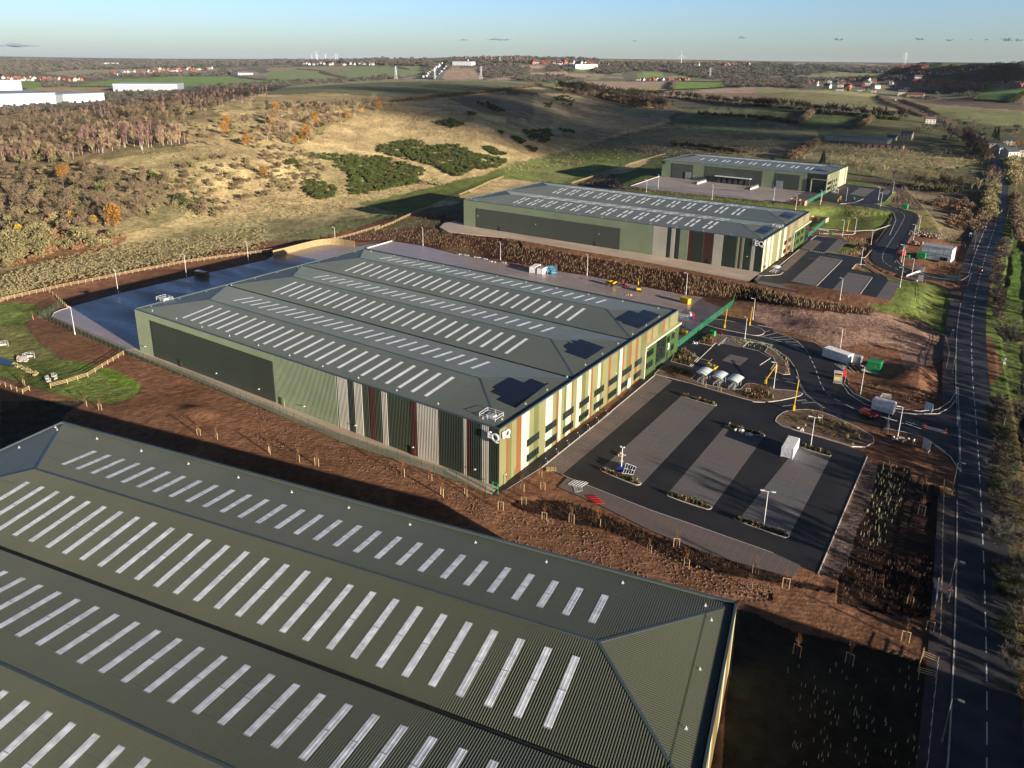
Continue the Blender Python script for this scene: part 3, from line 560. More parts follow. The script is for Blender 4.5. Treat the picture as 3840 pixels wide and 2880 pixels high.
strip('parking_bays', UV('h', (360, 180), (450, 105), (535, 122), (455, 195)), 4, BLOCKD)
strip('parking_bays', UV('d', (770, 1278), (893, 1299), (975, 1240), (850, 1224)), 8, BLOCK); strip('parking_bays', UV('d', (1010, 1275), (1080, 1285), (1112, 1248), (1062, 1240)), 8, BLOCK)
for px in (UV('h', (283, 452), (490, 494), (703, 281)), UV('h', (626, 517), (850, 564), (953, 423)), UV('h', (750, 384), (953, 421)), UV('h', (513, 246), (703, 279)), UV('h', (-5, 400), (60, 408), (185, 400), (215, 378)), UV('h', (348, 190), (185, 322), (100, 375))): kerb(px, 4)
for px in (UV('h', (443, 108), (490, 76), (575, 86), (755, 118)), UV('h', (560, 205), (700, 228), (860, 258), (890, 258), (1000, 140), (1100, 0)), UV('h', (880, 272), (905, 310), (1060, 405), (1240, 450)), UV('h', (783, 352), (820, 310), (900, 318)), UV('h', (345, 188), (425, 203))): kerb(px, 4)
kerb(UV('h', (1140, 300), (1155, 262), (1190, 225)), 4); kerb(UV('h', (1148, 290), (1190, 335), (1300, 372), (1450, 415), (1600, 432), (1700, 422), (1780, 370)), 3.4)
kerb(UV('d', (770, 1278), (893, 1299)), 8); kerb(UV('d', (530, 1272), (720, 1192), (1140, 1242)), 8); kerb(UV('d', (500, 1332), (690, 1360), (800, 1352), (880, 1318)), 8); kerb(UV('d', (1100, 1600), (1150, 1490), (1130, 1440), (1000, 1412)), 6); kerb(UV('d', (450, 1550), (800, 1580), (980, 1583), (1100, 1545)), 4.6); kerb(UV('d', (545, 1600), (790, 1612), (812, 1600)), 4.3)
kerb(UV('k', (290, 562), (868, 100))); kerb(UV('g', (720, 1655), (1230, 1232), (1365, 1282))); kerb(UV('k', (460, 618), (500, 640), (1200, 916), (1500, 1018), (2212, 1270)), w=.12, h=.06); kerb(UV('l', (910, 472), (505, 1440)), w=.15)
kerb(UV('g', (1530, 1165), (1740, 960), (1785, 975)) + UV('g', (1828, 920), (2000, 962), (1960, 1002), (2080, 1030), (2190, 1090)) + UV('h', (20, 1150)), w=.15)
kerb(UV('g', (1400, 1012), (1480, 1040), (1590, 1090), (1690, 1120)), w=.15)
kerb(UV('h', (0, 818), (180, 850), (330, 900), (480, 965), (580, 1030))); kerb(UV('h', (738, 1240), (720, 1300), (800, 1385), (960, 1460), (1150, 1510), (1350, 1532), (1500, 1515), (1600, 1450), (1650, 1370)), w=.2)
kerb(UV('h', (700, 1300), (760, 1390), (900, 1480), (1080, 1530), (1300, 1556), (1500, 1553), (1600, 1500), (1640, 1440))); kerb(UV('l', (1560, 430), (1400, 322), (1240, 272), (1050, 232)))
kerb(UV('h', (135, 1010), (255, 1090), (320, 1180), (340, 1245))); kerb(UV('l', (1690, 600), (1600, 470), (1480, 380)))
kerb(UV('c', (1030, 1212), (1270, 1130)), 8, .35, .3); kerb(UV('f', (945, 180), (1150, 122)), 0, .4, .5); kerb(UV('e', (430, 752), (448, 715), (500, 693), (585, 668)), 0, .3)
for a_, b_ in ((-200, JY[0]), (JY[1], JY[2]), (JY[3], 520)): ribbon(kb, [q for q in MAINS if a_ < q[1] < b_], .2, .15, off=4.2, skirt=.3)
for a, b in ((8, 168), (188, 300), (318, 520)):
    pass
structure('kerb', kb, KERB)
# painted markings
def line(px, z=0, w=.15, dz=.07): ribbon(mk, [q+(z,) for q in W2(px, z)], w, dz)
for a, b in (((30, 880), (105, 862)), ((30, 915), (170, 880)), ((90, 927), (240, 912)), ((150, 942), (285, 932)), ((232, 957), (335, 960)), ((235, 968), (312, 998)), ((265, 980), (350, 985)), ((310, 998), (385, 1000)), ((350, 1020), (400, 1050))): line(UV('h', a, b), w=.2)
line(UV('h', (0, 910), (60, 918), (190, 953), (315, 1002), (405, 1052)), w=.18); line(UV('h', (130, 870), (240, 905), (330, 950), (400, 1020), (425, 1052)), w=.18)
dashes(mk, [q+(0,) for q in W2(UV('h', (430, 1070), (460, 1130), (490, 1200), (520, 1290), (560, 1370), (650, 1435), (800, 1510)), 0)], .18, 2.4, 1.5, .07)
for dx in (0, 12): dashes(mk, [q+(0,) for q in W2(UV('h', (325+dx, 1245), (345+dx, 1310), (395+dx, 1390), (470+dx, 1450), (545+dx, 1505)), 0)], .18, .6, .45, .07)
line(UV('h', (205, 1255), (305, 1270), (285, 1280), (205, 1255))); line(UV('h', (320, 1445), (400, 1435), (412, 1448), (320, 1445))); line(UV('h', (235, 1285), (320, 1305))); line(UV('h', (195, 1495), (300, 1478))); line(UV('h', (370, 1465), (478, 1458))); line(UV('h', (65, 1248), (178, 1272)))
for (a, b) in (((1020, 1575), (1165, 1612)), ((1020, 1575), (1160, 1617)), ((1060, 1600), (1120, 1580)), ((1230, 1617), (1365, 1660)), ((1228, 1633), (1362, 1680)), ((1265, 1650), (1300, 1628)), ((1180, 1638), (1212, 1630))): line(UV('h', a, b), w=.2)
for k in range(5): line(UV('h', (640+k*45, 1135), (740+k*35, 1212))); line(UV('h', (850-k*45, 1140), (660+k*0+k*20, 1160+k*12)))
for dx in (0, 8): dashes(mk, [q+(0,) for q in W2(UV('h', (1655+dx*1.5, 1320), (1657+dx*1.5, 1659)) + UV('l', (1668+dx, 40), (1680+dx, 600)), 0)], .15, .6, .4, .07)
for k in range(6): line(UV('h', (2+k*0, 380), (8, 384)), 4)
for k in range(7): line(UV('h', (437+k*18, 200+k*3), (447+k*18, 202+k*3)), 4, w=.9)
for k in range(5): line(UV('g', (2055+k*9, 440-k*9), (2082+k*9, 446-k*9)), 4, w=.45)
line(UV('h', (1010, 652-350), (1012, 300)), 4); line(UV('h', (970, 55), (1020, 62)), 4.4); line(UV('h', (415, 262), (515, 275), ), 4); line(UV('h', (590, 240), (700, 262)), 4)
line(UV('h', (1480, 450), (1520, 460), (1640, 488), (1480, 450)), 2.6); line(UV('h', (1600, 480), (1740, 492)), 2.4); line(UV('h', (1370, 430), (1440, 440)), 3); line(UV('h', (1775, 395), (1742, 495)), 2.3)
for k in range(15): a = W2(UV('c', (1180+k*75, 1245+k*5.7), (1215+k*75, 1222+k*5.5)), 8); ribbon(mk, [a[0]+(8,), a[1]+(8,)], .12, .07)
for k in range(7): line(UV('c', (1330+k*32, 1190+k*4), (1372+k*32, 1160+k*4)), 8, .12)
for k in range(11): line(UV('d', (5+k*26, 1300+k*3), (25+k*26, 1285+k*3)), 8, .1)
line(UV('k', (0, 745), (290, 562)), w=.12)
for k in range(26):
    t = k/25; c0 = S0[0]*1 if 0 else None; p = np.array(S0[0])*(1-t)+np.array(S0[3])*t; q = np.array(S0[1])*(1-t)+np.array(S0[2])*t; m_ = p*.42+q*.58
    u = (q-p)/np.linalg.norm(q-p); v = np.array((-u[1], u[0])); r = .75
    pts = [tuple(m_+u*r*cos(w)+v*r*sin(w))+(0,) for w in np.linspace(0, 2*pi, 9)]; ribbon(mg, [(q_[0]+random.uniform(-.12,.12), q_[1]+random.uniform(-.12,.12), 0) for q_ in pts[:random.choice((6,7,8,9))]], .2, .066)
structure('road_marking', mk, WHITE); structure('road_marking', mf, mat('marking_faint', (.27, .27, .28), rough=.7)); structure('road_marking', mg, mat('marking_dust', (.25, .20, .16), rough=.8))
# ------------------------------------------------------------------ ground sheet
pm = np.zeros(len(gx), bool); ix = np.nonzero(rr < 900)[0]; pm[ix] = paved_mask(gx[ix], gy[ix])
for cl, hw in ((MAINW, 8.5), (ESTW, 7)):
    for k in range(len(cl)-1): d, t = segd(gx[ix], gy[ix], cl[k], cl[k+1]); pm[ix] |= d < hw
amp = np.where(rr < 1500, 1, np.clip(1500/(rr+1), 0, 1))*T
rel = -(1-n2)*.30*amp-(1-n1)*.5*amp*(rr > 200)-(1-n4)*.22*amp*(rr < 450)-(1-n3)*1.6*amp*(rr > 330)
rel = np.where((rr < 330), rel*.8, rel)
Z = gz+np.where(pm, -.06, rel-.02)
# the land under a building is cut away so that nothing pokes through its floor
me = bpy.data.meshes.new('ground'); nA, nR = len(AZ), len(RR)
co = np.stack([gx, gy, Z], 1).astype(np.float32)
j, i = np.meshgrid(np.arange(nR-1), np.arange(nA-1), indexing='ij'); a = (j*nA+i).ravel()
quads = np.stack([a, a+nA, a+nA+1, a+1], 1)[:, ::-1].astype(np.int32)
me.vertices.add(len(co)); me.vertices.foreach_set('co', co.ravel()); me.loops.add(quads.size); me.loops.foreach_set('vertex_index', quads.ravel())
me.polygons.add(len(quads)); me.polygons.foreach_set('loop_start', np.arange(0, quads.size, 4, dtype=np.int32)); me.polygons.foreach_set('loop_total', np.full(len(quads), 4, np.int32))
me.update(calc_edges=True); me.polygons.foreach_set('use_smooth', np.ones(len(quads), bool))
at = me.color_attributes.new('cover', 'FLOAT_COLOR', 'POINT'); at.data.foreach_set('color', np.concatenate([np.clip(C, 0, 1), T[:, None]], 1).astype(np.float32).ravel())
m, n, l, b = nt('ground_cover'); vc = n.new('ShaderNodeVertexColor'); vc.layer_name = 'cover'
tc = n.new('ShaderNodeTexCoord'); na = n.new('ShaderNodeTexNoise'); na.inputs['Scale'].default_value = .55; na.inputs['Detail'].default_value = 8; na.inputs['Roughness'].default_value = .68
l.new(tc.outputs['Object'], na.inputs['Vector']); mr = n.new('ShaderNodeMapRange'); mr.inputs[1].default_value = .28; mr.inputs[2].default_value = .72; mr.inputs[3].default_value = .55; mr.inputs[4].default_value = 1.45
l.new(na.outputs['Fac'], mr.inputs[0]); mu = n.new('ShaderNodeMix'); mu.data_type = 'RGBA'; mu.blend_type = 'MULTIPLY'; mu.inputs[0].default_value = 1
nl = n.new('ShaderNodeTexNoise'); nl.inputs['Scale'].default_value = .045; nl.inputs['Detail'].default_value = 5; nl.inputs['Distortion'].default_value = .8; l.new(tc.outputs['Object'], nl.inputs['Vector'])
ml = n.new('ShaderNodeMapRange'); ml.inputs[1].default_value = .3; ml.inputs[2].default_value = .7; ml.inputs[3].default_value = .72; ml.inputs[4].default_value = 1.28; l.new(nl.outputs['Fac'], ml.inputs[0])
m2 = n.new('ShaderNodeMix'); m2.data_type = 'RGBA'; m2.blend_type = 'MULTIPLY'; m2.inputs[0].default_value = 1
l.new(vc.outputs['Color'], mu.inputs[6]); l.new(mr.outputs[0], mu.inputs[7]); l.new(mu.outputs[2], m2.inputs[6]); l.new(ml.outputs[0], m2.inputs[7]); l.new(m2.outputs[2], b.inputs['Base Color'])
b.inputs['Roughness'].default_value = .95; b.inputs['Specular IOR Level'].default_value = .1
nb = n.new('ShaderNodeTexNoise'); nb.inputs['Scale'].default_value = .35; nb.inputs['Detail'].default_value = 6; nb.inputs['Roughness'].default_value = .7; l.new(tc.outputs['Object'], nb.inputs['Vector'])
bu = n.new('ShaderNodeBump'); bu.inputs['Distance'].default_value = 1.6; l.new(vc.outputs['Alpha'], bu.inputs['Strength']); wm = n.new('ShaderNodeMapping'); wm.inputs['Rotation'].default_value = (0, 0, 1.15); l.new(tc.outputs['Object'], wm.inputs['Vector']); wv = n.new('ShaderNodeTexWave'); wv.inputs['Scale'].default_value = .28; wv.inputs['Distortion'].default_value = 3.5; wv.inputs['Detail'].default_value = 3; wv.inputs['Detail Scale'].default_value = .35; l.new(wm.outputs[0], wv.inputs['Vector'])
wk = n.new('ShaderNodeMath'); wk.operation = 'MULTIPLY'; wk.inputs[1].default_value = .055; l.new(wv.outputs['Fac'], wk.inputs[0]); wa = n.new('ShaderNodeMath'); wa.operation = 'MULTIPLY_ADD'; l.new(wk.outputs[0], wa.inputs[0]); l.new(ml.outputs[0], wa.inputs[1]); l.new(nb.outputs['Fac'], wa.inputs[2]); l.new(wa.outputs[0], bu.inputs['Height']); l.new(bu.outputs[0], b.inputs['Normal'])
me.materials.append(m); go = bpy.data.objects.new('ground', me); COL.objects.link(go); tag(go, kind='structure')
# ------------------------------------------------------------------ warehouses
def paint(name, col, rough=.45, var=.06, spec=.5):
    return mat(name, col, rough=rough, var=var, scale=.15, spec=spec, detail=6)
def roof_mat(name, col, col2):
    m, n, l, b = nt(name); tc = n.new('ShaderNodeTexCoord'); no = n.new('ShaderNodeTexNoise'); no.inputs['Scale'].default_value = .07; no.inputs['Detail'].default_value = 7; no.inputs['Roughness'].default_value = .6
    mp = n.new('ShaderNodeMapping'); mp.inputs['Scale'].default_value = (1, .35, 1); l.new(tc.outputs['Object'], mp.inputs['Vector']); l.new(mp.outputs[0], no.inputs['Vector'])
    mr = n.new('ShaderNodeMapRange'); mr.inputs[1].default_value = .3; mr.inputs[2].default_value = .7; l.new(no.outputs['Fac'], mr.inputs[0])
    mx = n.new('ShaderNodeMix'); mx.data_type = 'RGBA'; mx.inputs[6].default_value = (*col, 1); mx.inputs[7].default_value = (*col2, 1); l.new(mr.outputs[0], mx.inputs[0])
    l.new(mx.outputs[2], b.inputs['Base Color']); b.inputs['Roughness'].default_value = .36; b.inputs['Specular IOR Level'].default_value = .55
    MATS[name] = m; return m
ROOFA = roof_mat('roof_sheet_olive', (.125, .13, .09), (.10, .108, .075)); ROOFB = roof_mat('roof_sheet_grey_green', (.112, .130, .115), (.092, .107, .096))
RLM = mat('rooflight_plastic', (.78, .82, .90), rough=.35, var=.16, scale=.9, spec=.6); RLB = mat('rooflight_plastic_bright', (.90, .90, .93), rough=.4, var=.08, scale=.3)
FLASH = paint('flashing_slate', (.06, .085, .10), rough=.4); GUT = mat('gutter_dark', (.015, .018, .02), rough=.6)
CLAD = {k: paint('cladding_'+n_, c) for k, n_, c in (('P', 'pale_sage', (.25, .30, .185)), ('D', 'dark_green', (.045, .06, .035)), ('K', 'charcoal_green', (.03, .042, .03)), ('W', 'cream', (.52, .49, .35)), ('w', 'stone_white', (.50, .47, .39)), ('M', 'maroon', (.075, .022, .018)),
   ('G', 'olive', (.185, .178, .082)), ('H', 'olive_dark', (.11, .12, .045)), ('O', 'rust_orange', (.19, .078, .026)), ('E', 'leaf_green', (.048, .088, .022)), ('Y', 'frame_cream', (.55, .52, .34)))}
CK = list(CLAD); CM = [CLAD[k] for k in CK]
GLASS = mat('window_glass', (.012, .016, .015), rough=.08, var=.3, scale=.4, spec=.8); FRAME = mat('window_frame', (.02, .045, .03), rough=.5)
PVM = slab_mat('solar_cells', (.006, .008, .017), (.007, .009, .02), .06, 1.0, 1.7, (.008, .010, .022), .35, offset=0); STEEL = mat('galvanised_steel', (.62, .64, .66), rough=.4, metal=.3, var=.1); WHT = mat('white_paint', (.8, .8, .8), rough=.45, var=.05)
RED = mat('red_plastic', (.6, .03, .03), rough=.5); YEL = mat('yellow_paint', (.75, .45, .02), rough=.45, var=.1); BLKM = mat('black_rubber', (.02, .02, .02), rough=.8)
def ribbed(mb, poly, ax, zf, pitch=.3333, h=.045, off=0.0, mi=0, wall=None):
    """trapezoidal sheet over a convex plan polygon; ax = axis across the ribs (0: ribs run along y, 1: along x)"""
    a0 = min(q[ax] for q in poly); a1 = max(q[ax] for q in poly); bx = 1-ax
    def span(a):
        ys = []
        for k in range(len(poly)):
            p, q = poly[k], poly[(k+1) % len(poly)]
            if abs(p[ax]-q[ax]) < 1e-9:
                if abs(p[ax]-a) < 1e-6: ys += [p[bx], q[bx]]
                continue
            t = (a-p[ax])/(q[ax]-p[ax])
            if -1e-9 <= t <= 1+1e-9: ys.append(p[bx]+t*(q[bx]-p[bx]))
        return (min(ys), max(ys)) if ys else None
    pts = []; n = int((a1-a0)/pitch)+1
    for k in range(n):
        for f, hh in ((0, 0), (.52, 0), (.62, h), (.9, h), (1.0, 0)):
            a = a0+(k+f)*pitch
            if f == 1.0 and k < n-1: continue
            if a <= a1+1e-6: pts.append((a, hh))
    if pts[-1][0] < a1-1e-4: pts.append((a1, 0))
    prev = None
    for a, hh in pts:
        s = span(min(max(a, a0+1e-5), a1-1e-5))
        if s is None: continue
        if wall is None:
            P = [(a, s[0]), (a, s[1])] if ax == 0 else [(s[0], a), (s[1], a)]
            cur = [(q[0], q[1], zf(*q)+hh+off) for q in P]
        else: cur = wall(a, s[0], s[1], hh)
        if prev: mb.add([prev[0], cur[0], cur[1], prev[1]], [(0, 1, 2, 3) if ax == 0 else (3, 2, 1, 0)], mi)
        prev = cur
def wall_sheet(mb, p, q, z0, z1, mi, pitch=.3333, h=.05, skip=None):
    """ribbed wall from p to q (outside is on the right-hand side walking p->q)"""
    L = math.dist(p, q); u = ((q[0]-p[0])/L, (q[1]-p[1])/L); nrm = (u[1], -u[0])
    def w(a, b0, b1, hh): return [(p[0]+u[0]*a+nrm[0]*hh, p[1]+u[1]*a+nrm[1]*hh, b0), (p[0]+u[0]*a+nrm[0]*hh, p[1]+u[1]*a+nrm[1]*hh, b1)]
    ribbed(mb, [(0, z0), (L, z0), (L, z1), (0, z1)], 0, None, pitch, h, 0, mi, w)
def shell(t, L, W, h, spans, hw, he, rise, roofm, ridge_cap=True, bandsS=None, bandsE=None, bandsN='P', bandsW='P', pitch=.3333):
    """local frame: x to the east along the south wall, y north"""
    S = W/spans; ze = h-.35; zr = ze+rise
    for i in range(spans):
        y0, y1 = i*S, (i+1)*S; ym = (y0+y1)/2; e0 = y0+(.45 if i == 0 else .35); e1 = y1-(.45 if i == spans-1 else .35)
        mb = MB()
        ribbed(mb, [(.45, e0), (L-.45, e0), (L-he, ym), (hw, ym)], 0, lambda x, y: ze+(y-y0)/(ym-y0)*rise, pitch)
        ribbed(mb, [(.45, e1), (L-.45, e1), (L-he, ym), (hw, ym)], 0, lambda x, y: ze+(y1-y)/(y1-ym)*rise, pitch)
        ribbed(mb, [(.45, e0), (.45, e1), (hw, ym)], 1, lambda x, y: ze+x/hw*rise, pitch)
        ribbed(mb, [(L-.45, e0), (L-.45, e1), (L-he, ym)], 1, lambda x, y: ze+(L-x)/he*rise, pitch)
        # caps along ridge and hips
        for p, q in (((hw, ym, zr), (L-he, ym, zr)), ((.45, e0, ze), (hw, ym, zr)), ((.45, e1, ze), (hw, ym, zr)), ((L-.45, e0, ze), (L-he, ym, zr)), ((L-.45, e1, ze), (L-he, ym, zr))):
            mb.bar((p[0], p[1], p[2]+.03), (q[0], q[1], q[2]+.03), .42, .09, mi=1)
        for f_ in (.36, .72):                        # end laps of the sheets
            for ya, sg in ((e0, 1), (e1, -1)):
                yy = ya+(ym-ya)*f_; zz = ze+f_*rise+.05; mb.bar((hw*f_+.6, yy, zz), (L-he*f_-.6, yy, zz), .07, .012, mi=1)
        mb.build('roof', [roofm, FLASH], t)
        if i: m2 = MB(); m2.box((L/2, y0, ze-.12), (L-1, .66, .06)); m2.build('valley_gutter', GUT, t)
    # parapet capping round the eaves
    mb = MB(); c = .5
    for p, q in (((0, 0), (L, 0)), ((L, 0), (L, W)), ((L, W), (0, W)), ((0, W), (0, 0))):
        u = ((q[0]-p[0])/math.dist(p, q), (q[1]-p[1])/math.dist(p, q)); nr = (-u[1], u[0]); a = (p[0]+nr[0]*.1, p[1]+nr[1]*.1); b = (q[0]+nr[0]*.1, q[1]+nr[1]*.1)
        mb.bar((a[0], a[1], h-.09), (b[0], b[1], h-.09), .34, .30)
    g = MB()
    for x0, y0, x1, y1 in ((.3, .3, L-.3, .46), (.3, W-.46, L-.3, W-.3), (.3, .46, .46, W-.46), (L-.46, .46, L-.3, W-.46)): g.box(((x0+x1)/2, (y0+y1)/2, ze-.18), (x1-x0, y1-y0, .05))
    mb.build('eaves_capping', FLASH, t); g.build('gutter', GUT, t)
    for nm, p, q, bands in (('south', (0, 0), (L, 0), bandsS), ('east', (L, 0), (L, W), bandsE), ('north', (L, W), (0, W), bandsN), ('west', (0, W), (0, 0), bandsW)):
        mb = MB(); LL = math.dist(p, q); u = ((q[0]-p[0])/LL, (q[1]-p[1])/LL)
        bl = [(0, LL, bands)] if isinstance(bands, str) else bands
        for a, b, k in bl:
            wall_sheet(mb, (p[0]+u[0]*a, p[1]+u[1]*a), (p[0]+u[0]*b, p[1]+u[1]*b), 0, h-.2, CK.index(k), pitch=.45 if nm == 'south' else .3333, h=.13 if nm == 'south' else .035)
        mb.build('wall', CM, t)
    return ze, zr
def rooflights(t, rows, S, ze, rise, w, mats, limit=100):
    """rows: list of (list of x, y0, y1, span index, slope +1 south / -1 north)"""
    n = 0; extra = MB()
    for xs, y0, y1, sp, sl in rows:
        base = sp*S; top = base+S/2
        zf = (lambda x, y, b=base, s=S/2: ze+(y-b)/s*rise) if sl > 0 else (lambda x, y, b=base+S, s=S/2: ze+(b-y)/s*rise)
        for x in xs:
            mb = MB() if n < limit else extra
            ribbed(mb, [(x-w/2, y0), (x+w/2, y0), (x+w/2, y1), (x-w/2, y1)], 0, zf, w/2, .012, .05)
            for yy in ((y0, y1)): mb.box((x, yy, zf(x, yy)+.05), (w, .1, .06), mi=1)
            yy = (y0+y1)/2; mb.box((x, yy, zf(x, yy)+.075), (w, .12, .05), mi=1)
            if n < limit: mb.build('rooflight', mats, t)
            n += 1
    if extra.v: o = extra.build('rooflight', mats, t); o['kind'] = 'stuff'
RLF = mat('rooflight_end_flashing', (.42, .40, .48), rough=.5)
# --- foreground warehouse
aA = radians(11.16); LA, WA, HA = 136.03, 98.7, 11.7
oA = np.array([-22.05, 91.17])-LA*np.array([cos(aA), sin(aA)])-WA*np.array([-sin(aA), cos(aA)])
tA = thing('warehouse', 'nearest warehouse, its olive ribbed roof filling the bottom left of the view', 'warehouse', (oA[0], oA[1], 0), aA)
bE = []; y = 0
for k, w in zip('GWGOGHWGOGHGWGOHGWGGOGHWGOGHGWGO'*2, [2.2, 1.2, 3, .9, 2.6, 1.5, 2, 3.2, .8, 2.4, 1.8]*6):
    if y >= WA: break
    bE.append((y, min(y+w, WA), k)); y += w
zeA, zrA = shell(tA, LA, WA, HA, 3, 15.0, 15.5, 1.55, ROOFA, bandsS='P', bandsE=bE)
SA = WA/3
def ax(xp): return LA-xp
def ay(yp): return WA-yp
r1 = [ax(17.4+3.745*k) for k in range(28)]
rooflights(tA, [(r1, ay(13.1), ay(6.4), 2, -1), (r1, ay(30.2), ay(19.7), 2, 1), (r1[:24], ay(45.2), ay(36.6), 1, -1), (r1[:20], ay(62.2), ay(51.8), 1, 1)], SA, zeA, 1.55, 1.0, [RLM, RLF])
def anchors(t, pts, zf):
    for x, y in pts:
        mb = MB(); z = zf(x, y); mb.box((x, y, z+.05), (.35, .35, .06)); mb.tube((x, y, z+.05), (x, y, z+.45), .05, .03); mb.build('safety_anchor', WHT, t)
anchors(tA, [(ax(4+11.9*k), ay(2.4)) for k in range(12)]+[(ax(2.8), ay(5+9.5*k)) for k in range(7)]+[(ax(133.5), ay(3+8*k)) for k in range(4)], lambda x, y: zeA+.25)
mb = MB(); mb.bar((ax(3.6), ay(4), zeA+.42), (ax(3.6), ay(60), zeA+.42), .03); mb.build('safety_line', GUT, tA)
# --- middle warehouse (large, three roof spans)
LB, WB, HB = 131.65, 94.6, 13.4; xB, yB = -209.1, 112.0; SB = WB/3
tB = thing('warehouse', 'middle warehouse with rust and cream stripes and a number 3 on its green entrance', 'warehouse', (xB, yB, 0))
def xs_f(pts, y, H_=HB-.5): return [bpy_(*uv(c, a, b), y)[0] for c, a, b in pts]
def south_bands(c, pts, y, x0, L, first='P', slope=.3186, yo=1030):
    out = []; prev = 0; key = first
    for px, k in pts:
        x = bpy_(*uv(c, px, yo+px*slope), y)[0]-x0; out.append((prev, min(max(x, prev+.01), L), key)); prev = min(max(x, prev+.01), L); key = k
    out.append((prev, L, key)); return out
bS = south_bands('f', [(690, 'w'), (778, 'K'), (828, 'w'), (905, 'D'), (958, 'M'), (1003, 'D'), (1057, 'w'), (1112, 'D'), (1300, 'M'), (1350, 'w'), (1532, 'K'), (1738, 'w'), (1768, 'M'), (1800, 'K'), (1892, 'w'), (1956, 'K')], yB, xB, LB)
eb = [(2035, 'f', 0, 'G')]
EP = [('k', 0, 205, 'O'), ('k', 15, 200, 'G'), ('k', 42, 190, 'H'), ('k', 60, 180, 'G'), ('g', 90, 1590, 'O'), ('g', 128, 1560, 'W'), ('g', 188, 1520, 'G'), ('g', 228, 1495, 'H'), ('g', 265, 1470, 'G'), ('g', 325, 1430, 'W'), ('g', 382, 1390, 'G'), ('g', 415, 1368, 'O'), ('g', 436, 1352, 'W'), ('g', 458, 1338, 'G'), ('g', 482, 1322, 'H'), ('g', 500, 1308, 'W'), ('g', 541, 1280, 'O'), ('g', 556, 1270, 'G'), ('g', 588, 1248, 'W'), ('g', 626, 1222, 'H'), ('g', 660, 1200, 'G'), ('g', 686, 1182, 'W'), ('g', 702, 1172, 'O'), ('g', 720, 1160, 'G'), ('g', 764, 1130, 'W'), ('g', 783, 1118, 'H'), ('g', 802, 1105, 'G'), ('g', 850, 1073, 'O'), ('g', 869, 1060, 'G'), ('g', 924, 1024, 'H'), ('g', 944, 1010, 'W'), ('g', 966, 996, 'O'), ('g', 980, 986, 'G'), ('g', 1002, 972, 'H'), ('g', 1020, 960, 'O'), ('g', 1042, 945, 'G'), ('g', 1076, 922, 'O'), ('g', 1098, 908, 'G'), ('g', 1120, 893, 'H'), ('g', 1155, 870, 'O'), ('g', 1169, 860, 'G'), ('g', 1204, 838, 'O'), ('g', 1218, 828, 'G'), ('g', 1262, 800, 'H'), ('g', 1300, 774, 'O'), ('g', 1318, 762, 'G'), ('g', 1345, 744, 'H'), ('g', 1362, 733, 'G')]
def east_bands(EP, X, y0, W, first='G'):
    out = []; prev = 0; key = first
    for c, a, b, k in EP:
        y = bpx(*uv(c, a, b), X)[1]-y0
        if y <= prev: continue
        out.append((prev, min(y, W), key)); prev = min(y, W); key = k
    if prev < W: out.append((prev, W, key))
    return out
EPB = [('z', 1680+.2411*905, 1500+.2411*600, 'O'), ('z', 1680+.2411*948, 1500+.2411*600, 'H'), ('z', 1680+.2411*990, 1500+.2411*560, 'G'), ('z', 1680+.2411*1066, 1500+.2411*520, 'O'), ('z', 1680+.2411*1143, 1500+.2411*480, 'W'), ('z', 1680+.2411*1187, 1500+.2411*450, 'W'), ('z', 1680+.2411*1262, 1500+.2411*400, 'G'), ('z', 1680+.2411*1335, 1500+.2411*350, 'H'), ('z', 1680+.2411*1412, 1500+.2411*300, 'G'), ('z', 1680+.2411*1520, 1500+.2411*230, 'W'), ('z', 1680+.2411*1626, 1500+.2411*160, 'G')]
bE = east_bands(EPB+EP[8:], FACW, yB, WB)
zeB, zrB = shell(tB, LB, WB, HB, 3, 13.8, 16.4, 1.65, ROOFB, bandsS=bS, bandsE=bE)
xsB = [(-189.9-xB)+3.92*k for k in range(24)]
rooflights(tB, [(xsB, 3.3, 13.1, 0, 1), (xsB, 20.3, 27.3, 0, -1), (xsB, 34.7, 44.4, 1, 1), (xsB, 51.8, 58.4, 1, -1), (xsB, 66.2, 76.0, 2, 1), (xsB, 83.6, 90.0, 2, -1)], SB, zeB, 1.65, .95, [RLB, RLB])
anchors(tB, [(6+12*k, 2.0) for k in range(11)]+[(LB-2.2, 4+9*k) for k in range(10)]+[(6+12*k, WB-2.0) for k in range(11)]+[(2.2, 4+9.3*k) for k in range(10)], lambda x, y: zeB+.2)
def loc(P, o): return (P[0]-o[0], P[1]-o[1], P[2]-(o[2] if len(o) > 2 else 0))
# recessed dark loading panel, doors, lights on the south wall
def dark_panel(t, x0, x1, z1, y=0.0, k='K'):
    mb = MB(); wall_sheet(mb, (x0, y-.2), (x1, y-.2), .15, z1, CK.index(k), h=.05); mb.box(((x0+x1)/2, y-.1, z1+.08), (x1-x0+.3, .3, .16), mi=CK.index('D')); mb.build('cladding_panel', CM, t)
def door(t, x, y, z0, w=1.1, h=2.2, ax_=0, m=None):
    mb = MB(); s = (w, .12, h) if ax_ == 0 else (.12, w, h); mb.box((x, y, z0+h/2), s); o = mb.build('door', m or FRAME, t)
    m2 = MB(); hx = (x+w*.35, y-.09, z0+1.05) if ax_ == 0 else (x+.09, y+w*.35, z0+1.05); m2.box(hx, (.12, .06, .06) if ax_ == 0 else (.06, .12, .06)); m2.build('handle', STEEL, o)
def lamp_box(t, x, y, z, d=(0, -1)):
    mb = MB(); mb.box((x+d[0]*.3, y+d[1]*.3, z), (.38, .38, .14)); mb.box((x+d[0]*.1, y+d[1]*.1, z+.02), (.12, .12, .08)); mb.build('wall_lamp', WHT, t)
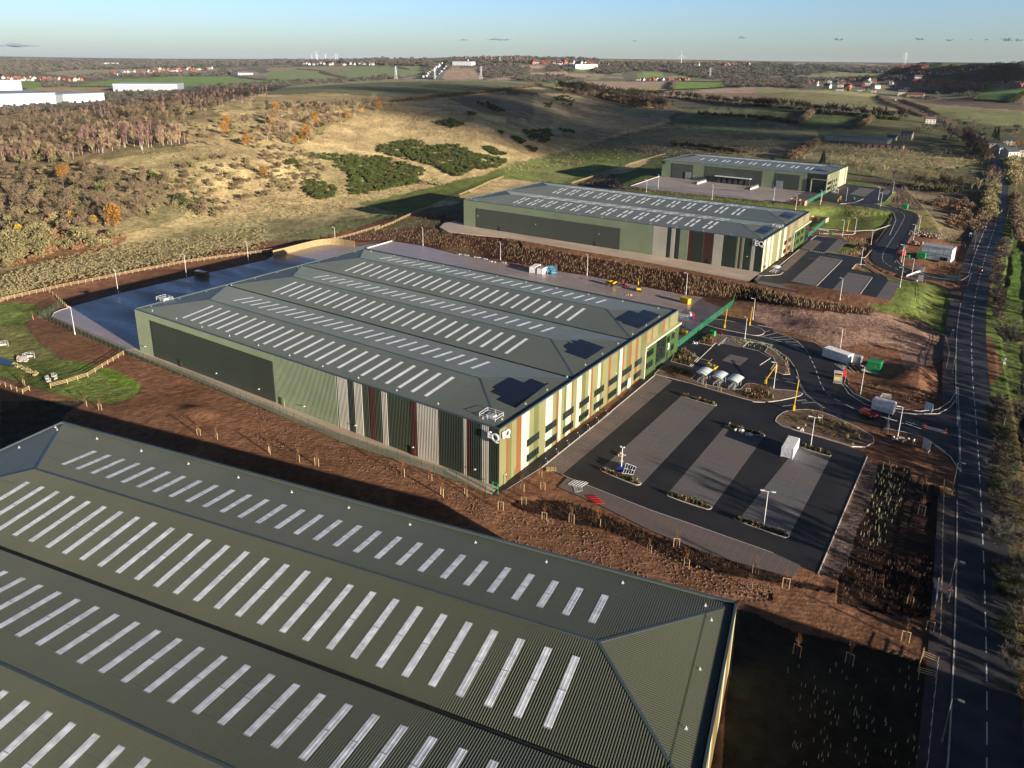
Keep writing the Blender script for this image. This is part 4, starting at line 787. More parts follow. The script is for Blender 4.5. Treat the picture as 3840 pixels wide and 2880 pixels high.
g0 = bpy_(*uv('e', 1252, 790), yB); g1 = bpy_(*uv('f', 160, 1112), yB); dark_panel(tB, g0[0]-xB, g1[0]-xB, (g0[2]+g1[2])/2)
for c, a, b in (('e', 1505, 1160), ('f', 255, 1488), ('j', 1335, 460)): P = bpy_(*uv(c, a, b), yB); door(tB, P[0]-xB, -.28, 0, m=CLAD['P'] if a == 255 else CLAD['M'] if a == 1335 else FRAME)
for c, a, b in (('e', 1215, 990), ('e', 1805, 1212), ('e', 2158, 1342), ('f', 432, 1485), ('j', 858, 205), ('j', 1335, 385), ('j', 1848, 568)): P = bpy_(*uv(c, a, b), yB); lamp_box(tB, P[0]-xB, -.15, P[2])
# windows of the offices on the east wall: photo corners -> wall plane
def window(t, X, y0, y1, z0, z1, o, mull=4, proud=.05):
    mb = MB(); yy0, yy1 = sorted((y0, y1)); yc = (yy0+yy1)/2; L = yy1-yy0; xx = X-o[0]+proud
    mb.box((xx, yc-o[1], (z0+z1)/2), (.16, L, z1-z0)); fr = mb.build('window', FRAME, t)
    g = MB(); n = max(1, mull); w = L/n
    for k in range(n): g.box((xx+.085, yy0+w*(k+.5)-o[1], (z0+z1)/2), (.02, w*.86, (z1-z0)*.84))
    g.build('pane', GLASS, fr)
def win_px(t, X, o, c, a, b, a2, b2, h=1.9, mull=5):
    p = bpx(*uv(c, a, b), X); q = bpx(*uv(c, a2, b2), X); z0 = (p[2]+q[2])/2-(o[2] if len(o) > 2 else 0); window(t, X, p[1], q[1], z0, z0+h, o, mull)
oB = (xB, yB)
# (lower-left and lower-right photo corners)
for c, a, b, a2, b2 in (('k', 165, 392, 266, 318), ('k', 163, 520, 262, 440), ('k', 320, 275, 412, 210), ('k', 318, 397, 408, 330), ('k', 463, 165, 551, 108), ('k', 461, 286, 547, 226), ('g', 598, 1512, 680, 1455), ('g', 594, 1622, 676, 1565), ('g', 724, 1413, 802, 1362), ('g', 719, 1525, 796, 1470), ('g', 842, 1327, 914, 1278), ('g', 837, 1435, 908, 1385), ('g', 955, 1243, 1032, 1195), ('g', 947, 1350, 1000, 1312), ('g', 1058, 1170, 1116, 1130), ('g', 1049, 1273, 1110, 1230)):
    win_px(tB, FACW, oB, c, a, b, a2, b2, 1.75, 5)
P = bpx(*uv('g', 1010, 1320), FACW); door(tB, LB+.1, P[1]-yB, 0, 1.6, 2.6, 1, WHT)
P = bpx(*uv('j', 2085, 700), FACW); door(tB, LB+.1, P[1]-yB, 0, 1.2, 2.3, 1, CLAD['G'])
for c, a, b in (('j', 2082, 614), ('k', 150, 305), ('g', 570, 1443), ('g', 896, 1213), ('g', 1015, 1252)): P = bpx(*uv(c, a, b), FACW); lamp_box(tB, LB, P[1]-yB, P[2], (1, 0))
# projecting green entrance block framed in cream
ye0 = bpx(*uv('g', 1128, 1250), FACW+.6)[1]-yB; ye1 = WB-.15; zt_e = 9.0
mb = MB(); mb.box((LB+.35, (ye0+ye1)/2, zt_e/2), (.7, ye1-ye0, zt_e), mi=CK.index('E')); eo = mb.build('entrance_block', CM, tB)
mb = MB(); mb.box((LB+.55, (ye0+ye1)/2+.1, zt_e+.25), (1.3, ye1-ye0+.9, .5), mi=CK.index('Y')); mb.box((LB+.55, ye0-.2, zt_e/2), (1.3, .5, zt_e), mi=CK.index('Y')); mb.build('entrance_frame', CM, eo)
XF = FACW+.72
for c, a, b, a2, b2, h, mu in (('g', 1157, 1092, 1214, 1055, 2.0, 3), ('g', 1150, 1190, 1206, 1150, 1.9, 3), ('g', 1327, 965, 1350, 950, 1.9, 1), ('g', 1366, 935, 1390, 920, 1.9, 1), ('g', 1356, 1035, 1382, 1012, 1.9, 1)): win_px(tB, XF, oB, c, a, b, a2, b2, h, mu)
win_px(tB, XF, oB, 'g', 1232, 1145, 1308, 1092, 8.2, 5)
P = bpx(*uv('g', 1328, 1085), XF); door(tB, LB+.78, P[1]-yB, 0, 1.6, 2.6, 1)
for c, a, b in (('g', 1158, 1023), ('g', 1380, 864)): P = bpx(*uv(c, a, b), XF); lamp_box(tB, LB+.7, P[1]-yB, P[2], (1, 0))
def text_obj(name, s, size, loc_, rot, parent, m=None, ext=.12, bold=.03):
    cu = bpy.data.curves.new(name, 'FONT'); cu.body = s; cu.size = size; cu.extrude = ext; cu.offset = bold; cu.align_x = 'CENTER'; cu.align_y = 'CENTER'
    o = bpy.data.objects.new(name, cu); COL.objects.link(o); dg = bpy.context.evaluated_depsgraph_get(); me = bpy.data.meshes.new_from_object(o.evaluated_get(dg)); bpy.data.objects.remove(o)
    me.materials.clear(); me.materials.append(m or WHT); o = bpy.data.objects.new(name, me); COL.objects.link(o); o.location = loc_; o.rotation_euler = rot
    if parent: o.parent = parent
    return o
RS, RE = (pi/2, 0, 0), (pi/2, 0, pi/2)
P = bpy_(*uv('j', 1975, 283), yB); Q = bpy_(*uv('j', 2012, 300), yB)
text_obj('logo_lettering', 'E', 2.0, (P[0]-xB-.1, -.55, P[2]), RS, tB, bold=.05); text_obj('logo_lettering', 'Q', 2.4, (Q[0]-xB+.2, -.55, Q[2]-.1), RS, tB, bold=.05)
P = bpx(*uv('j', 2063, 288), FACW); Q = bpx(*uv('j', 2088, 275), FACW)
text_obj('logo_lettering', 'E', 2.0, (LB+.4, P[1]-yB, P[2]), RE, tB, bold=.05); text_obj('logo_lettering', 'Q', 2.4, (LB+.4, Q[1]-yB+.2, Q[2]-.1), RE, tB, bold=.05)
P = bpx(*uv('g', 1335, 993), XF); text_obj('number_lettering', '3', 2.6, (LB+.95, P[1]-yB, P[2]), RE, tB, bold=.05)
def solar(t, L, ym, ze, he, rise, cells, cx0):
    """panel field on the east hip: cells = rows of (offset along y in panels, count)"""
    mb = MB()
    for r, (o_, n_) in enumerate(cells):
        x0 = cx0-1.75*r; zf = lambda x: ze+(L-x)/he*rise+.16
        mb.quad((x0, ym+o_, zf(x0)), (x0, ym+o_+n_, zf(x0)), (x0-1.7, ym+o_+n_, zf(x0-1.7)), (x0-1.7, ym+o_, zf(x0-1.7)))
        mb.quad((x0, ym+o_, zf(x0)), (x0, ym+o_+n_, zf(x0)), (x0, ym+o_+n_, zf(x0)-.15), (x0, ym+o_, zf(x0)-.15))
    mb.build('solar_array', PVM, t)
def solar_poly(t, pts, z0, org, L, ze, he, rise):
    zf = lambda x: ze+(L-x)/he*rise+.14; mb = MB(); P = [bp(u, v, z0) for u, v in pts]; P = [(q[0]-org[0], q[1]-org[1]) for q in P]
    P = [bp(u, v, zf(p[0])+(org[2] if len(org) > 2 else 0)) for (u, v), p in zip(pts, P)]; P = [(q[0]-org[0], q[1]-org[1]) for q in P]
    Q = [(round(p[0]/1.0)*1.0, round(p[1]/1.0)*1.0) for p in P]; R_ = [Q[0]]
    for a in Q[1:]:                               # arrays step in whole panels
        b = R_[-1]
        if abs(a[0]-b[0]) > .2 and abs(a[1]-b[1]) > .2: R_.append((a[0], b[1]) if abs(a[0]-b[0]) > abs(a[1]-b[1]) else (b[0], a[1]))
        if a != R_[-1]: R_.append(a)
    mb.prism(R_, [zf(p[0])-.12 for p in R_], [zf(p[0]) for p in R_]); mb.build('solar_array', PVM, t)
for pl in (((-116, 1365), (-111, 1330), (-20, 1265), (75, 1262), (150, 1295), (215, 1258), (360, 1305), (60, 1505), (-91, 1440), (-41, 1400)), ((470, 985), (500, 955), (545, 965), (560, 950), (590, 955), (630, 943), (820, 1005), (665, 1105), (475, 1030), (500, 1010)), ((900, 765), (1020, 690), (1110, 705), (1140, 692), (1270, 725), (1080, 840), (955, 800), (975, 790))):
    solar_poly(tB, UV('g', *pl), 13.9, (xB, yB), LB, zeB, 16.4, 1.65)
def roof_hatch(t, x, y, z, rot=0):
    o = MB(); o.box((x, y, z+.35), (1.8, 1.4, .7), rot); h = o.build('roof_hatch', STEEL, t); r = MB()
    for zz in (.6, 1.15):
        for a, b in (((-2, -1.5), (2, -1.5)), ((2, -1.5), (2, 1.5)), ((2, 1.5), (-2, 1.5)), ((-2, 1.5), (-2, -1.5))): r.bar((x+a[0], y+a[1], z+zz), (x+b[0], y+b[1], z+zz), .06)
    for a in ((-2, -1.5), (2, -1.5), (2, 1.5), (-2, 1.5), (0, -1.5), (0, 1.5)): r.bar((x+a[0], y+a[1], z), (x+a[0], y+a[1], z+1.15), .06)
    r.build('guard_rail', WHT, h)
P = bp(*uv('f', 1975, 1575), zeB+.3); roof_hatch(tB, P[0]-xB, P[1]-yB, zeB+.1); P = bp(*uv('e', 1367, 605), zeB+.4); roof_hatch(tB, P[0]-xB, P[1]-yB, zeB+.2)
# --- upper warehouse (two spans)
xC, yC, zC, LC, WC, HC = -231.3, 300.4, 4.0, 152.2, 75.7, 13.44; XE = xC+LC
tC = thing('warehouse', 'warehouse beyond the planted bank with paired rooflights on two roof spans', 'warehouse', (xC, yC, zC))
bS = south_bands('g', [(1220, 'w'), (1333, 'K'), (1366, 'w'), (1402, 'K'), (1438, 'P'), (1512, 'M'), (1548, 'K'), (1640, 'M'), (1718, 'w'), (1798, 'K'), (1912, 'P'), (1935, 'M'), (1952, 'P'), (1975, 'K'), (2035, 'w'), (2068, 'K')], yC, xC, LC, slope=.1365, yo=-140)
q4 = lambda x, y: (2550+.4728*x, 780+.4728*y)
EPC = [('z',)+q4(x, 262-.62*(x-665))+(k,) for x, k in ((672, 'W'), (682, 'G'), (703, 'W'), (721, 'G'), (733, 'W'), (748, 'G'), (792, 'W'), (806, 'H'), (832, 'W'), (850, 'G'), (858, 'O'), (876, 'G'), (905, 'H'), (930, 'O'), (940, 'G'), (985, 'O'), (996, 'G'))]
bE = east_bands(EPC, XE, yC, WC, 'W')
zeC, zrC = shell(tC, LC, WC, HC, 2, 16, 15.5, 1.95, ROOFB, bandsS=bS, bandsE=bE)
xc = [(-204.7-xC)+8.15*k+d for k in range(13) for d in (0, 2.5)]; SCc = WC/2
rooflights(tC, [(xc, 5.8, 10.6, 0, 1), (xc, 12.3, 17.0, 0, 1), (xc, 43.7, 48.4, 1, 1), (xc, 50.1, 54.9, 1, 1), (xc, 27.5, 32, 0, -1), (xc, 21, 25.6, 0, -1), (xc, 65.3, 70, 1, -1), (xc, 58.8, 63.4, 1, -1)], SCc, zeC, 1.95, 1.0, [RLB, RLB])
g0 = bpy_(*uv('b', 1742, 1398), yC); g1 = bpy_(*uv('c', 946, 1566), yC); dark_panel(tC, g0[0]-xC, g1[0]-xC, (g0[2]+g1[2])/2-zC)
for c, a, b in (('b', 1935, 1570), ('g', 735, 150), ('g', 1682, 300)): P = bpy_(*uv(c, a, b), yC); door(tC, P[0]-xC, -.28, 0)
for c, a, b in (('b', 1755, 1457), ('c', 243, 1528), ('c', 768, 1608), ('g', 1997, 245)): P = bpy_(*uv(c, a, b), yC); lamp_box(tC, P[0]-xC, -.15, P[2]-zC)
oC = (xC, yC, zC)
anchors(tC, [(6+12*k, 2.0) for k in range(12)]+[(LC-2.2, 4+9*k) for k in range(8)]+[(2, 4+9*k) for k in range(8)], lambda x, y: zeC+.2)
for pl in (((590, 187), (680, 142), (750, 160), (665, 208)), ((787, 68), (855, 30), (930, 47), (860, 87))): solar_poly(tC, [q4(*q) for q in pl], 18.0, oC, LC, zeC, 15.5, 1.95)
P = bpy_(*uv('g', 2085, 140), yC); text_obj('logo_lettering', 'EQ', 2.9, (P[0]-xC+.6, -.35, P[2]-zC), RS, tC, bold=.05)
P = bpx(*uv('h', 82, 134), XE); text_obj('logo_lettering', 'EQ', 2.5, (LC+.3, P[1]-yC, P[2]-zC), RE, tC, bold=.05)
P = bp(*uv('d', 170, 1550), 17.6); roof_hatch(tC, P[0]-xC, P[1]-yC, zeC+.3)
ye0 = bpx(*q4(885, 320), XE+.6)[1]-yC
mb = MB(); mb.box((LC+.35, (ye0+WC-1)/2, 4.4), (.7, WC-1-ye0, 8.8), mi=CK.index('E')); eo = mb.build('entrance_block', CM, tC)
mb = MB(); mb.box((LC+.55, (ye0+WC)/2, 9.0), (1.3, WC-ye0, .5), mi=CK.index('Y')); mb.box((LC+.55, ye0-.2, 4.4), (1.3, .5, 8.8), mi=CK.index('Y')); mb.build('entrance_frame', CM, eo)
for x, y, x2, y2 in ((823, 297, 843, 285), (815, 362, 835, 350), (858, 273, 878, 262), (850, 337, 870, 325)): p = bpx(*q4(x, y), XE); q = bpx(*q4(x2, y2), XE); z0 = (p[2]+q[2])/2-zC; window(tC, XE, p[1], q[1], z0, z0+1.9, oC, 4)
for x, y in ((894, 248), (927, 226), (960, 204), (888, 310), (919, 287), (951, 263)): p = bpx(*q4(x, y), XE+.7); q = bpx(*q4(x+20, y-12), XE+.7); z0 = (p[2]+q[2])/2-zC; window(tC, XE+.7, p[1], q[1], z0, z0+1.9, oC, 3)
p = bpx(*q4(985, 252), XE+.7); q = bpx(*q4(1012, 235), XE+.7); window(tC, XE+.7, p[1], q[1], .1, 8.3, oC, 3)
# --- farthest warehouse with dock doors
aD = radians(-1.7); LD, WD, HD, zD = 112.4, 54.5, 11.8, 8.0; oD = (-210.0, 504.0, 8.0)
tD = thing('warehouse', 'farthest of the striped warehouses with six dock doors facing its pale yard', 'warehouse', oD, aD)
ca, sa = cos(aD), sin(aD)
def Dloc(u, v):                                  # photo pixel on its south wall -> (x, z) on the wall
    d = ray(u, v); nx, ny = -sa, ca; t = ((oD[0]*nx+oD[1]*ny))/(d[0]*nx+d[1]*ny); P = CAMP+t*d; return ((P[0]-oD[0])*ca+(P[1]-oD[1])*sa, P[2]-zD)
qD = lambda x, y: (2400+.3797*x, 540+.3797*y)
xw = lambda x, y: Dloc(*qD(x, y))
bS = [(0, xw(1645, 380)[0], 'P'), (xw(1645, 380)[0], LD, 'K')]
bE = [(0, 6, 'G'), (6, 26, 'H'), (26, 28, 'O'), (28, 33, 'G'), (33, 35.5, 'W'), (35.5, 38, 'G'), (38, 41.5, 'W'), (41.5, 44, 'G'), (44, 46, 'W'), (46, 51, 'G'), (51, 53, 'W'), (53, WD, 'G')]
zeD, zrD = shell(tD, LD, WD, HD, 1, 15, 14, 2.0, ROOFB, bandsS=bS, bandsE=bE)
xd = []
for k in range(9): xd += [20+9.4*k, 23.1+9.4*k]
rooflights(tD, [(xd[1:], 12.5, 20.5, 0, 1), (xd[1:], 34, 42, 0, -1)], WD, zeD, 2.0, 1.1, [RLB, RLB])
for a, b, zz in ((318, 530, 190), (648, 1218, 220), (1337, 1585, 290)): x0, z1 = xw(a, zz); x1, _ = xw(b, zz); dark_panel(tD, x0, x1, min(z1, 10.4))
for a, w in ((476, 4.2), (1388, 4.4)): x0, _ = xw(a, 310); mb = MB(); mb.box((x0, -.38, 2.6), (w, .2, 5.0)); mb.build('roller_door', mat('door_grey', (.22, .26, .25), rough=.5), tD)
x0 = xw(755, 350)[0]; x1 = xw(1092, 380)[0]; dd = (x1-x0)/6
mb = MB(); mb.box(((x0+x1)/2, -1.6, 4.6), (x1-x0+1, 3.4, .3)); cn = mb.build('dock_canopy', WHT, tD)
for k in range(6):
    mb = MB(); mb.box((x0+dd*(k+.5), -.9, 2.1), (3.3, 1.6, 3.9)); o = mb.build('dock_shelter', BLKM, tD); m2 = MB(); m2.box((x0+dd*(k+.5), -1.75, 1.9), (2.4, .12, 2.9)); m2.build('dock_door', mat('dock_curtain', (.05, .055, .055)), o)
DPIT = [(x0-12, x0-1), (x1+1, x1+11)]
for sgn, (a, b) in zip((-1, 1), DPIT):
    mb = MB(); mb.box(((a+b)/2, -10, .5), (.3, 16, .9)); w_ = mb.build('ramp_wall', KERB, tD); r = MB()
    for zz in (1.3, 1.8): r.bar(((a+b)/2, -18, zz), ((a+b)/2, -2, zz), .08)
    for k in range(9): r.bar(((a+b)/2, -18+2*k, .9), ((a+b)/2, -18+2*k, 1.8), .08)
    r.build('hand_rail', STEEL, w_)
x0 = xw(1690, 400)[0]; mb = MB(); mb.box(((x0+LD)/2, -.25, 8.3), (LD-x0, 1.1, .5), mi=CK.index('P')); mb.box((x0, -.25, 4.1), (.6, 1.1, 8.2), mi=CK.index('P')); mb.box((LD+.3, 6.5, 8.3), (1.1, 13, .5), mi=CK.index('P')); mb.box((LD+.3, 13, 4.1), (1.1, .6, 8.2), mi=CK.index('P')); mb.build('entrance_frame', CM, tD)
for zz in (1.5, 4.9): window(tD, oD[0]+LD, oD[1]+2, oD[1]+11.5, zz, zz+1.9, (oD[0], oD[1]), 5)
mb = MB(); mb.box((LD-4.5, -.08, 3.6), (7, .2, 6.4)); mb.build('window', GLASS, tD)
for yy in (18, 24):
    for zz in (1.5, 4.9): window(tD, oD[0]+LD, oD[1]+yy, oD[1]+yy+3, zz, zz+1.6, (oD[0], oD[1]), 3)
x0, z0 = xw(232, 180); text_obj('logo_lettering', 'EQ', 2.6, (x0+.4, -.35, z0), RS, tD, m=GUT, bold=.05)
for yy in (13, 38): solar(tD, LD, yy, zeD, 14, 2.0, [(-2, 5)]*4, LD-3-(0 if yy < 20 else 0))
anchors(tD, [(6+12*k, 1.6) for k in range(9)], lambda x, y: zeD+.2)
# ------------------------------------------------------------------ vegetation
def veg(name, c1, c2, rough=.9, tr=0.0):
    m, n, l, b = nt(name); oi = n.new('ShaderNodeObjectInfo'); ge = n.new('ShaderNodeNewGeometry'); ad = n.new('ShaderNodeMath'); ad.operation = 'ADD'
    sc = n.new('ShaderNodeMath'); sc.operation = 'MULTIPLY'; sc.inputs[1].default_value = .55; l.new(ge.outputs['Random Per Island'], sc.inputs[0]); s2 = n.new('ShaderNodeMath'); s2.operation = 'MULTIPLY'; s2.inputs[1].default_value = .45
    l.new(oi.outputs['Random'], s2.inputs[0]); l.new(sc.outputs[0], ad.inputs[0]); l.new(s2.outputs[0], ad.inputs[1])
    mx = n.new('ShaderNodeMix'); mx.data_type = 'RGBA'; mx.inputs[6].default_value = (*c1, 1); mx.inputs[7].default_value = (*c2, 1); l.new(ad.outputs[0], mx.inputs[0])
    l.new(mx.outputs[2], b.inputs['Base Color']); b.inputs['Roughness'].default_value = rough; b.inputs['Specular IOR Level'].default_value = .15; MATS[name] = m; return m
VM = dict(twig=veg('twigs_brown', (.25, .18, .115), (.13, .095, .062)), pale=veg('twigs_pale', (.44, .345, .185), (.26, .20, .11)), birch=veg('twigs_birch', (.28, .15, .12), (.15, .085, .08)), olive=veg('shrub_olive', (.36, .31, .15), (.17, .15, .07)),
   leaf=veg('leaf_orange', (.44, .22, .05), (.24, .12, .03)), yel=veg('leaf_yellow', (.65, .42, .06), (.4, .24, .03)), con=veg('needles', (.03, .055, .02), (.012, .022, .01)), gorse=veg('gorse', (.10, .12, .035), (.035, .045, .018)),
   plantd=veg('hedge_plants', (.17, .10, .055), (.06, .035, .022)), dark=veg('twigs_dark', (.09, .07, .05), (.035, .03, .022)), farw=veg('far_wood', (.15, .125, .105), (.07, .065, .055)), farg=veg('far_wood_green', (.09, .105, .06), (.05, .055, .035)), straw=veg('straw_grass', (.46, .36, .19), (.26, .21, .10)), bark=mat('bark', (.12, .09, .065), rough=.9, scale=4), wbark=mat('birch_bark', (.62, .56, .48), rough=.8, var=.25, scale=3), stake=mat('stake_wood', (.56, .40, .22), rough=.8, scale=5),
   tube=veg('tree_tube', (.40, .30, .15), (.16, .14, .075)), tubeg=veg('tree_tube_green', (.30, .42, .24), (.45, .42, .25)), red=veg('twigs_red', (.26, .12, .05), (.15, .075, .035)), rust=veg('scrub_rust', (.40, .24, .13), (.24, .13, .07)))
def crown(mb, h0, h1, r, n, size, rnd, shape='round', mi=0, lobes=0):
    L = [(rnd.uniform(-.45, .45)*r, rnd.uniform(-.45, .45)*r, rnd.uniform(.25, .85)) for _ in range(lobes)]
    for _ in range(n):
        t = rnd.random(); a = rnd.uniform(0, 2*pi)
        if shape == 'round': prof = math.sqrt(max(0, 1-(2*t-1)**2))*.95+.05
        elif shape == 'cone': prof = (1-t)**.8
        elif shape == 'fan': prof = .35+.65*math.sin(pi*min(1, t*.9+.1))
        else: prof = .5+.5*math.sin(pi*t)
        q = r*prof*math.sqrt(rnd.uniform(.15, 1))*rnd.uniform(.8, 1.12); z = h0+(h1-h0)*t
        x, y = q*cos(a), q*sin(a)
        if L and rnd.random() < .75: l_ = rnd.choice(L); x = l_[0]+(x)*.6; y = l_[1]+y*.6; z = h0+(h1-h0)*(l_[2]+(t-.5)*.45)
        s = size*rnd.uniform(.6, 1.3)
        d = Vector((cos(a)*.7+rnd.uniform(-.6, .6), sin(a)*.7+rnd.uniform(-.6, .6), rnd.uniform(-.2, 1.1))).normalized()*s; w = d.cross(Vector((rnd.uniform(-1, 1), rnd.uniform(-1, 1), rnd.uniform(-1, 1)))).normalized()*s
        yield x, y, z, d, w
def leafy(h0, h1, r, n, size, seed, shape='round', ar=.55, lobes=0, mb=None, mi=0):
    rnd = random.Random(seed); mb = mb or MB()
    for x, y, z, d, w in crown(mb, h0, h1, r, n, size, rnd, shape, lobes=lobes):
        w = w*ar; mb.add([(x-d.x-w.x, y-d.y-w.y, z-d.z-w.z), (x+d.x-w.x, y+d.y-w.y, z+d.z-w.z), (x+w.x*1.2, y+w.y*1.2, z+w.z*1.2+d.z*.4)], [(0, 1, 2)], mi)
    return mb
def bare(h, r, n, seed, shape='fan', lean=0, tw=.05, mb=None, mi=0, lw=.09):
    """limbs forking from the trunk plus fine twigs"""
    rnd = random.Random(seed); mb = mb or MB(); tips = []
    for k in range(9):
        a = 2*pi*k/9+rnd.uniform(-.3, .3); z0 = h*rnd.uniform(.18, .55); z1 = h*rnd.uniform(.6, .95); q = r*rnd.uniform(.35, .9)
        p = (0, 0, z0); e = (q*cos(a), q*sin(a), z1); mb.tube(p, e, lw, lw*.25, 4, mi, False); tips.append((p, e))
        for j in range(3):
            t = rnd.uniform(.35, .85); m_ = tuple(p[i]+(e[i]-p[i])*t for i in range(3)); a2 = a+rnd.uniform(-1, 1); e2 = (m_[0]+r*.35*cos(a2), m_[1]+r*.35*sin(a2), m_[2]+h*rnd.uniform(.05, .25)); mb.tube(m_, e2, lw*.45, lw*.12, 3, mi, False); tips.append((m_, e2))
    for _ in range(n):
        p, e = rnd.choice(tips); t = rnd.uniform(.3, 1.0); m_ = Vector(p)*(1-t)+Vector(e)*t; d = Vector((rnd.uniform(-1, 1), rnd.uniform(-1, 1), rnd.uniform(-.1, 1.2))).normalized()*rnd.uniform(.5, 1.4)*r*.28
        w = d.cross(Vector((rnd.random(), rnd.random(), .3))).normalized()*tw; mb.add([m_-w, m_+w, m_+d], [(0, 1, 2)], mi)
    return mb
def tree_proto(name, label, cat, crown_mb, cm, trunk, h0, r0, tm, seed=0, whole=False):
    """thing with a trunk and a crown; whole=True joins both for trees a few pixels tall"""
    t = MB(); t.tube((0, 0, -.3), (.1, .05, h0), r0, r0*.55, 7)
    if whole:
        o = len(crown_mb.f); crown_mb.tube((0, 0, -.3), (.1, .05, h0), r0, r0*.55, 5, 1)
        ob = crown_mb.build(name, [cm, tm]); return tag(ob, label, cat)
    e = thing(name, label, cat); t.build('trunk', tm, e); crown_mb.build('crown', cm, e); return e
VG = {}
def proto_mesh(key, fn, mats):
    VG[key] = fn().mesh(key, mats); return VG[key]
def shrub(seed, r, h, n=150, size=.5, lobes=4): return lambda: leafy(0, h, r, n, size, seed, 'round', lobes=lobes)
# meshes for hillside plants (single mesh each: they are a few pixels tall)
def with_trunk(f, h0, r0, mi=1):
    def g():
        mb = f(); mb.tube((0, 0, -.5), (0, 0, h0), r0, r0*.5, 4, mi); return mb
    return g
for s in range(3):
    proto_mesh('shrub_olive%d' % s, shrub(s, 2.6+s*.6, 3.0+s*.8, 230, .42), [VM['olive']])
    proto_mesh('shrub_brown%d' % s, shrub(10+s, 2.4+s*.5, 3.2+s*.6, 210, .4), [VM['twig']])
    proto_mesh('bare%d' % s, with_trunk(lambda s=s: bare(8+s, 2.8, 330, 20+s, tw=.085), 5, .2), [VM['pale'], VM['bark']])
    proto_mesh('birch%d' % s, with_trunk(lambda s=s: bare(9+s, 1.9, 300, 30+s, tw=.08), 8.2, .17), [VM['birch'], VM['wbark']])
    proto_mesh('oak%d' % s, with_trunk(lambda s=s: leafy(1.0, 8.5+s, 4.0+.4*s, 900, .42, 40+s, 'round', .6, lobes=9), 3, .3), [VM['leaf'], VM['bark']])
    proto_mesh('gorse%d' % s, shrub(50+s, 2.2, 2.2, 190, .4, 5), [VM['gorse']])
    proto_mesh('darktree%d' % s, with_trunk(lambda s=s: bare(9, 3.4, 300, 60+s, tw=.11), 5, .22), [VM['dark'], VM['bark']])
    proto_mesh('conifer%d' % s, with_trunk(lambda s=s: leafy(.5, 11+s, 3.0, 800, .5, 70+s, 'cone', .6), 3, .25), [VM['con'], VM['bark']])
    proto_mesh('browntree%d' % s, with_trunk(lambda s=s: bare(9+s, 3.4, 420, 75+s, tw=.08), 5, .24), [VM['twig'], VM['bark']])
    proto_mesh('yellowtree%d' % s, with_trunk(lambda s=s: leafy(.5, 5, 2.0, 300, .35, 80+s), 2, .15), [VM['yel'], VM['bark']])
    proto_mesh('rustshrub%d' % s, shrub(90+s, 2.0, 1.7, 150, .35), [VM['rust']]); proto_mesh('fine%d' % s, lambda s=s: bare(4.5+s, 3.0, 1500, 130+s, tw=.035, lw=.05), [VM['farw']]); proto_mesh('finegreen%d' % s, lambda s=s: leafy(0, 3.4, 2.4, 1500, .13, 140+s, lobes=7), [VM['gorse']])
def pts_in(poly, n, seed=0, keep=None):
    rnd = random.Random(seed); us = [q[0] for q in poly]; vs = [q[1] for q in poly]; out = []; tries = 0
    pa = np.array(poly)
    while len(out) < n and tries < n*30:
        tries += 1; u = rnd.uniform(min(us), max(us)); v = rnd.uniform(min(vs), max(vs))
        if not inpoly(np.array([u]), np.array([v]), poly)[0]: continue
        if keep and not keep(u, v, rnd): continue
        P = hit(u, v)
        if P: out.append(P)
    return out
def merged(name, places, label=None, kind='stuff', group=None, cat=None):
    """places: (mesh key, x, y, z, scale, rot) -> one object"""
    vs, fs, ms, mats = [], [], [], []; base = 0
    cache = {}
    for key, x, y, z, s, r in places:
        if key not in cache:
            me = VG[key]; v = np.empty(len(me.vertices)*3); me.vertices.foreach_get('co', v); cache[key] = (v.reshape(-1, 3), [tuple(p.vertices) for p in me.polygons], np.array([p.material_index for p in me.polygons]))
            for m in me.materials:
                if m not in mats: mats.append(m)
        v, f, mi = cache[key]; c, sn = cos(r), sin(r); sx = s if not hasattr(s, '__len__') else s[0]; sz = s if not hasattr(s, '__len__') else s[1]
        vs.append(np.stack([(v[:, 0]*c-v[:, 1]*sn)*sx+x, (v[:, 0]*sn+v[:, 1]*c)*sx+y, v[:, 2]*sz+z], 1)); fs.append((key, base)); base += len(v)
    me = bpy.data.meshes.new(name); V = np.concatenate(vs).astype(np.float32)
    LI, LT, MI = [], [], []
    flat_cache = {k: (np.concatenate([np.array(f) for f in c[1]]), np.array([len(f) for f in c[1]]), np.array([mats.index(VG[k].materials[m]) for m in c[2]])) for k, c in cache.items()}
    for key, b in fs: a = flat_cache[key]; LI.append(a[0]+b); LT.append(a[1]); MI.append(a[2])
    LI = np.concatenate(LI).astype(np.int32); LT = np.concatenate(LT).astype(np.int32); MI = np.concatenate(MI).astype(np.int32)
    me.vertices.add(len(V)); me.vertices.foreach_set('co', V.ravel()); me.loops.add(len(LI)); me.loops.foreach_set('vertex_index', LI)
    me.polygons.add(len(LT)); me.polygons.foreach_set('loop_start', np.r_[0, np.cumsum(LT)[:-1]].astype(np.int32)); me.polygons.foreach_set('loop_total', LT); me.polygons.foreach_set('material_index', MI)
    for m in mats: me.materials.append(m)
    me.update(calc_edges=True); o = bpy.data.objects.new(name, me); COL.objects.link(o); return tag(o, label, cat, group, kind)
RND = random.Random(5)
def single(key, name, label, cat, P, s=1.0, group=None):
    o = bpy.data.objects.new(name, VG[key]); COL.objects.link(o); o.location = (P[0], P[1], P[2]-.3); o.rotation_euler = (0, 0, RND.uniform(0, 6.28)); o.scale = (s*RND.uniform(.9, 1.1), s*RND.uniform(.9, 1.1), s); return tag(o, label, cat, group)
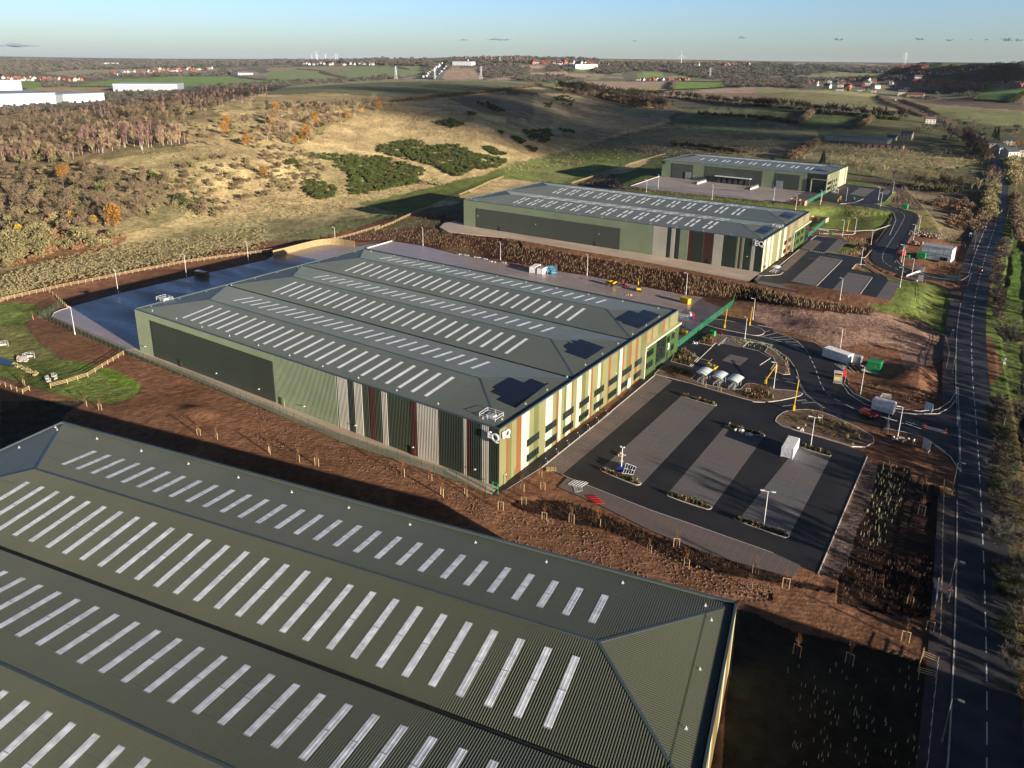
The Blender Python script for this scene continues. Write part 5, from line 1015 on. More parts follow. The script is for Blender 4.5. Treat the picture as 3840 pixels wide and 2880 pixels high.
def plant(poly, n, mix, seed, name, label, cat, group, smin=.8, smax=1.25, ind=0):
    """first ind plants are things, the rest one mass"""
    P = pts_in(poly, n, seed); P.sort(key=lambda q: q[0]**2+q[1]**2); rest = []
    for k, q in enumerate(P):
        key = RND.choice(mix)+str(RND.randrange(3)); s = RND.uniform(smin, smax)
        if k < ind: single(key, name, label, cat, q, s, group)
        else: rest.append((key, q[0], q[1], q[2]-.3, s, RND.uniform(0, 6.28)))
    return rest
stuffw = []
A_ = lambda *p: UV('a', *p); B_ = lambda *p: UV('b', *p); C_ = lambda *p: UV('c', *p); D_ = lambda *p: UV('d', *p)
# left hillside
stuffw += plant(A_((0, 720), (400, 650), (700, 600), (1200, 510), (1700, 490), (1880, 520), (1700, 570), (1300, 640), (1150, 740), (850, 880), (600, 960), (0, 950)), 600, ['bare', 'browntree', 'browntree', 'shrub_brown', 'rustshrub'], 1, 'bare_tree', 'pale bare tree in the wood on the left hillside', 'tree', 'bare trees in the left hillside wood', .45, .8, 130)
stuffw += plant(A_((0, 590), (500, 600), (900, 560), (1300, 545), (1800, 530), (2212, 470), (2212, 500), (1850, 560), (1200, 620), (700, 660), (0, 720)), 240, ['browntree', 'birch', 'shrub_brown'], 2, 'bare_tree', '', 'tree', None, .6, .9, 0)
stuffw += plant(A_((600, 590), (1200, 500), (1800, 405), (2212, 392), (2212, 465), (1800, 530), (1400, 540), (900, 575)), 380, ['darktree', 'darktree', 'birch'], 3, 'bare_tree', '', 'tree', None, .6, 1.0, 0)
stuffw += plant(B_((0, 375), (100, 370), (200, 400), (0, 410)), 25, ['darktree'], 30, 'bare_tree', '', 'tree', None, .6, .9, 0)
stuffw += plant(A_((550, 820), (760, 760), (1100, 740), (1500, 770), (1560, 860), (1200, 910), (700, 940)), 190, ['birch', 'birch', 'bare'], 4, 'birch_tree', 'leafless birch with purple twigs and white trunk in the hillside birch belt', 'tree', 'birches of the hillside belt', .7, 1.1, 130)
stuffw += plant(A_((0, 880), (700, 940), (600, 1000), (350, 1020), (0, 1020)), 110, ['birch', 'bare', 'shrub_olive'], 5, 'birch_tree', '', 'tree', None, .7, 1, 0)
stuffw += plant(A_((0, 1030), (400, 1000), (650, 1030), (1000, 1060), (1300, 1100), (1480, 1250), (1400, 1400), (1050, 1540), (700, 1570), (0, 1620)), 430, ['shrub_olive', 'rustshrub', 'shrub_brown', 'browntree', 'shrub_brown'], 6, 'scrub_bush', 'grey-brown leafless bush in the thicket at the foot of the left hillside', 'bush', 'bushes of the foot thicket', .5, 1.05, 250)
stuffw += plant(A_((1300, 1100), (1700, 1000), (2212, 900), (2212, 1300), (1800, 1480), (1400, 1400)), 90, ['shrub_olive', 'shrub_brown'], 7, 'scrub_bush', '', 'bush', None, .6, 1.1, 0)
stuffw += plant(A_((1150, 620), (1600, 570), (2212, 570), (2212, 900), (1600, 880), (1500, 740), (1150, 700)), 90, ['shrub_olive', 'shrub_brown', 'bare'], 8, 'scrub_bush', '', 'bush', None, .6, 1.1, 0)
stuffw += plant(B_((0, 640), (200, 600), (450, 560), (700, 515), (1000, 500), (1030, 545), (800, 610), (650, 680), (480, 760), (430, 840), (250, 870), (0, 830)), 250, ['browntree', 'birch', 'shrub_olive', 'bare'], 9, 'birch_tree', 'bare tree in the mixed belt crossing the straw-coloured hillside', 'tree', 'trees of the mixed belt', .7, 1.05, 90)
stuffw += plant(B_((0, 540), (700, 560), (450, 580), (0, 585)), 60, ['shrub_brown', 'darktree'], 10, 'scrub_bush', '', 'bush', None, .5, .8, 0)
stuffw += plant(B_((0, 880), (500, 930), (480, 1150), (200, 1250), (0, 1300)), 110, ['shrub_olive', 'shrub_brown'], 11, 'scrub_bush', '', 'bush', None, .45, .8, 0)
stuffw += plant(UV('e', (0, 30), (500, 40), (1050, 60), (900, 160), (650, 180), (350, 260), (0, 350)), 200, ['rustshrub', 'rustshrub', 'shrub_olive'], 12, 'scrub_bush', '', 'bush', None, .7, 1.2, 0)
for lst, key, nm, lb in ((A_((520, 1145), (1865, 775), (1885, 705), (2050, 870), (2190, 1130)) + B_((50, 705), (395, 705), (330, 800), (930, 572), (665, 650), (400, 665), (240, 865), (75, 585), (310, 830)), 'oak', 'oak_tree', 'rounded oak holding orange-brown leaves, scattered over the left hillside'),
                         (A_((780, 1515), (1475, 825), (160, 1600), (590, 1490), (5, 1390)) + B_((790, 600),), 'yellowtree', 'yellow_leaved_tree', 'small tree with yellow leaves on the left hillside')):
    for u, v in lst:
        P = hit(u, v)
        if P: single(key+str(RND.randrange(3)), nm, lb, 'tree', P, RND.uniform(.75, .95), nm.replace('_', ' ')+'s on the left hillside')
P = H('a', 945, 1530); single('oak1', 'oak_tree', 'largest round orange-leaved oak, standing alone low on the left hillside', 'tree', P, 1.15)
for u, v in A_((1280, 1150), (820, 1260), (1540, 1370), (600, 1310), (1230, 1130), (1480, 1330), (1600, 1360)):
    P = hit(u, v); single('gorse1', 'evergreen_bush', 'dark evergreen bush among the left hillside scrub', 'bush', P, 1.7, 'evergreen bushes in the scrub')
o = merged('woodland', stuffw, 'mass of leafless trees and scrub covering the left hillside', 'stuff', cat='woodland')
# gorse patches on the straw slope
GP = [(B_((490, 950), (760, 955), (1000, 975), (1320, 1080), (1250, 1190), (900, 1250), (760, 1295), (690, 1270), (690, 1110), (560, 1040)), 620, 'largest dark gorse thicket low on the straw-coloured slope'),
      (B_((910, 870), (1100, 840), (1250, 825), (1300, 860), (1370, 900), (1380, 865), (1600, 870), (1700, 930), (1990, 1000), (1950, 1050), (1700, 1080), (1600, 1130), (1520, 1110), (1400, 1040), (1180, 990), (950, 930)), 600, 'long gorse thicket running right above the largest one'),
      (B_((300, 1180), (400, 1160), (580, 1230), (560, 1300), (420, 1320), (320, 1250)), 90, 'small gorse thicket left of the largest one'), (B_((340, 950), (480, 945), (500, 990), (360, 980)), 22, 'thin gorse strip at the upper left of the thickets'),
      (B_((1420, 680), (1530, 655), (1640, 700), (1530, 728)), 75, 'oval gorse clump alone high on the straw slope'), (B_((1785, 890), (1850, 880), (1980, 950), (1900, 965)), 45, 'gorse clump right of the long thicket'), (C_((140, 750), (370, 740), (390, 770), (330, 860), (200, 830)), 100, 'gorse clump where sun meets cloud shadow'),
      (C_((40, 790), (150, 840), (120, 865), (50, 820)), 25, 'sparse gorse beside the shadow edge'), (C_((160, 880), (250, 900), (240, 935)), 20, 'low gorse clump below the shadow edge'), (C_((440, 730), (560, 755), (560, 775), (470, 755)), 20, 'gorse clump within the shaded slope'),
      (C_((390, 480), (470, 440), (560, 500), (540, 545), (430, 530)), 60, 'dark gorse high on the shaded slope'), (C_((300, 525), (380, 520), (370, 565), (320, 560)), 25, 'small dark gorse patch on the shaded slope'), (B_((1740, 520), (1830, 515), (2000, 595), (1900, 590)), 45, 'diagonal dark gorse band on the shaded slope'),
      (B_((1670, 600), (1735, 610), (1720, 630), (1680, 625)), 12, 'tiny gorse clump near the hedge'), (B_((160, 1010), (250, 1000), (280, 1050), (200, 1070)), 20, 'gorse bushes left of the thickets'), (B_((1930, 760), (1965, 765), (1950, 785)), 6, 'lone gorse bush on the right of the straw slope')]
for k, (pl, n, lb) in enumerate(GP):
    pp = pts_in(pl, n, 100+k); merged('gorse_thicket', [('gorse%d' % RND.randrange(3), q[0], q[1], q[2]-.6, RND.uniform(.6, 1.15), RND.uniform(0, 6.28)) for q in pp], lb, 'stuff', cat='gorse')
# hedges
def hedge(px, w, h, keys, label, step=3.0, name='hedge', seed=1, zf=None):
    P = [hit(u, v) for u, v in px]; P = [q for q in P if q]
    D = densify(P, step); rnd = random.Random(seed); pl = []
    for q in D:
        for _ in range(2 if w > 3 else 1):
            x = q[0]+rnd.uniform(-w, w)*.5; y = q[1]+rnd.uniform(-w, w)*.5; pl.append((rnd.choice(keys)+str(rnd.randrange(3)), x, y, zt(x, y)-.4, (h/3.2*rnd.uniform(.7, 1.25)), rnd.uniform(0, 6.28)))
    return merged(name, pl, label, None, cat=name.replace('_', ' '))
HS, HB, HD = ['shrub_olive'], ['shrub_brown'], ['darktree', 'gorse']
for k, (px, w, h, keys, lb) in enumerate([
 (B_((1050, 510), (1500, 462), (2212, 388)) + C_((400, 383), (640, 388)), 5, 3, ['gorse', 'shrub_brown'], 'long thin hedge crossing the crest of the hill'),
 (C_((640, 348), (705, 402)), 5, 4, HB, 'short hedge beside the brown and green fields behind the hill'), (C_((960, 438), (1400, 415), (1800, 398)), 6, 4, ['gorse'], 'hedge along the foot of the bright green field'), (C_((1405, 347), (1370, 410)), 8, 5, HB, 'hedge between the brown and bright green fields'),
 (C_((480, 420), (750, 440), (1000, 480), (1300, 560)), 34, 6, ['darktree', 'darktree', 'shrub_brown'], 'broad belt of dark leafless trees in the valley behind the hill'), (C_((560, 440), (820, 480), (1010, 530), (1300, 575)), 30, 6, ['darktree', 'shrub_brown'], 'lower belt of dark leafless trees in the valley'),
 (C_((1000, 452), (1500, 490), (2212, 555)) + D_((0, 545), (430, 585)), 12, 5, ['darktree', 'gorse'], 'dark double hedge between ploughed fields and the moor'), (D_((430, 590), (900, 635), (1200, 670)), 12, 5, ['darktree', 'gorse'], 'dark hedge continuing toward the lane below the ploughed field'),
 (C_((1600, 615), (2212, 655)) + D_((0, 650), (350, 692)), 7, 4, ['gorse', 'shrub_brown'], 'shaded hedge across the moor'), (D_((350, 690), (460, 600)), 5, 4, HB, 'short brown hedge joining two moor hedges'), (D_((285, 985), (400, 900), (505, 845)), 7, 4, ['shrub_brown', 'rustshrub'], 'red-brown hedge behind the farthest warehouse'),
 (D_((835, 735), (950, 652)), 5, 4, HB, 'red-brown hedge above the farm'), (C_((1380, 870), (1650, 890), (1950, 935)), 7, 3.5, ['gorse', 'shrub_brown'], 'low dark hedge on the moor above the farthest warehouse'), (D_((1720, 830), (1830, 930), (1900, 1000)), 6, 4.5, ['shrub_brown', 'darktree'], 'dark hedge on the left side of the lane beside the houses'),
 (D_((1220, 500), (1500, 620)), 4, 2.5, ['shrub_brown'], 'low hedge beside the upper lane'), (D_((1000, 470), (1180, 560), (1380, 640)), 8, 4, ['rustshrub', 'shrub_brown'], 'brown hedge left of the upper lane'), (D_((2090, 520), (2212, 440)), 10, 5, ['gorse'], 'dark hedge at the edge of the small bright field far right'),
 (D_((1800, 500), (2120, 515)), 5, 3, ['gorse'], 'hedge below the small bright field far right'), (UV('h', (2075, 110), (2010, 300), (1985, 500), (1970, 700), (1990, 790)), 3, 2.3, ['fine', 'shrub_brown'], 'tall brown hedge lining the right side of the lane'),
 (D_((2120, 1290), (2150, 1450), (2180, 1659)), 4, 2.6, ['rustshrub', 'shrub_brown'], 'brown hedge right of the lane beyond the far junction'), (UV('d', (2110, 1000), (2130, 1200)), 5, 4, ['shrub_olive'], 'bushes right of the lane near the houses'),
 (D_((1300, 1230), (1560, 1250), (1720, 1260)), 9, 3.5, ['darktree', 'gorse'], 'dark shrubs below the tree row'), (D_((1560, 1380), (1700, 1360), (1800, 1450), (1700, 1560)), 16, 3, ['rustshrub', 'shrub_brown'], 'brambles on the rough plot beside the lane'),
 (UV('l', (1960, 30), (2000, 400), (2040, 800), (2080, 1300), (2110, 1659)) , 4, 2.0, ['fine', 'finegreen', 'fine'], 'overgrown hedge on the right verge in the foreground'), (UV('p', (2130, 0), (2170, 500), (2200, 1000)), 4, 2.0, ['finegreen', 'fine'], 'ivy-dark hedge on the right verge at the bottom'),
 (UV('d', (1960, 1200), (1940, 1300), (1900, 1500)), 5, 3, ['shrub_olive', 'rustshrub'], 'hedge of sunlit grass and bushes left of the lane')]): hedge(px, w, h, keys, lb, seed=k, step=2.2 if h < 4 else 3)
# individual trees
TREES = [('browntree', (('d', 900, 570), ('d', 960, 600), ('d', 850, 560)), 1.25, 'bare_tree', 'large leafless tree at the edge of the striped ploughed field'), ('conifer', (('d', 960, 625), ('d', 1010, 630), ('d', 1060, 625)), 1.15, 'conifer', 'dark conifer in the clump below the striped field'),
 ('conifer', (('d', 540, 1025),), 1.05, 'conifer', 'single dark conifer right behind the farthest warehouse roof'), ('conifer', (('d', 1467, 450), ('d', 1520, 452)), 1.5, 'conifer', 'tall dark conifer of the pair in front of the red-roofed houses'), ('conifer', (('d', 1985, 830), ('d', 1960, 810)), 1.0, 'conifer', 'dark round evergreen above the white cottages'), ('conifer', (('d', 900, 420), ('d', 1130, 390), ('d', 750, 425)), .9, 'conifer', 'evergreen among the village gardens'),
 ('browntree', (('d', 1540, 790), ('d', 1600, 830), ('d', 1660, 840), ('d', 1690, 800), ('d', 1500, 760), ('d', 1570, 740), ('d', 1620, 760), ('d', 1420, 800), ('d', 1380, 760), ('d', 1320, 820), ('d', 1750, 700), ('d', 1800, 730), ('d', 1900, 760)), 1.35, 'bare_tree', 'big leafless tree in the spinney beside the lane bend'),
 ('browntree', (('d', 1960, 1230), ('d', 2000, 1190), ('d', 1930, 1150), ('d', 1900, 1210)), 1.2, 'bare_tree', 'sunlit leafless tree overhanging the left of the lane'), ('fine', (('h', 2080, 1020), ('h', 2130, 1010), ('h', 2040, 1000)), 1.5, 'scrub_bush', 'wide olive-brown bush right of the bus lay-by'), ('fine', (('h', 2150, 1450), ('h', 2200, 1350), ('h', 2180, 1600), ('l', 2200, 350), ('l', 2160, 200)), .8, 'bare_tree', 'pale bare tree on the right verge'), ('bare', (('d', 2150, 1180), ('d', 2160, 1120), ('d', 2190, 1230), ('d', 2150, 800), ('d', 2060, 740), ('d', 2120, 790), ('d', 2190, 1100)), .9, 'bare_tree', 'pale bare tree by the cottages'),
 ('yellowtree', (('d', 1133, 385),), 1.2, 'yellow_leaved_tree', 'yellow-green tree in the village'), ('oak', (('d', 2200, 900), ('d', 2150, 880)), .6, 'bush', 'orange-leaved shrub beside the cottages'), ('browntree', (('b', 140, 870), ), .8, 'bare_tree', 'lone bare tree at the lower end of the mixed belt'), ('shrub_olive', (('e', 780, 160), ('e', 700, 140), ('e', 850, 150)), 1.5, 'scrub_bush', 'large round willow bush below the left thicket'), ('shrub_olive', (('b', 1380, 1190), ('b', 1450, 1200), ('b', 1310, 1190)), 1.1, 'scrub_bush', 'round bush at the right foot of the gorse')]
for key, pl, s, nm, lb in TREES:
    for c, a, b_ in pl:
        P = H(c, a, b_)
        if P: single(key+str(RND.randrange(3)), nm, lb, 'bush' if 'bush' in nm else 'tree', P, s*RND.uniform(.85, 1.1), lb if len(pl) > 1 else None)
rowp = densify([H('d', 590, 1075), H('d', 1000, 1130), H('d', 1400, 1180), H('d', 1700, 1240), H('d', 1880, 1280)], 5.5)
for k, q in enumerate(rowp): single(('bare' if k % 3 else 'browntree')+str(k % 3), 'bare_tree', 'leafless tree in the long row behind the farthest warehouse', 'tree', (q[0]+RND.uniform(-2, 2), q[1]+RND.uniform(-3, 3), zt(q[0], q[1])), RND.uniform(.8, 1.15), 'trees of the long row behind the farthest warehouse')
# tall trees along the lane, mostly outside the picture: their shadows streak the car park
for k in range(46):
    y = 118+k*5.2+RND.uniform(-2, 2); x = 22+RND.uniform(-2, 14)+(y-118)*.0
    if (145 < y < 150) : continue
    single('browntree%d' % (k % 3), 'bare_tree', 'leafless tree in the belt along the right side of the lane', 'tree', (x, y, zt(x, y)), RND.uniform(.95, 1.5), 'tree belt right of the lane')
# ------------------------------------------------------------------ clouds: small far ones in view, large ones behind the camera shading the hill
m, n, l, b = nt('cloud'); n.remove(b); sc_ = n.new('ShaderNodeVolumePrincipled'); sc_.inputs['Color'].default_value = (1, 1, 1, 1); sc_.inputs['Density'].default_value = .02; l.new(sc_.outputs[0], n['Material Output'].inputs['Volume']); CLOUDV = m
CLOUDM = mat('cloud_grey', (.55, .60, .70), rough=1.0, var=.1, scale=.002, spec=0); CLOUDS = mat('cloud_veil', (.6, .64, .72), rough=1.0, var=.1, scale=.002, spec=0, alpha=.42); CLOUDT = mat('cloud_thin', (.26, .30, .40), rough=1.0, var=.1, scale=.002, spec=0, alpha=.42)
def cloud(x, y, z, sx, sy, sz, seed, label, n=9):
    rnd = random.Random(seed); mb = MB()
    for k in range(n):
        t = rnd.uniform(-1, 1); dd=rnd.uniform(-.6,.6); mb.ico((x+_cy*sx*t*.8+_sy*sy*dd, y-_sy*sx*t*.8+_cy*sy*dd, z+sz*rnd.uniform(-.3, .3)), 1, 2, jit=.12, sq=(sx*rnd.uniform(.1, .26)*(1.2-abs(t)), sx*.2*(1.1-abs(t)*.5), sz*rnd.uniform(.15, .45)*(1.2-abs(t))), rnd=rnd)
    o = mb.build('cloud', CLOUDT, smooth=True); return tag(o, label, 'cloud', group='clouds')
def shade_cloud(pts, seed, D=4200, n=46, r=62, label='broad grey cloud whose shadow lies across the hill'):
    """a cloud standing up-sun of the ground it shades"""
    rnd = random.Random(seed); mb = MB(); a = Vector((-SUN_DIR.y, SUN_DIR.x, 0)).normalized(); al = math.atan2(a.y, a.x); P_ = pts_in(pts, n, seed)
    for P in P_+[hit(u, v) for u, v in pts]:
        if P is None: continue
        c = Vector(P)+SUN_DIR*(D+rnd.uniform(-150, 150)); o = len(mb.v); k = rnd.uniform(.8, 1.25)
        mb.ico((0, 0, 0), 1, 2, jit=.12, sq=(r*k, r*k*1.2, 15*k), rnd=rnd)
        for q in range(o, len(mb.v)): x, y, z = mb.v[q]; mb.v[q] = (c.x+x*cos(al)-y*sin(al), c.y+x*sin(al)+y*cos(al), c.z+z)
    o = mb.build('cloud', CLOUDS, smooth=True); return tag(o, label, 'cloud')
shade_cloud([(1500, 335), (1700, 325), (2050, 325), (2250, 380), (2500, 420), (2700, 440), (2500, 520), (2250, 545), (2080, 560), (1920, 500), (1800, 440), (1600, 400)], 3)
shade_cloud([(2600, 450), (3050, 465), (3250, 480), (3300, 530), (2900, 545), (2650, 500)], 4, n=14, r=40, label='smaller grey cloud shading the moor')
wy = thing('warehouse', 'plain grey shed east of the lane, outside the picture, shading the lower right', 'warehouse', (30, 97.6, 0), radians(4.7))
mb = MB(); mb.box((45, -60, 5), (90, 120, 10)); mb.build('wall', CLAD['P'], wy); mb = MB(); mb.prism([(-.3, -120.3), (90.3, -120.3), (90.3, .3), (-.3, .3)], 10, 10.3); mb.build('roof', FLASH, wy)
# ------------------------------------------------------------------ lamps, posts, fences, planting tubes
TIM = VM['stake']; GRNM = mat('fence_green', (.015, .11, .06), rough=.5, var=.2); OLD = mat('weathered_timber', (.40, .33, .22), rough=.9, var=.25, scale=3)
def meshm(name, col, a):
    m, n, l, b = nt(name); tc = n.new('ShaderNodeTexCoord'); ck = n.new('ShaderNodeTexChecker'); ck.inputs['Scale'].default_value = 14; l.new(tc.outputs['Object'], ck.inputs['Vector'])
    mr = n.new('ShaderNodeMapRange'); mr.inputs[3].default_value = a-.2; mr.inputs[4].default_value = a+.2; l.new(ck.outputs['Fac'], mr.inputs[0]); l.new(mr.outputs[0], b.inputs['Alpha']); b.inputs['Base Color'].default_value = (*col, 1); b.inputs['Roughness'].default_value = .5; MATS[name] = m; return m
GMESH = meshm('weldmesh_green', (.015, .17, .09), .5); GMESHD = meshm('weldmesh_dark_green', (.01, .09, .05), .32); HMESH = meshm('weldmesh_steel', (.6, .62, .64), .3)
def street_lamp(h, arms, label, col=None, group='white lighting columns'):
    e = thing('street_lamp', label, 'street lamp', group=group); c = MB(); c.tube((0, 0, 0), (0, 0, .9), .13, .13, 8); c.tube((0, 0, .9), (0, 0, h), .085, .055, 8); c.build('column', col or WHT, e)
    for k in range(arms):
        s = 1 if k == 0 else -1; a = MB(); a.tube((0, 0, h-.05), (-s*.7, 0, h+.08), .04, .04, 6); a.box((-s*1.0, 0, h+.08), (.75, .32, .14)); a.build('lantern', col or WHT, e)
    return e
L1 = Pool(street_lamp(8, 1, 'white lighting column')); L2 = Pool(street_lamp(8, 2, 'white lighting column with two lanterns'))
LAMPS = [('e', 623, 893, 9.3, 1, 'white lamp post at the left corner of the service yard beside the green fence'), ('e', 982, 555, 9.3, 1, 'white lamp post on the far edge of the yard, second from the left'), ('e', 1548, 415, 9.3, 1, 'white lamp post beside the brown skip on the far yard edge'), ('e', 2060, 280, 8.5, 1, 'white lamp post at the far yard edge right of the brown skip'), ('f', 680, 140, 8, 1, 'white lamp post behind the curved timber wall'), ('f', 1408, 155, 8.5, 1, 'white lamp post at the left end of the planted bank'), ('f', 2050, 275, 8, 1, 'white lamp post in front of the planted bank, left of the white container'),
 ('g', 667, 405, 8.8, 1, 'white lamp post between the blue lifts and the yellow dumper'), ('g', 1487, 562, 8.5, 1, 'white lamp post behind the yellow site box'), ('g', 2042, 770, 7.6, 1, 'white lamp post near the two yellow barrier arms'), ('g', 1975, 935, 7.4, 1, 'white lamp post on the inner kerb below the kerbed island'), ('h', 683, 1035, 7.5, 1, 'white lamp post behind the white site cabin'), ('h', 855, 1390, 8, 1, 'white lamp post on the bend below the green kiosk'), ('h', 135, 1340, 7.6, 1, 'white lamp post beside the folded yellow barrier'), ('l', 1163, 310, 8, 1, 'white lamp post by the site entrance near the red car'),
 ('l', 440, 400, 8, 2, 'double-headed white lamp post behind the white container'), ('k', 2130, 1060, 8, 2, 'double-headed white lamp post at the near end of the parking rows'), ('h', 1195, 292, 7.6, 1, 'white lamp post at the left of the fenced works plot'), ('h', 1207, 330, 7, 1, 'pale lamp post with a black head beside the works plot'), ('h', 1280, 405, 7, 1, 'short white lamp post below the rubble plot'), ('h', 1183, 502, 7.8, 1, 'white lamp post at the corner of the upper car park'), ('h', 685, 608, 8, 1, 'white lamp post at the near edge of the upper car park'), ('h', 857, 318, 7.6, 1, 'white lamp post at the upper car park entrance'), ('h', 942, 150, 7.4, 1, 'white lamp post on the brown hedge corner'),
 ('d', 706, 1625, 8, 1, 'white lamp post left of the yellow post on the green mound'), ('d', 808, 1605, 8, 1, 'white lamp post right of the yellow post on the green mound'), ('d', 735, 1335, 8, 1, 'white lamp post on the verge of the farthest car park'), ('d', 1003, 1330, 8, 1, 'white lamp post at the right of the farthest car park'), ('d', 1022, 1380, 8, 1, 'white lamp post by the estate road near the farthest car park'), ('d', 1122, 1270, 7.6, 1, 'white lamp post at the far right of the farthest car park'), ('d', 1337, 1590, 8, 1, 'white lamp post on the outside of the estate road bend'), ('d', 1293, 1659, 7.6, 1, 'white lamp post above the works plot'),
 ('c', 1158, 1262, 8, 1, 'white lamp post left of the pale loading yard'), ('c', 1256, 1232, 9, 1, 'white lamp post at the left corner of the pale loading yard'), ('c', 1703, 1325, 9, 1, 'white lamp post in front of the loading docks'), ('d', 135, 1330, 8, 1, 'white lamp post at the near edge of the pale yard'), ('d', 317, 1408, 8, 1, 'white lamp post beside the wooden crates'), ('d', 522, 1362, 8, 1, 'white lamp post at the farthest yard gate')]
for c, x, y, h, n_, lb in LAMPS:
    P = H(c, x, y); o = (L1 if n_ == 1 else L2).put((P[0], P[1], P[2]-.1), RND.choice((.3, -.4, .1)), lb, scale=(1, 1, h/8.0))
LG = Pool(street_lamp(7.5, 1, 'tall', mat('column_grey_green', (.16, .18, .15), rough=.5), 'grey-green lane lighting columns'))
for c, x, y, lb in (('l', 1610, 780, 'dark slim lamp post on the lane pavement beside the planted bed'), ('p', 1575, 250, 'dark slim lamp post by the red triangular sign'), ('p', 1530, 1450, 'dark slim lamp post at the bottom right on the lane pavement'), ('h', 1615, 1220, 'dark slim lamp post on the pavement opposite the bus lay-by'), ('h', 1795, 190, 'dark slim lamp post beside the lane above the works plot'), ('l', 2030, 270, 'slim lamp post on the right verge of the lane')):
    P = H(c, x, y); LG.put((P[0], P[1], P[2]-.1), pi, lb)
# raised yellow barrier arms
def barrier(label):
    e = thing('barrier_gate', label, 'barrier', group='yellow barrier arms'); m_ = MB(); m_.box((0, 0, .55), (.5, .5, 1.1)); m_.build('housing', YEL, e); a = MB(); a.bar((0, 0, 1.0), (.25, 0, 6.0), .2); a.build('arm', YEL, e); return e
BR = Pool(barrier('yellow'))
for c, x, y, h, lb in (('g', 1808, 842, 1.15, 'raised yellow barrier arm nearest the green yard fence'), ('g', 2017, 820, 1.1, 'raised yellow barrier arm right of the kerbed island'), ('h', 302, 1528, 1.45, 'tallest raised yellow barrier arm at the car park mouth'), ('d', 530, 1342, .85, 'raised yellow barrier arm at the farthest gate'), ('d', 745, 1588, 1.0, 'raised yellow barrier arm on the green mound road')):
    P = H(c, x, y); BR.put((P[0], P[1], P[2]), .3, lb, scale=(1, 1, h))
def low_barrier(c, x, y, c2, x2, y2, lb):
    P = H(c, x, y); Q = H(c2, x2, y2); e = thing('barrier_gate', lb, 'barrier', P); m_ = MB(); m_.box((0, 0, .6), (.5, .5, 1.2)); m_.build('housing', YEL, e)
    d = (Q[0]-P[0], Q[1]-P[1]); a = MB(); a.bar((0, 0, 1.2), (d[0], d[1], 2.6), .18); a.build('arm', YEL, e); b_ = MB(); b_.box((d[0], d[1], 1.3), (.35, .35, 2.6)); b_.build('post', YEL, e)
low_barrier('h', 68, 1302, 'h', 152, 1215, 'folded yellow height barrier in the inner car park'); low_barrier('d', 668, 1342, 'd', 690, 1330, 'small yellow barrier on the verge of the farthest car park')
# fences
def timber_fence(px, label, h=1.25, sp=2.4, m=TIM, pts=None, name='timber_fence', cat='fence', rails=3, pw=.11, rw=.09, z=None):
    P = pts or [q for q in (hit(u, v) for u, v in px) if q]; D = densify([(q[0], q[1]) for q in P], sp); D = [(q[0], q[1], zt(q[0], q[1]) if z is None else z) for q in D]
    o0 = D[0]; e = thing(name, label, cat, o0); pm_ = MB(); pm_.box((0, 0, h/2-.1), (pw, pw, h+.25)); pmesh = pm_.mesh('post', m)
    for k, q in enumerate(D[:100]): o = bpy.data.objects.new('post', pmesh); COL.objects.link(o); o.parent = e; o.location = (q[0]-o0[0], q[1]-o0[1], q[2]-o0[2])
    if len(D) > 100:
        x_ = MB()
        for q in D[100:]: x_.box((q[0]-o0[0], q[1]-o0[1], q[2]-o0[2]+h/2-.1), (pw, pw, h+.25))
        o = x_.build('post', m, e); o['kind'] = 'stuff'
    for r in range(rails):
        zz = h*(.95-.3*r); rm = MB()
        for a, b_ in zip(D[:-1], D[1:]): rm.bar((a[0]-o0[0], a[1]-o0[1], a[2]-o0[2]+zz), (b_[0]-o0[0], b_[1]-o0[1], b_[2]-o0[2]+zz), .05, rw)
        rm.build('rail', m, e)
    return e
timber_fence(UV('e', (0, 622), (530, 500), (1100, 385), (1540, 300), (2212, 210)) + UV('f', (400, 160), (700, 105), (900, 50), (1050, 5)), 'long pale post-and-rail fence along the bank behind the service yard')
timber_fence(UV('b', (900, 1585), (1050, 1525), (1150, 1475), (1500, 1325), (1850, 1180), (1965, 1140)), 'pale post-and-rail fence climbing behind the second warehouse'); timber_fence(UV('c', (545, 1192), (700, 1142), (950, 1060), (1240, 968), (1320, 950)), 'pale post-and-rail fence beyond the farthest warehouse yard')
timber_fence(UV('e', (380, 532), (470, 585), (555, 668)), 'short timber fence running down the bank to the yard corner'); timber_fence(UV('e', (420, 1335), (560, 1300), (730, 1245), (850, 1170), (1025, 1062)), 'pale timber fence crossing the grass beside the brook'); timber_fence(UV('e', (0, 1305), (190, 1385), (245, 1355)), 'timber fence at the left edge above the nearest roof')
timber_fence(UV('p', (1335, 850), (1372, 720)), 'short return of the timber fence at the shadow edge', pw=.14); timber_fence(UV('p', (1372, 745), (1495, 795)), 'two-bay timber fence panel beside the lane pavement', rails=3); timber_fence(UV('p', (1340, 880), (1475, 915)), 'timber rail panel just inside the deep shadow', rails=3)
timber_fence(UV('l', (1545, 700), (1530, 1200), (1522, 1659)) + UV('p', (1510, 600)), 'weathered fence between the dark planting bed and the pavement', m=OLD, rails=2); timber_fence(UV('h', (1393, 475), (1372, 620), (1410, 780), (1445, 880), (1560, 930)), 'weathered wooden fence dividing the lawns by the lane', m=OLD, rails=2); timber_fence(UV('h', (1560, 930), (1590, 1060), (1565, 1180)), 'weathered fence behind the soil mound', m=OLD, rails=2)
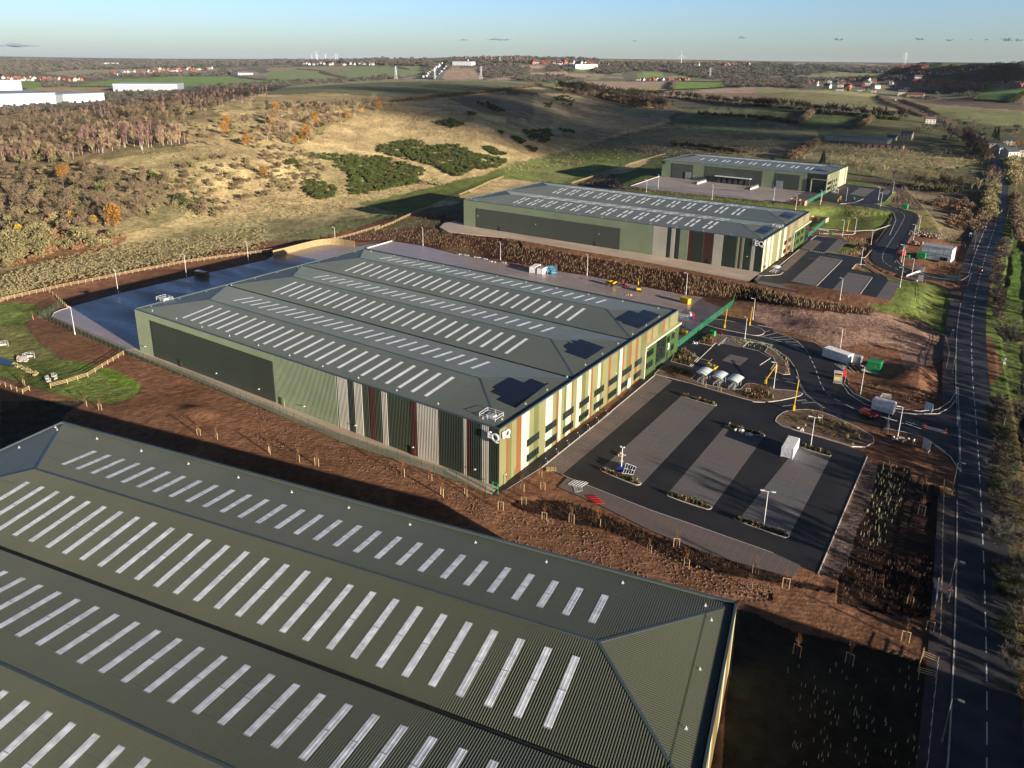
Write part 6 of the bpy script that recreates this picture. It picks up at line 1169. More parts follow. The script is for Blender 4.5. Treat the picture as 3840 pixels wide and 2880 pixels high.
timber_fence(UV('p', (1490, 850), (1450, 1200), (1405, 1659)), 'pale metal rail along the pavement in the bottom right shadow', m=STEEL, rails=1, h=1.1); timber_fence(UV('d', (1215, 1215), (1290, 1340), (1440, 1470), (1545, 1560)), 'thin wire fence across the rough plot', m=OLD, rails=2, pw=.1, rw=.05); timber_fence(UV('d', (2105, 1330), (2060, 1520)), 'white handrail on the right side of the lane', m=STEEL, rails=2)
def mesh_fence(P, label, h=2.4, m=None, sp=2.5, pm_=None):
    D = densify(P, sp); o0 = D[0]; e = thing('mesh_fence', label, 'fence', o0); pb = MB(); pb.box((0, 0, h/2), (.08, .08, h+.1)); me_ = pb.mesh('post', pm_ or GRNM)
    for q in D[:100]: o = bpy.data.objects.new('post', me_); COL.objects.link(o); o.parent = e; o.location = (q[0]-o0[0], q[1]-o0[1], q[2]-o0[2])
    mb = MB()
    for a, b_ in zip(D[:-1], D[1:]): A, B = [(q[0]-o0[0], q[1]-o0[1], q[2]-o0[2]) for q in (a, b_)]; mb.quad((A[0], A[1], A[2]+.1), (B[0], B[1], B[2]+.1), (B[0], B[1], B[2]+h), (A[0], A[1], A[2]+h))
    mb.build('mesh_panel', m or GMESH, e); return e
w0 = lambda px, z=0: [q+(z,) for q in W2(px, z)]
mesh_fence(w0(UV('e', (390, 775), (1030, 1050), (1700, 1315), (2212, 1530)) + UV('j', (400, 205), (720, 350), (1200, 510), (1500, 612), (1880, 745), (1930, 800))), 'dark green mesh fence along the concrete path in front of the middle warehouse', m=GMESHD)
mesh_fence(w0(UV('g', (1402, 1018), (1620, 850), (1870, 660), (1885, 625))), 'bright green palisade fence closing the yard beside the green entrance', m=meshm('palisade_green', (.012, .14, .075), .62)); mesh_fence(w0(UV('d', (567, 1275), (480, 1322), (398, 1368)), 8), 'green mesh fence at the gate of the farthest yard', m=meshm('palisade_green2', (.02, .16, .10), .7))
mesh_fence(w0(UV('d', (590, 1490), (500, 1570), (420, 1640)), 4), 'green mesh fence beside the brick-coloured crate', m=MATS['palisade_green2']); mesh_fence(w0(UV('e', (330, 765), (378, 745), (520, 650)), 1), 'green mesh fence turning the left corner of the yard', m=GMESHD); mesh_fence(w0(UV('c', (980, 1218), (1600, 1290), (2212, 1372)), 8), 'faint green mesh fence in front of the farthest yard', m=meshm('weldmesh_faint', (.02, .09, .05), .22))
ge = thing('gate', 'small bright green gate at the near corner of the middle warehouse', 'gate', tuple(bp(*uv('j', 1985, 770))[:2])+(0,)); mb = MB()
for x in (0, 1.3): mb.bar((x, 0, 0), (x, 0, 2.6), .12)
mb.bar((0, 0, 2.5), (1.3, 0, 2.5), .1); mb.bar((0, 0, .2), (1.3, 0, .2), .08); mb.build('gate_frame', mat('gate_green', (.02, .35, .16), rough=.4), ge)
P = w0(UV('f', (165, 250), (285, 222), (430, 182), (560, 152), (700, 148), (840, 170))); D = densify(smooth(P, 2), .6); e = thing('timber_wall', 'curved timber board wall at the far corner of the service yard', 'wall', D[0]); mb = MB()
for a, b_ in zip(D[:-1], D[1:]): mb.bar((a[0]-D[0][0], a[1]-D[0][1], 1.4), (b_[0]-D[0][0], b_[1]-D[0][1], 1.4), .12, 2.8)
mb.build('boards', mat('boards_yellow', (.38, .28, .13), rough=.8, col2=(.22, .16, .075), scale=2), e); mb = MB()
for a, b_ in zip(D[:-1], D[1:]): mb.bar((a[0]-D[0][0], a[1]-D[0][1], 2.85), (b_[0]-D[0][0], b_[1]-D[0][1], 2.85), .25, .1)
mb.build('coping', TIM, e)
# planting tubes
def tube_mesh(key, m, h=.62, r=.042):
    mb = MB(); mb.tube((0, 0, -.1), (.05, 0, h), r, r*.9, 5); mb.tube((.07, 0, -.1), (.07, 0, h*1.1), .02, .02, 3); VG[key] = mb.mesh(key, m)
tube_mesh('tube0', VM['tube']); tube_mesh('tube1', VM['tubeg']); tube_mesh('tube2', VM['plantd'], .6)
TB = [(UV('l', (1020, 520), (1250, 560), (1270, 680), (1180, 900), (1060, 1200), (900, 1260), (830, 1180), (960, 750)), 150, 'tube1', 1.0, 'pale green planting tube in the dark bed by the lane'), (UV('h', (0, 515), (960, 695), (935, 740), (0, 610)), 300, 'tube0', 1.2, 'tube'), (UV('g', (1480, 400), (2212, 530), (2212, 610), (1480, 560)), 420, 'tube0', 1.1, 't'), (UV('g', (0, 140), (1000, 300), (1480, 400), (1480, 555), (660, 400), (0, 285)), 800, 'tube0', 1.1, 't'),
      (UV('f', (560, 125), (1000, 35), (1500, 30), (2212, 135), (2212, 285), (1410, 150), (1100, 110)), 520, 'tube0', 1.0, 't'), (UV('b', (1150, 1480), (1480, 1445), (1430, 1560), (1900, 1659), (600, 1659)), 220, 'tube0', 1.0, 't'), (UV('c', (620, 1190), (900, 1110), (930, 1195), (1060, 1225), (1500, 1280), (2212, 1365), (2212, 1385), (1200, 1260), (900, 1225)), 300, 'tube0', 1.0, 't'),
      (UV('b', (1900, 1150), (2212, 1150), (2212, 1210), (2050, 1200)), 60, 'tube0', .9, 't'), (UV('d', (1200, 1210), (1370, 1400), (1070, 1368), (1150, 1270)), 230, 'tube0', 1.1, 't'), (UV('d', (750, 1130), (1100, 1170), (1180, 1240), (900, 1180)), 90, 'tube0', 1.0, 't'), (UV('d', (740, 1435), (860, 1415), (985, 1440), (960, 1475), (790, 1470)), 130, 'tube0', 1.3, 't'), (UV('d', (0, 1330), (690, 1405), (690, 1420), (0, 1350)), 200, 'tube0', .9, 't'),
      (UV('h', (640, 70), (900, 110), (940, 160), (850, 240), (700, 230), (830, 170)), 160, 'tube0', 1.5, 't'), (UV('p', (250, 800), (1300, 800), (1400, 1000), (1330, 1640), (250, 1640)), 110, 'tube1', .9, 't'), (UV('l', (750, 1260), (1450, 1300), (1440, 1659), (680, 1640)) , 240, 'tube2', .8, 't'), (UV('p', (700, 0), (1470, 0), (1440, 380), (700, 300)), 160, 'tube2', .8, 't'), (UV('k', (60, 850), (420, 830), (900, 980), (2100, 1420), (1500, 1340), (600, 1010)), 520, 'tube2', .55, 't'),
      (UV('g', (1350, 1160), (1440, 1170), (1560, 1230), (1450, 1290), (1560, 1320), (1920, 1385), (2000, 1300), (2212, 1345), (2212, 1385), (1900, 1400), (1400, 1260)), 240, 'tube2', .9, 't'), (UV('h', (0, 1310), (160, 1345), (60, 1395), (0, 1390)), 60, 'tube2', 1.1, 't'), (UV('h', (230, 1090), (255, 1110), (268, 1225), (230, 1225)) , 40, 'tube0', 1.3, 't'), (UV('g', (1730, 905), (2212, 985), (2212, 1010), (1730, 925)) + UV('h', (140, 1040)), 60, 'tube1', .9, 't'), (UV('h', (0, 950), (150, 1020), (250, 1100), (240, 1110), (130, 1035), (0, 965)), 40, 'tube1', .9, 't')]
tp = []
for k, (pl, n_, key, s, lb) in enumerate(TB):
    for P in pts_in(pl, n_, 300+k): tp.append((key, P[0], P[1], P[2]+(.05 if P[2] < .3 else 0)-.02, s*RND.uniform(.75, 1.15), RND.uniform(0, 6.28)))
tp.sort(key=lambda q: q[1]**2+q[2]**2); first = [q for q in tp if q[0] == 'tube1'][:230]; ids = set(map(id, first)); rest = [q for q in tp if id(q) not in ids]; more = [q for q in rest if q[0] != 'tube2'][:70]; ids |= set(map(id, more)); rest = [q for q in tp if id(q) not in ids]
for q in first+more:
    o = bpy.data.objects.new('planting_tube', VG[q[0]]); COL.objects.link(o); o.location = q[1:4]; o.scale = (q[4],)*3; o.rotation_euler = (0, 0, q[5]); tag(o, 'slim plastic tube round a new hedge plant in the near planting beds', 'planting tube', 'planting tubes')
merged('planting_tubes', rest, 'rows of planting tubes and young hedge plants on the mulched banks', 'stuff', cat='planting tubes')
# shrubs in the beds
VG['bedplant0'] = leafy(0, .5, .45, 26, .14, 7).mesh('bedplant0', VM['gorse']); VG['bedplant1'] = leafy(0, .7, .3, 22, .14, 8, 'cone').mesh('bedplant1', VM['straw']); VG['bedplant2'] = leafy(0, .6, .45, 24, .14, 9).mesh('bedplant2', VM['red'])
bpn = []
for pl, n_ in ((UV('g', (1365, 1118), (1400, 1050), (1475, 1020), (1590, 1087), (1515, 1155)), 90), (UV('g', (1590, 965), (1690, 900), (1740, 930), (1700, 985)), 90), (UV('g', (1350, 1150), (1440, 1180), (1540, 1215), (1400, 1265)), 60), (UV('k', (790, 580), (1085, 680), (1100, 700), (820, 600)), 50), (UV('g', (1460, 1398), (1730, 1475), (1720, 1485), (1470, 1410)), 70), (UV('k', (1340, 785), (1680, 885), (1680, 900), (1350, 800)), 50), (UV('k', (1830, 210), (2130, 295), (2120, 302), (1840, 225)), 60), (UV('l', (-180, 985), (240, 1115), (230, 1135), (-170, 1000)), 50), (UV('l', (360, 375), (600, 450), (595, 462), (360, 388)), 60), (UV('l', (240, 130), (500, 100), (700, 170), (900, 300), (800, 380), (450, 250)), 70), (UV('g', (1950, 1400), (2212, 1380), (2212, 1440), (2050, 1440)), 60)):
    for P in pts_in(pl, n_, n_): bpn.append(('bedplant%d' % RND.choice((0, 0, 1, 2)), P[0], P[1], P[2]+.12, RND.uniform(.6, 1.4), RND.uniform(0, 6)))
merged('bed_plants', bpn, 'low shrubs and grasses in the kerbed planting beds', 'stuff', cat='shrubs')
# staked young trees
def staked(seed, label='young tree'):
    e = thing('staked_tree', label, 'young tree', group='staked young trees')
    for s in (-.45, .45): m_ = MB(); m_.bar((s, 0, -.2), (s, 0, 1.5), .075); m_.build('stake', TIM, e)
    m_ = MB(); m_.bar((-.5, 0, 1.5), (.5, 0, 1.5), .05, .09); m_.build('crossbar', TIM, e); m_ = MB(); m_.tube((0, 0, 0), (0, 0, 2.4), .045, .03, 5); m_.build('trunk', VM['bark'], e)
    c = bare(3.6, .55, 90, seed, tw=.016, lw=.018); c.build('crown', VM['red'], e); return e
SP = [Pool(staked(k)) for k in (201, 202)]
ST = [('j', 135, 440, 'first'), ('j', 372, 508, ''), ('j', 527, 543, ''), ('j', 1240, 628, ''), ('j', 1468, 662, ''), ('j', 1565, 792, ''), ('j', 1762, 782, ''), ('j', 2052, 910, ''), ('i', 715, 50, ''), ('i', 832, 82, ''), ('i', 1650, 290, ''), ('i', 1797, 320, ''), ('k', 280, 632, ''), ('k', 300, 740, ''), ('k', 128, 752, ''), ('k', 143, 864, ''), ('k', 312, 994, ''), ('k', 537, 1014, ''), ('k', 758, 1042, ''), ('k', 1182, 1258, ''), ('k', 1408, 1216, ''), ('k', 1490, 1386, ''), ('k', 2062, 1437, ''), ('k', 2015, 1562, ''), ('l', 235, 1556, ''), ('l', 1388, 735, ''), ('l', 1360, 945, ''), ('p', 1265, 298, ''), ('p', 1225, 610, ''), ('p', 1430, 520, ''), ('p', 325, 722, ''), ('p', 760, 792, ''), ('e', 275, 765, ''), ('e', 375, 752, ''), ('h', 295, 733, ''), ('h', 525, 780, ''), ('h', 715, 888, ''), ('h', 1300, 610, ''), ('g', 1478, 1112, ''), ('g', 1638, 1330, ''), ('g', 1765, 1368, ''), ('g', 2000, 1390, ''), ('e', 200, 1312, ''), ('l', 520, 170, '')]
WHERE = {'j': 'on soil below the long path', 'i': 'on soil near the grass basin', 'k': 'on soil beside the near car park', 'l': 'beside the dark bed', 'p': 'in the lower right planting', 'e': 'near the brook', 'h': 'near the estate roads', 'g': 'by the cycle shelters'}
for k, (c, x, y, _) in enumerate(ST):
    P = H(c, x, y); SP[k % 2].put((P[0], P[1], P[2]), RND.uniform(-.4, .4), 'young tree between two pale stakes '+WHERE[c], 'staked young trees '+WHERE[c], scale=RND.uniform(.9, 1.25))
# rough grass
VG['tuft0'] = leafy(0, .55, .5, 16, .22, 3).mesh('tuft0', VM['straw']); VG['tuft1'] = leafy(0, .5, .5, 16, .22, 4).mesh('tuft1', VM['olive']); VG['clod0'] = MB().ico((0, 0, 0), .35, 1, jit=.35, sq=(1, 1, .6)).mesh('clod0', SOILM)
tf = []
for pl, n_, keys, s in ((UV('e', (0, 400), (500, 250), (900, 160), (2212, 0), (2212, 190), (1100, 370), (500, 480), (0, 600)), 2600, ('tuft0', 'tuft0', 'tuft1'), .7), (B_((300, 900), (900, 850), (1500, 1150), (1100, 1280), (400, 1450), (0, 1500), (0, 1300)), 1500, ('tuft0', 'tuft1'), 1.0), (B_((450, 700), (1050, 530), (1800, 640), (2212, 760), (2212, 1000), (1900, 900), (1300, 800), (600, 860), (450, 830)), 1800, ('tuft0',), 1.0), (D_((520, 840), (1200, 890), (1780, 900), (1880, 1020), (1600, 1060), (1100, 1040), (600, 990)), 1200, ('tuft0', 'tuft1'), 1.5), (C_((0, 850), (1300, 690), (2212, 760), (2212, 960), (1000, 980), (0, 1100)), 1500, ('tuft1', 'tuft0'), 1.4), (A_((1150, 900), (2212, 850), (2212, 1600), (1500, 1500)), 900, ('tuft0', 'tuft1'), 1.0)):
    for P in pts_in(pl, n_, n_+1): tf.append((RND.choice(keys), P[0], P[1], P[2]-.25, s*RND.uniform(.6, 1.3), RND.uniform(0, 6)))
merged('rough_grass', tf, 'tussocky straw-coloured grass on the slopes and moor', 'stuff', cat='grass')
cl = []
for pl, n_ in ((UV('j', (0, 60), (700, 380), (1500, 640), (1950, 850), (2212, 1000), (2212, 1150), (1600, 830), (1100, 640), (0, 350)), 700), (UV('k', (0, 900), (500, 1030), (1100, 1200), (2212, 1560), (2212, 1659), (1400, 1550), (0, 1160)), 900), (UV('h', (1180, 300), (1650, 270), (1720, 380), (1500, 420)), 350), (UV('h', (1300, 60), (1380, 0), (1700, 90), (1760, 200), (1640, 150)), 300), (UV('h', (780, 1290), (1500, 1350), (1480, 1480), (900, 1400)), 250), (UV('h', (100, 700), (1300, 760), (1500, 900), (1400, 1050), (600, 900)), 300)):
    for P in pts_in(pl, n_, n_+7): cl.append(('clod0', P[0], P[1], P[2]-.1, RND.uniform(.2, .7), RND.uniform(0, 6)))
merged('soil_clods', cl, 'loose clods of brown soil', 'stuff', cat='soil')
# ------------------------------------------------------------------ site equipment
def at(c, x, y): return H(c, x, y)
CWHT = mat('container_white', (.72, .72, .72), rough=.45, var=.12, scale=.8); CGREY = mat('container_grey', (.45, .46, .46), rough=.55, var=.15, scale=.8)
def container(P, rz, label, L=6.06, W=2.44, Hh=2.6, m=CWHT, roofm=None, name='container', cat='container'):
    e = thing(name, label, cat, P, rz); b = MB()
    for p, q in (((-L/2, -W/2), (L/2, -W/2)), ((L/2, W/2), (-L/2, W/2)), ((-L/2, W/2), (-L/2, -W/2)), ((L/2, -W/2), (L/2, W/2))): wall_sheet(b, p, q, .12, Hh-.05, 0, pitch=.28, h=.05)
    b.build('body', m, e); r = MB(); r.box((0, 0, Hh), (L+.06, W+.06, .12))
    for k in range(int(L/.6)): r.box((-L/2+.4+k*.6, 0, Hh+.08), (.18, W-.2, .05))
    r.build('roof', roofm or m, e); f = MB()
    for x in (-L/2, L/2):
        for y in (-W/2, W/2): f.box((x, y, Hh/2), (.16, .16, Hh))
    f.build('corner_frame', m, e); d = MB()
    for y in (-W/4, W/4): d.box((L/2+.07, y, Hh/2), (.05, W/2-.08, Hh-.35))
    for y in (-W/4-.3, -W/4+.3, W/4-.3, W/4+.3): d.tube((L/2+.12, y, .3), (L/2+.12, y, Hh-.3), .03, .03, 5)
    d.build('door', m, e); return e
container(at('l', 268, 435), pi/2+.03, 'white shipping container standing in the third parking row'); container(at('g', 236, 372), pi/2+.15, 'left white container of the pair in the service yard', m=CWHT); container(at('g', 296, 385), pi/2+.1, 'white container with a brown roof beside the blue lifts', L=5, roofm=OLD)
container(at('h', 662, 1100), -.35, 'long white site cabin beside the hatched road markings', L=8, W=3, Hh=2.8, name='site_cabin', cat='cabin'); container(at('h', 795, 1120), -.12, 'low white cabin with windows joined to the long site cabin', L=4.5, W=1.8, Hh=2.2, m=CGREY, name='site_cabin', cat='cabin'); container(at('h', 1042, 1525), -.12, 'small corrugated white cabin beside the red car', L=5, W=2.4, Hh=2.8, name='site_cabin', cat='cabin')
def kiosk(P, rz, L, W, Hh, label, plinth=True):
    e = thing('substation_kiosk', label, 'kiosk', P, rz); m_ = mat('kiosk_green', (.02, .30, .09), rough=.45, var=.1); b = MB(); b.box((0, 0, Hh/2+.1), (L, W, Hh)); b.build('body', m_, e); r = MB(); r.box((0, 0, Hh+.2), (L+.25, W+.25, .25), taper=.85); r.build('roof', m_, e); d = MB()
    for x in (-L/4, L/4): d.box((x, -W/2-.03, Hh/2), (L/2-.1, .05, Hh-.3))
    d.build('door', m_, e); s = MB(); s.box((L*.1, -W/2-.07, Hh*.6), (.3, .03, .3)); s.build('warning_sign', YEL, e)
    if plinth: q = MB(); q.box((.2, -.3, .06), (L+2.4, W+2.6, .12)); q.build('plinth', KERB, e)
kiosk(at('h', 968, 1188), -.05, 3.6, 3.0, 2.6, 'bright green kiosk on a concrete plinth by the soil mound'); kiosk(at('g', 1705, 908), -.2, 1.8, 1.1, 1.5, 'small green cabinet in the bed near the red barrier', False); kiosk(at('d', 1222, 1400), -.1, 3.0, 2.4, 2.3, 'dark green kiosk beside the estate road above the bend', False); kiosk(at('d', 797, 1326), -.1, 1.3, .8, 1.2, 'small green cabinet on the verge of the farthest car park', False)
kiosk(at('h', 1357, 262), -.1, 3.4, 2.2, 2.3, 'green container-like unit beside the white works building', False); kiosk(at('h', 1246, 262), -.1, 1.5, 1.2, 1.1, 'small green bin-like unit in the works plot', False); kiosk(at('h', 612, 70), 0, 1.5, 1, 1.3, 'small green cabinet beside the upper cycle shelter', False)
# works building on the plot
P = at('h', 1490, 265); e = thing('works_building', 'white two-storey works building with a grey roof on the rubble plot', 'building', P, -.12); b = MB()
for p, q in (((-6, -3.5), (6, -3.5)), ((6, -3.5), (6, 3.5)), ((6, 3.5), (-6, 3.5)), ((-6, 3.5), (-6, -3.5))): wall_sheet(b, p, q, 0, 5.6, 0, pitch=.5, h=.04)
b.build('wall', CWHT, e); r = MB(); r.box((0, 0, 5.75), (12.4, 7.4, .3)); [r.box((0, -3+k*1.2, 5.95), (12.4, .15, .1)) for k in range(6)]; r.build('roof', CGREY, e); s_ = MB()
s_.bar((-6, -3.7, 2.9), (6, -3.7, 2.7), .14); s_.bar((-5, -3.8, .5), (0, -4.4, 2.6), .12)
for x in (-6, -3, 0, 3, 6): s_.bar((x, -4.4, 0), (x, -4.4, 5), .07)
s_.build('scaffold', GUT, e); d = MB(); d.box((3.2, -3.62, 1.0), (3, .1, 1.5)); d.build('window', GLASS, e)
def mb_car(label, P, rz, col, L=4.2, W=1.8, Hh=1.45, name='parked_car', cat='car', van=False):
    e = thing(name, label, cat, P, rz); pm_ = mat('car_paint_%d' % (hash(col) % 9999), col, rough=.25, var=.03, spec=.6); hw = W/2; secs = []
    prof = [(-.5, .35, .62, .9), (-.47, .25, .8, 1), (-.36, .2, .92, 1), (.1, .2, .9, 1), (.34, .2, .82, 1), (.46, .25, .68, .95), (.5, .35, .55, .85)] if not van else [(-.5, .3, 1.2, .95), (-.48, .25, 1.25, 1), (.2, .2, 1.2, 1), (.36, .2, 1.0, 1), (.48, .25, .8, .95), (.5, .35, .7, .9)]
    b = MB(); vs = []
    for t, z0, z1, w in prof: x = t*L; vs += [(x, -hw*w, z0), (x, -hw*w*1.0, (z0+z1)/2), (x, -hw*w*.93, z1), (x, hw*w*.93, z1), (x, hw*w, (z0+z1)/2), (x, hw*w, z0)]
    fs = []; n_ = len(prof)
    for k in range(n_-1):
        for j in range(6): a = k*6+j; b2 = k*6+(j+1) % 6; fs.append((a, b2, b2+6, a+6))
    fs += [tuple(range(5, -1, -1)), tuple(range((n_-1)*6, n_*6))]; b.add(vs, fs); b.build('body', pm_, e, smooth=False)
    base = .88 if not van else 1.2; c = MB(); tb = [(-.42, .82), (-.3, .55), (.1, .5), (.3, .8)] if not van else [(-.49, .9), (-.48, .85), (.2, .85), (.38, .95)]
    lo, hi = (-.42*L, .3*L) if not van else (-.49*L, .38*L); l2, h2 = (-.33*L, .1*L) if not van else (-.48*L, .22*L)
    g = MB(); g.add([(lo, -hw*.9, base), (hi, -hw*.9, base), (hi, hw*.9, base), (lo, hw*.9, base), (l2, -hw*.76, Hh-.06), (h2, -hw*.76, Hh-.06), (h2, hw*.76, Hh-.06), (l2, hw*.76, Hh-.06)], [(0, 1, 5, 4), (1, 2, 6, 5), (2, 3, 7, 6), (3, 0, 4, 7)]); g.build('windows', GLASS if not van else pm_, e)
    r = MB(); r.box(((l2+h2)/2, 0, Hh-.03), (h2-l2, hw*1.54, .07)); r.build('roof', pm_, e); 
    for x in (-.3*L, .31*L):
        for y in (-hw+.06, hw-.06): w_ = MB(); w_.tube((x, y-.1, .32), (x, y+.1, .32), .32, .32, 14); ty = w_.build('wheel', BLKM, e); q = MB(); q.tube((x, y-.115, .32), (x, y+.115, .32), .19, .19, 10); q.build('rim', STEEL, ty)
    for y in (-hw*.6, hw*.6): q = MB(); q.box((L*.485, y, .62), (.12, .34, .13)); q.build('headlight', WHT, e); q = MB(); q.box((-L*.487, y, .68), (.1, .3, .14)); q.build('tail_light', RED, e)
    return e
mb_car('bright red hatchback driving on the site entrance road', at('h', 915, 1562), math.atan2(-.34, .94), (.62, .008, .01), 4.3); P = bp(*uv('h', 1846, 365), 2.2); mb_car('dark red car driving away along the lane', (P[0], P[1], 2.33), pi/2+.05, (.10, .012, .015), 4.4)
for c, x, y, lb, col, van in (('d', 2058, 1008, 'white van parked in front of the white cottages', (.75, .75, .75), True), ('d', 1142, 500, 'white van on the upper lane near the village', (.75, .75, .75), True), ('d', 1240, 478, 'white car parked by the cream house', (.7, .7, .7), False), ('d', 1367, 595, 'white car on the upper lane', (.7, .7, .7), False), ('h', 1190, 235, 'red vehicle parked at the edge of the works plot', (.6, .02, .02), True)):
    P = at(c, x, y); mb_car(lb, P, pi/2+(.5 if c == 'd' and x > 1500 else .9), col, 4.6, 1.9, 1.9 if van else 1.45, van=van)
# motorcyclist and the banksman
SKIN = mat('skin', (.45, .26, .18), rough=.6); HIV = mat('hi_vis_yellow', (.45, .75, .05), rough=.7); DTR = mat('dark_clothing', (.02, .022, .03), rough=.8)
def person(label, P, rz, sit=False, s=1.0):
    verts = [(0, 0, .95), (0, 0, 1.15), (0, 0, 1.38), (0, 0, 1.5), (0, 0, 1.6), (0, 0, 1.72), (.19, 0, 1.40), (.27, .02, 1.15), (.27, .15, .95), (-.19, 0, 1.40), (-.28, .02, 1.15), (-.26, .12, .93), (.1, 0, .9), (.11, .03, .5), (.11, 0, .08), (.11, .14, .04), (-.1, 0, .9), (-.12, -.02, .5), (-.13, -.04, .08), (-.13, .1, .04)]
    rad = [.15, .14, .16, .07, .06, .1, .07, .05, .04, .07, .05, .04, .1, .07, .05, .045, .1, .07, .05, .045]
    if sit:
        for k, z in ((13, (.16, .35, .85)), (14, (.17, .3, .45)), (15, (.17, .42, .42)), (17, (-.16, .35, .85)), (18, (-.17, .3, .45)), (19, (-.17, .42, .42)), (8, (.25, .5, 1.1)), (11, (-.25, .5, 1.1)), (7, (.28, .2, 1.2)), (10, (-.28, .2, 1.2))): verts[k] = z
    edges = [(0, 1), (1, 2), (2, 3), (3, 4), (4, 5), (2, 6), (6, 7), (7, 8), (2, 9), (9, 10), (10, 11), (0, 12), (12, 13), (13, 14), (14, 15), (0, 16), (16, 17), (17, 18), (18, 19)]
    me = bpy.data.meshes.new('person'); me.from_pydata(verts, edges, []); o = bpy.data.objects.new('tmp', me); COL.objects.link(o); md = o.modifiers.new('s', 'SKIN'); sv = me.skin_vertices[0].data
    for k, r in enumerate(rad): sv[k].radius = (r, r*.8 if k < 6 else r)
    sv[0].use_root = True; o.modifiers.new('u', 'SUBSURF').levels = 1; dg = bpy.context.evaluated_depsgraph_get(); m2 = bpy.data.meshes.new_from_object(o.evaluated_get(dg)); bpy.data.objects.remove(o); m2.name = 'person'
    m2.materials.clear(); [m2.materials.append(q) for q in (DTR, HIV, SKIN)]
    for p in m2.polygons: z = p.center.z; p.material_index = 2 if z > 1.55 or (z < 1.0 and abs(p.center.x) > .2 and z > .88) else 1 if z > .95 else 0
    b = bpy.data.objects.new('person', m2); COL.objects.link(b); b.location = P; b.rotation_euler = (0, 0, rz); b.scale = (s,)*3; tag(b, label, 'person')
    hm = MB(); hm.ico((0, 0, 1.74), .13, 2); hm.build('helmet', WHT, b); return b
P = at('h', 1157, 192); person('person in a hi-vis yellow jacket standing in the estate road', P, 2.4, s=1.15); P = bp(*uv('d', 2022, 1440), 4.8); P = (P[0], P[1], 4.85); person('motorcyclist in a hi-vis yellow jacket riding along the lane', (P[0], P[1], P[2]+.05), 0, True, 1.1)
e = thing('motorcycle', 'dark motorcycle ridden along the lane', 'motorcycle', P, pi/2)
for x in (-.7, .75): w_ = MB(); w_.tube((x, -.06, .33), (x, .06, .33), .33, .33, 14); w_.build('wheel', BLKM, e)
w_ = MB(); w_.box((0, 0, .62), (1.1, .32, .45), taper=.75); w_.box((-.35, 0, .9), (.7, .26, .1)); w_.build('body', DTR, e); w_ = MB(); w_.bar((.55, -.35, 1.05), (.55, .35, 1.05), .05); w_.bar((.75, 0, .33), (.5, 0, 1.05), .07); w_.build('handlebar', STEEL, e)
# yard machines
def wheels(e, xs, w, r, m=BLKM, hub=YEL):
    for x in xs:
        for y in (-w/2, w/2): q = MB(); q.tube((x, y-.2, r), (x, y+.2, r), r, r, 14); t_ = q.build('wheel', m, e); q = MB(); q.tube((x, y-.22, r), (x, y+.22, r), r*.5, r*.5, 10); q.build('rim', hub, t_)
P = at('g', 862, 488); e = thing('site_dumper', 'yellow site dumper with its skip tipped forward in the yard', 'dumper', P, -.15); wheels(e, (-1.3, 1.3), 2.0, .6); q = MB(); q.box((-.4, 0, .95), (2.6, 1.2, .5)); q.build('chassis', YEL, e); q = MB(); q.add([(.1, -1, 1.2), (1.6, -.9, 1.0), (1.6, .9, 1.0), (.1, 1, 1.2), (.0, -1.15, 1.9), (2.3, -1.15, 2.1), (2.3, 1.15, 2.1), (.0, 1.15, 1.9)], [(3, 2, 1, 0), (0, 1, 5, 4), (1, 2, 6, 5), (2, 3, 7, 6), (3, 0, 4, 7)]); q.build('skip', YEL, e); q = MB(); q.box((-1.4, 0, 1.5), (1.1, 1.1, .6)); q.build('engine_cover', YEL, e); q = MB(); [q.bar((x, y, 1.2), (x, y, 2.7), .08) for x in (-.9, -.2) for y in (-.5, .5)]; q.box((-.55, 0, 2.72), (1, 1.2, .08)); q.build('roll_frame', BLKM, e)
def digger(P, rz, col, s, label):
    e = thing('excavator', label, 'excavator', P, rz); e.scale = (s,)*3
    for y in (-.9, .9): q = MB(); q.box((0, y, .4), (2.8, .5, .7)); q.tube((-1.4, y-.25, .4), (-1.4, y+.25, .4), .35, .35, 10); q.tube((1.4, y-.25, .4), (1.4, y+.25, .4), .35, .35, 10); q.build('track', BLKM, e)
    q = MB(); q.box((-.4, 0, 1.2), (2.4, 2, .8), taper=.9); q.build('body', col, e); q = MB(); q.box((.3, -.5, 2.0), (1.1, .9, 1.2), taper=.85); q.build('cab', GLASS, e)
    q = MB(); q.bar((.9, .3, 1.4), (1.8, .3, 4.2), .3); q.build('boom', col, e); q = MB(); q.bar((1.8, .3, 4.2), (3.0, .3, 1.8), .24); q.build('dipper', STEEL, e); q = MB(); q.box((3.0, .3, 1.4), (.7, .8, .7), taper=.7); q.build('bucket', BLKM, e)
digger(at('g', 1095, 532), 2.0, YEL, .85, 'yellow and white excavator with its arm raised in the yard'); digger(at('g', 978, 488), 2.8, RED, .55, 'small red mini excavator between dumper and excavator')
P = at('g', 1480, 632); e = thing('site_box', 'yellow steel site box alone near the foot of the planted bank', 'site box', P, -.35); q = MB(); q.box((0, 0, 1.0), (4.0, 1.7, 1.9)); q.build('body', YEL, e); q = MB(); q.box((0, 0, 2.0), (4.1, 1.8, .14)); q.box((0, -.88, 1.2), (1.1, .05, .45)); q.build('lid', YEL, e); q = MB(); [q.box((x, 0, .05), (.3, 1.8, .1)) for x in (-1.4, 1.4)]; q.build('skid', BLKM, e)
LB = mat('lift_blue', (.06, .30, .48), rough=.45, var=.1)
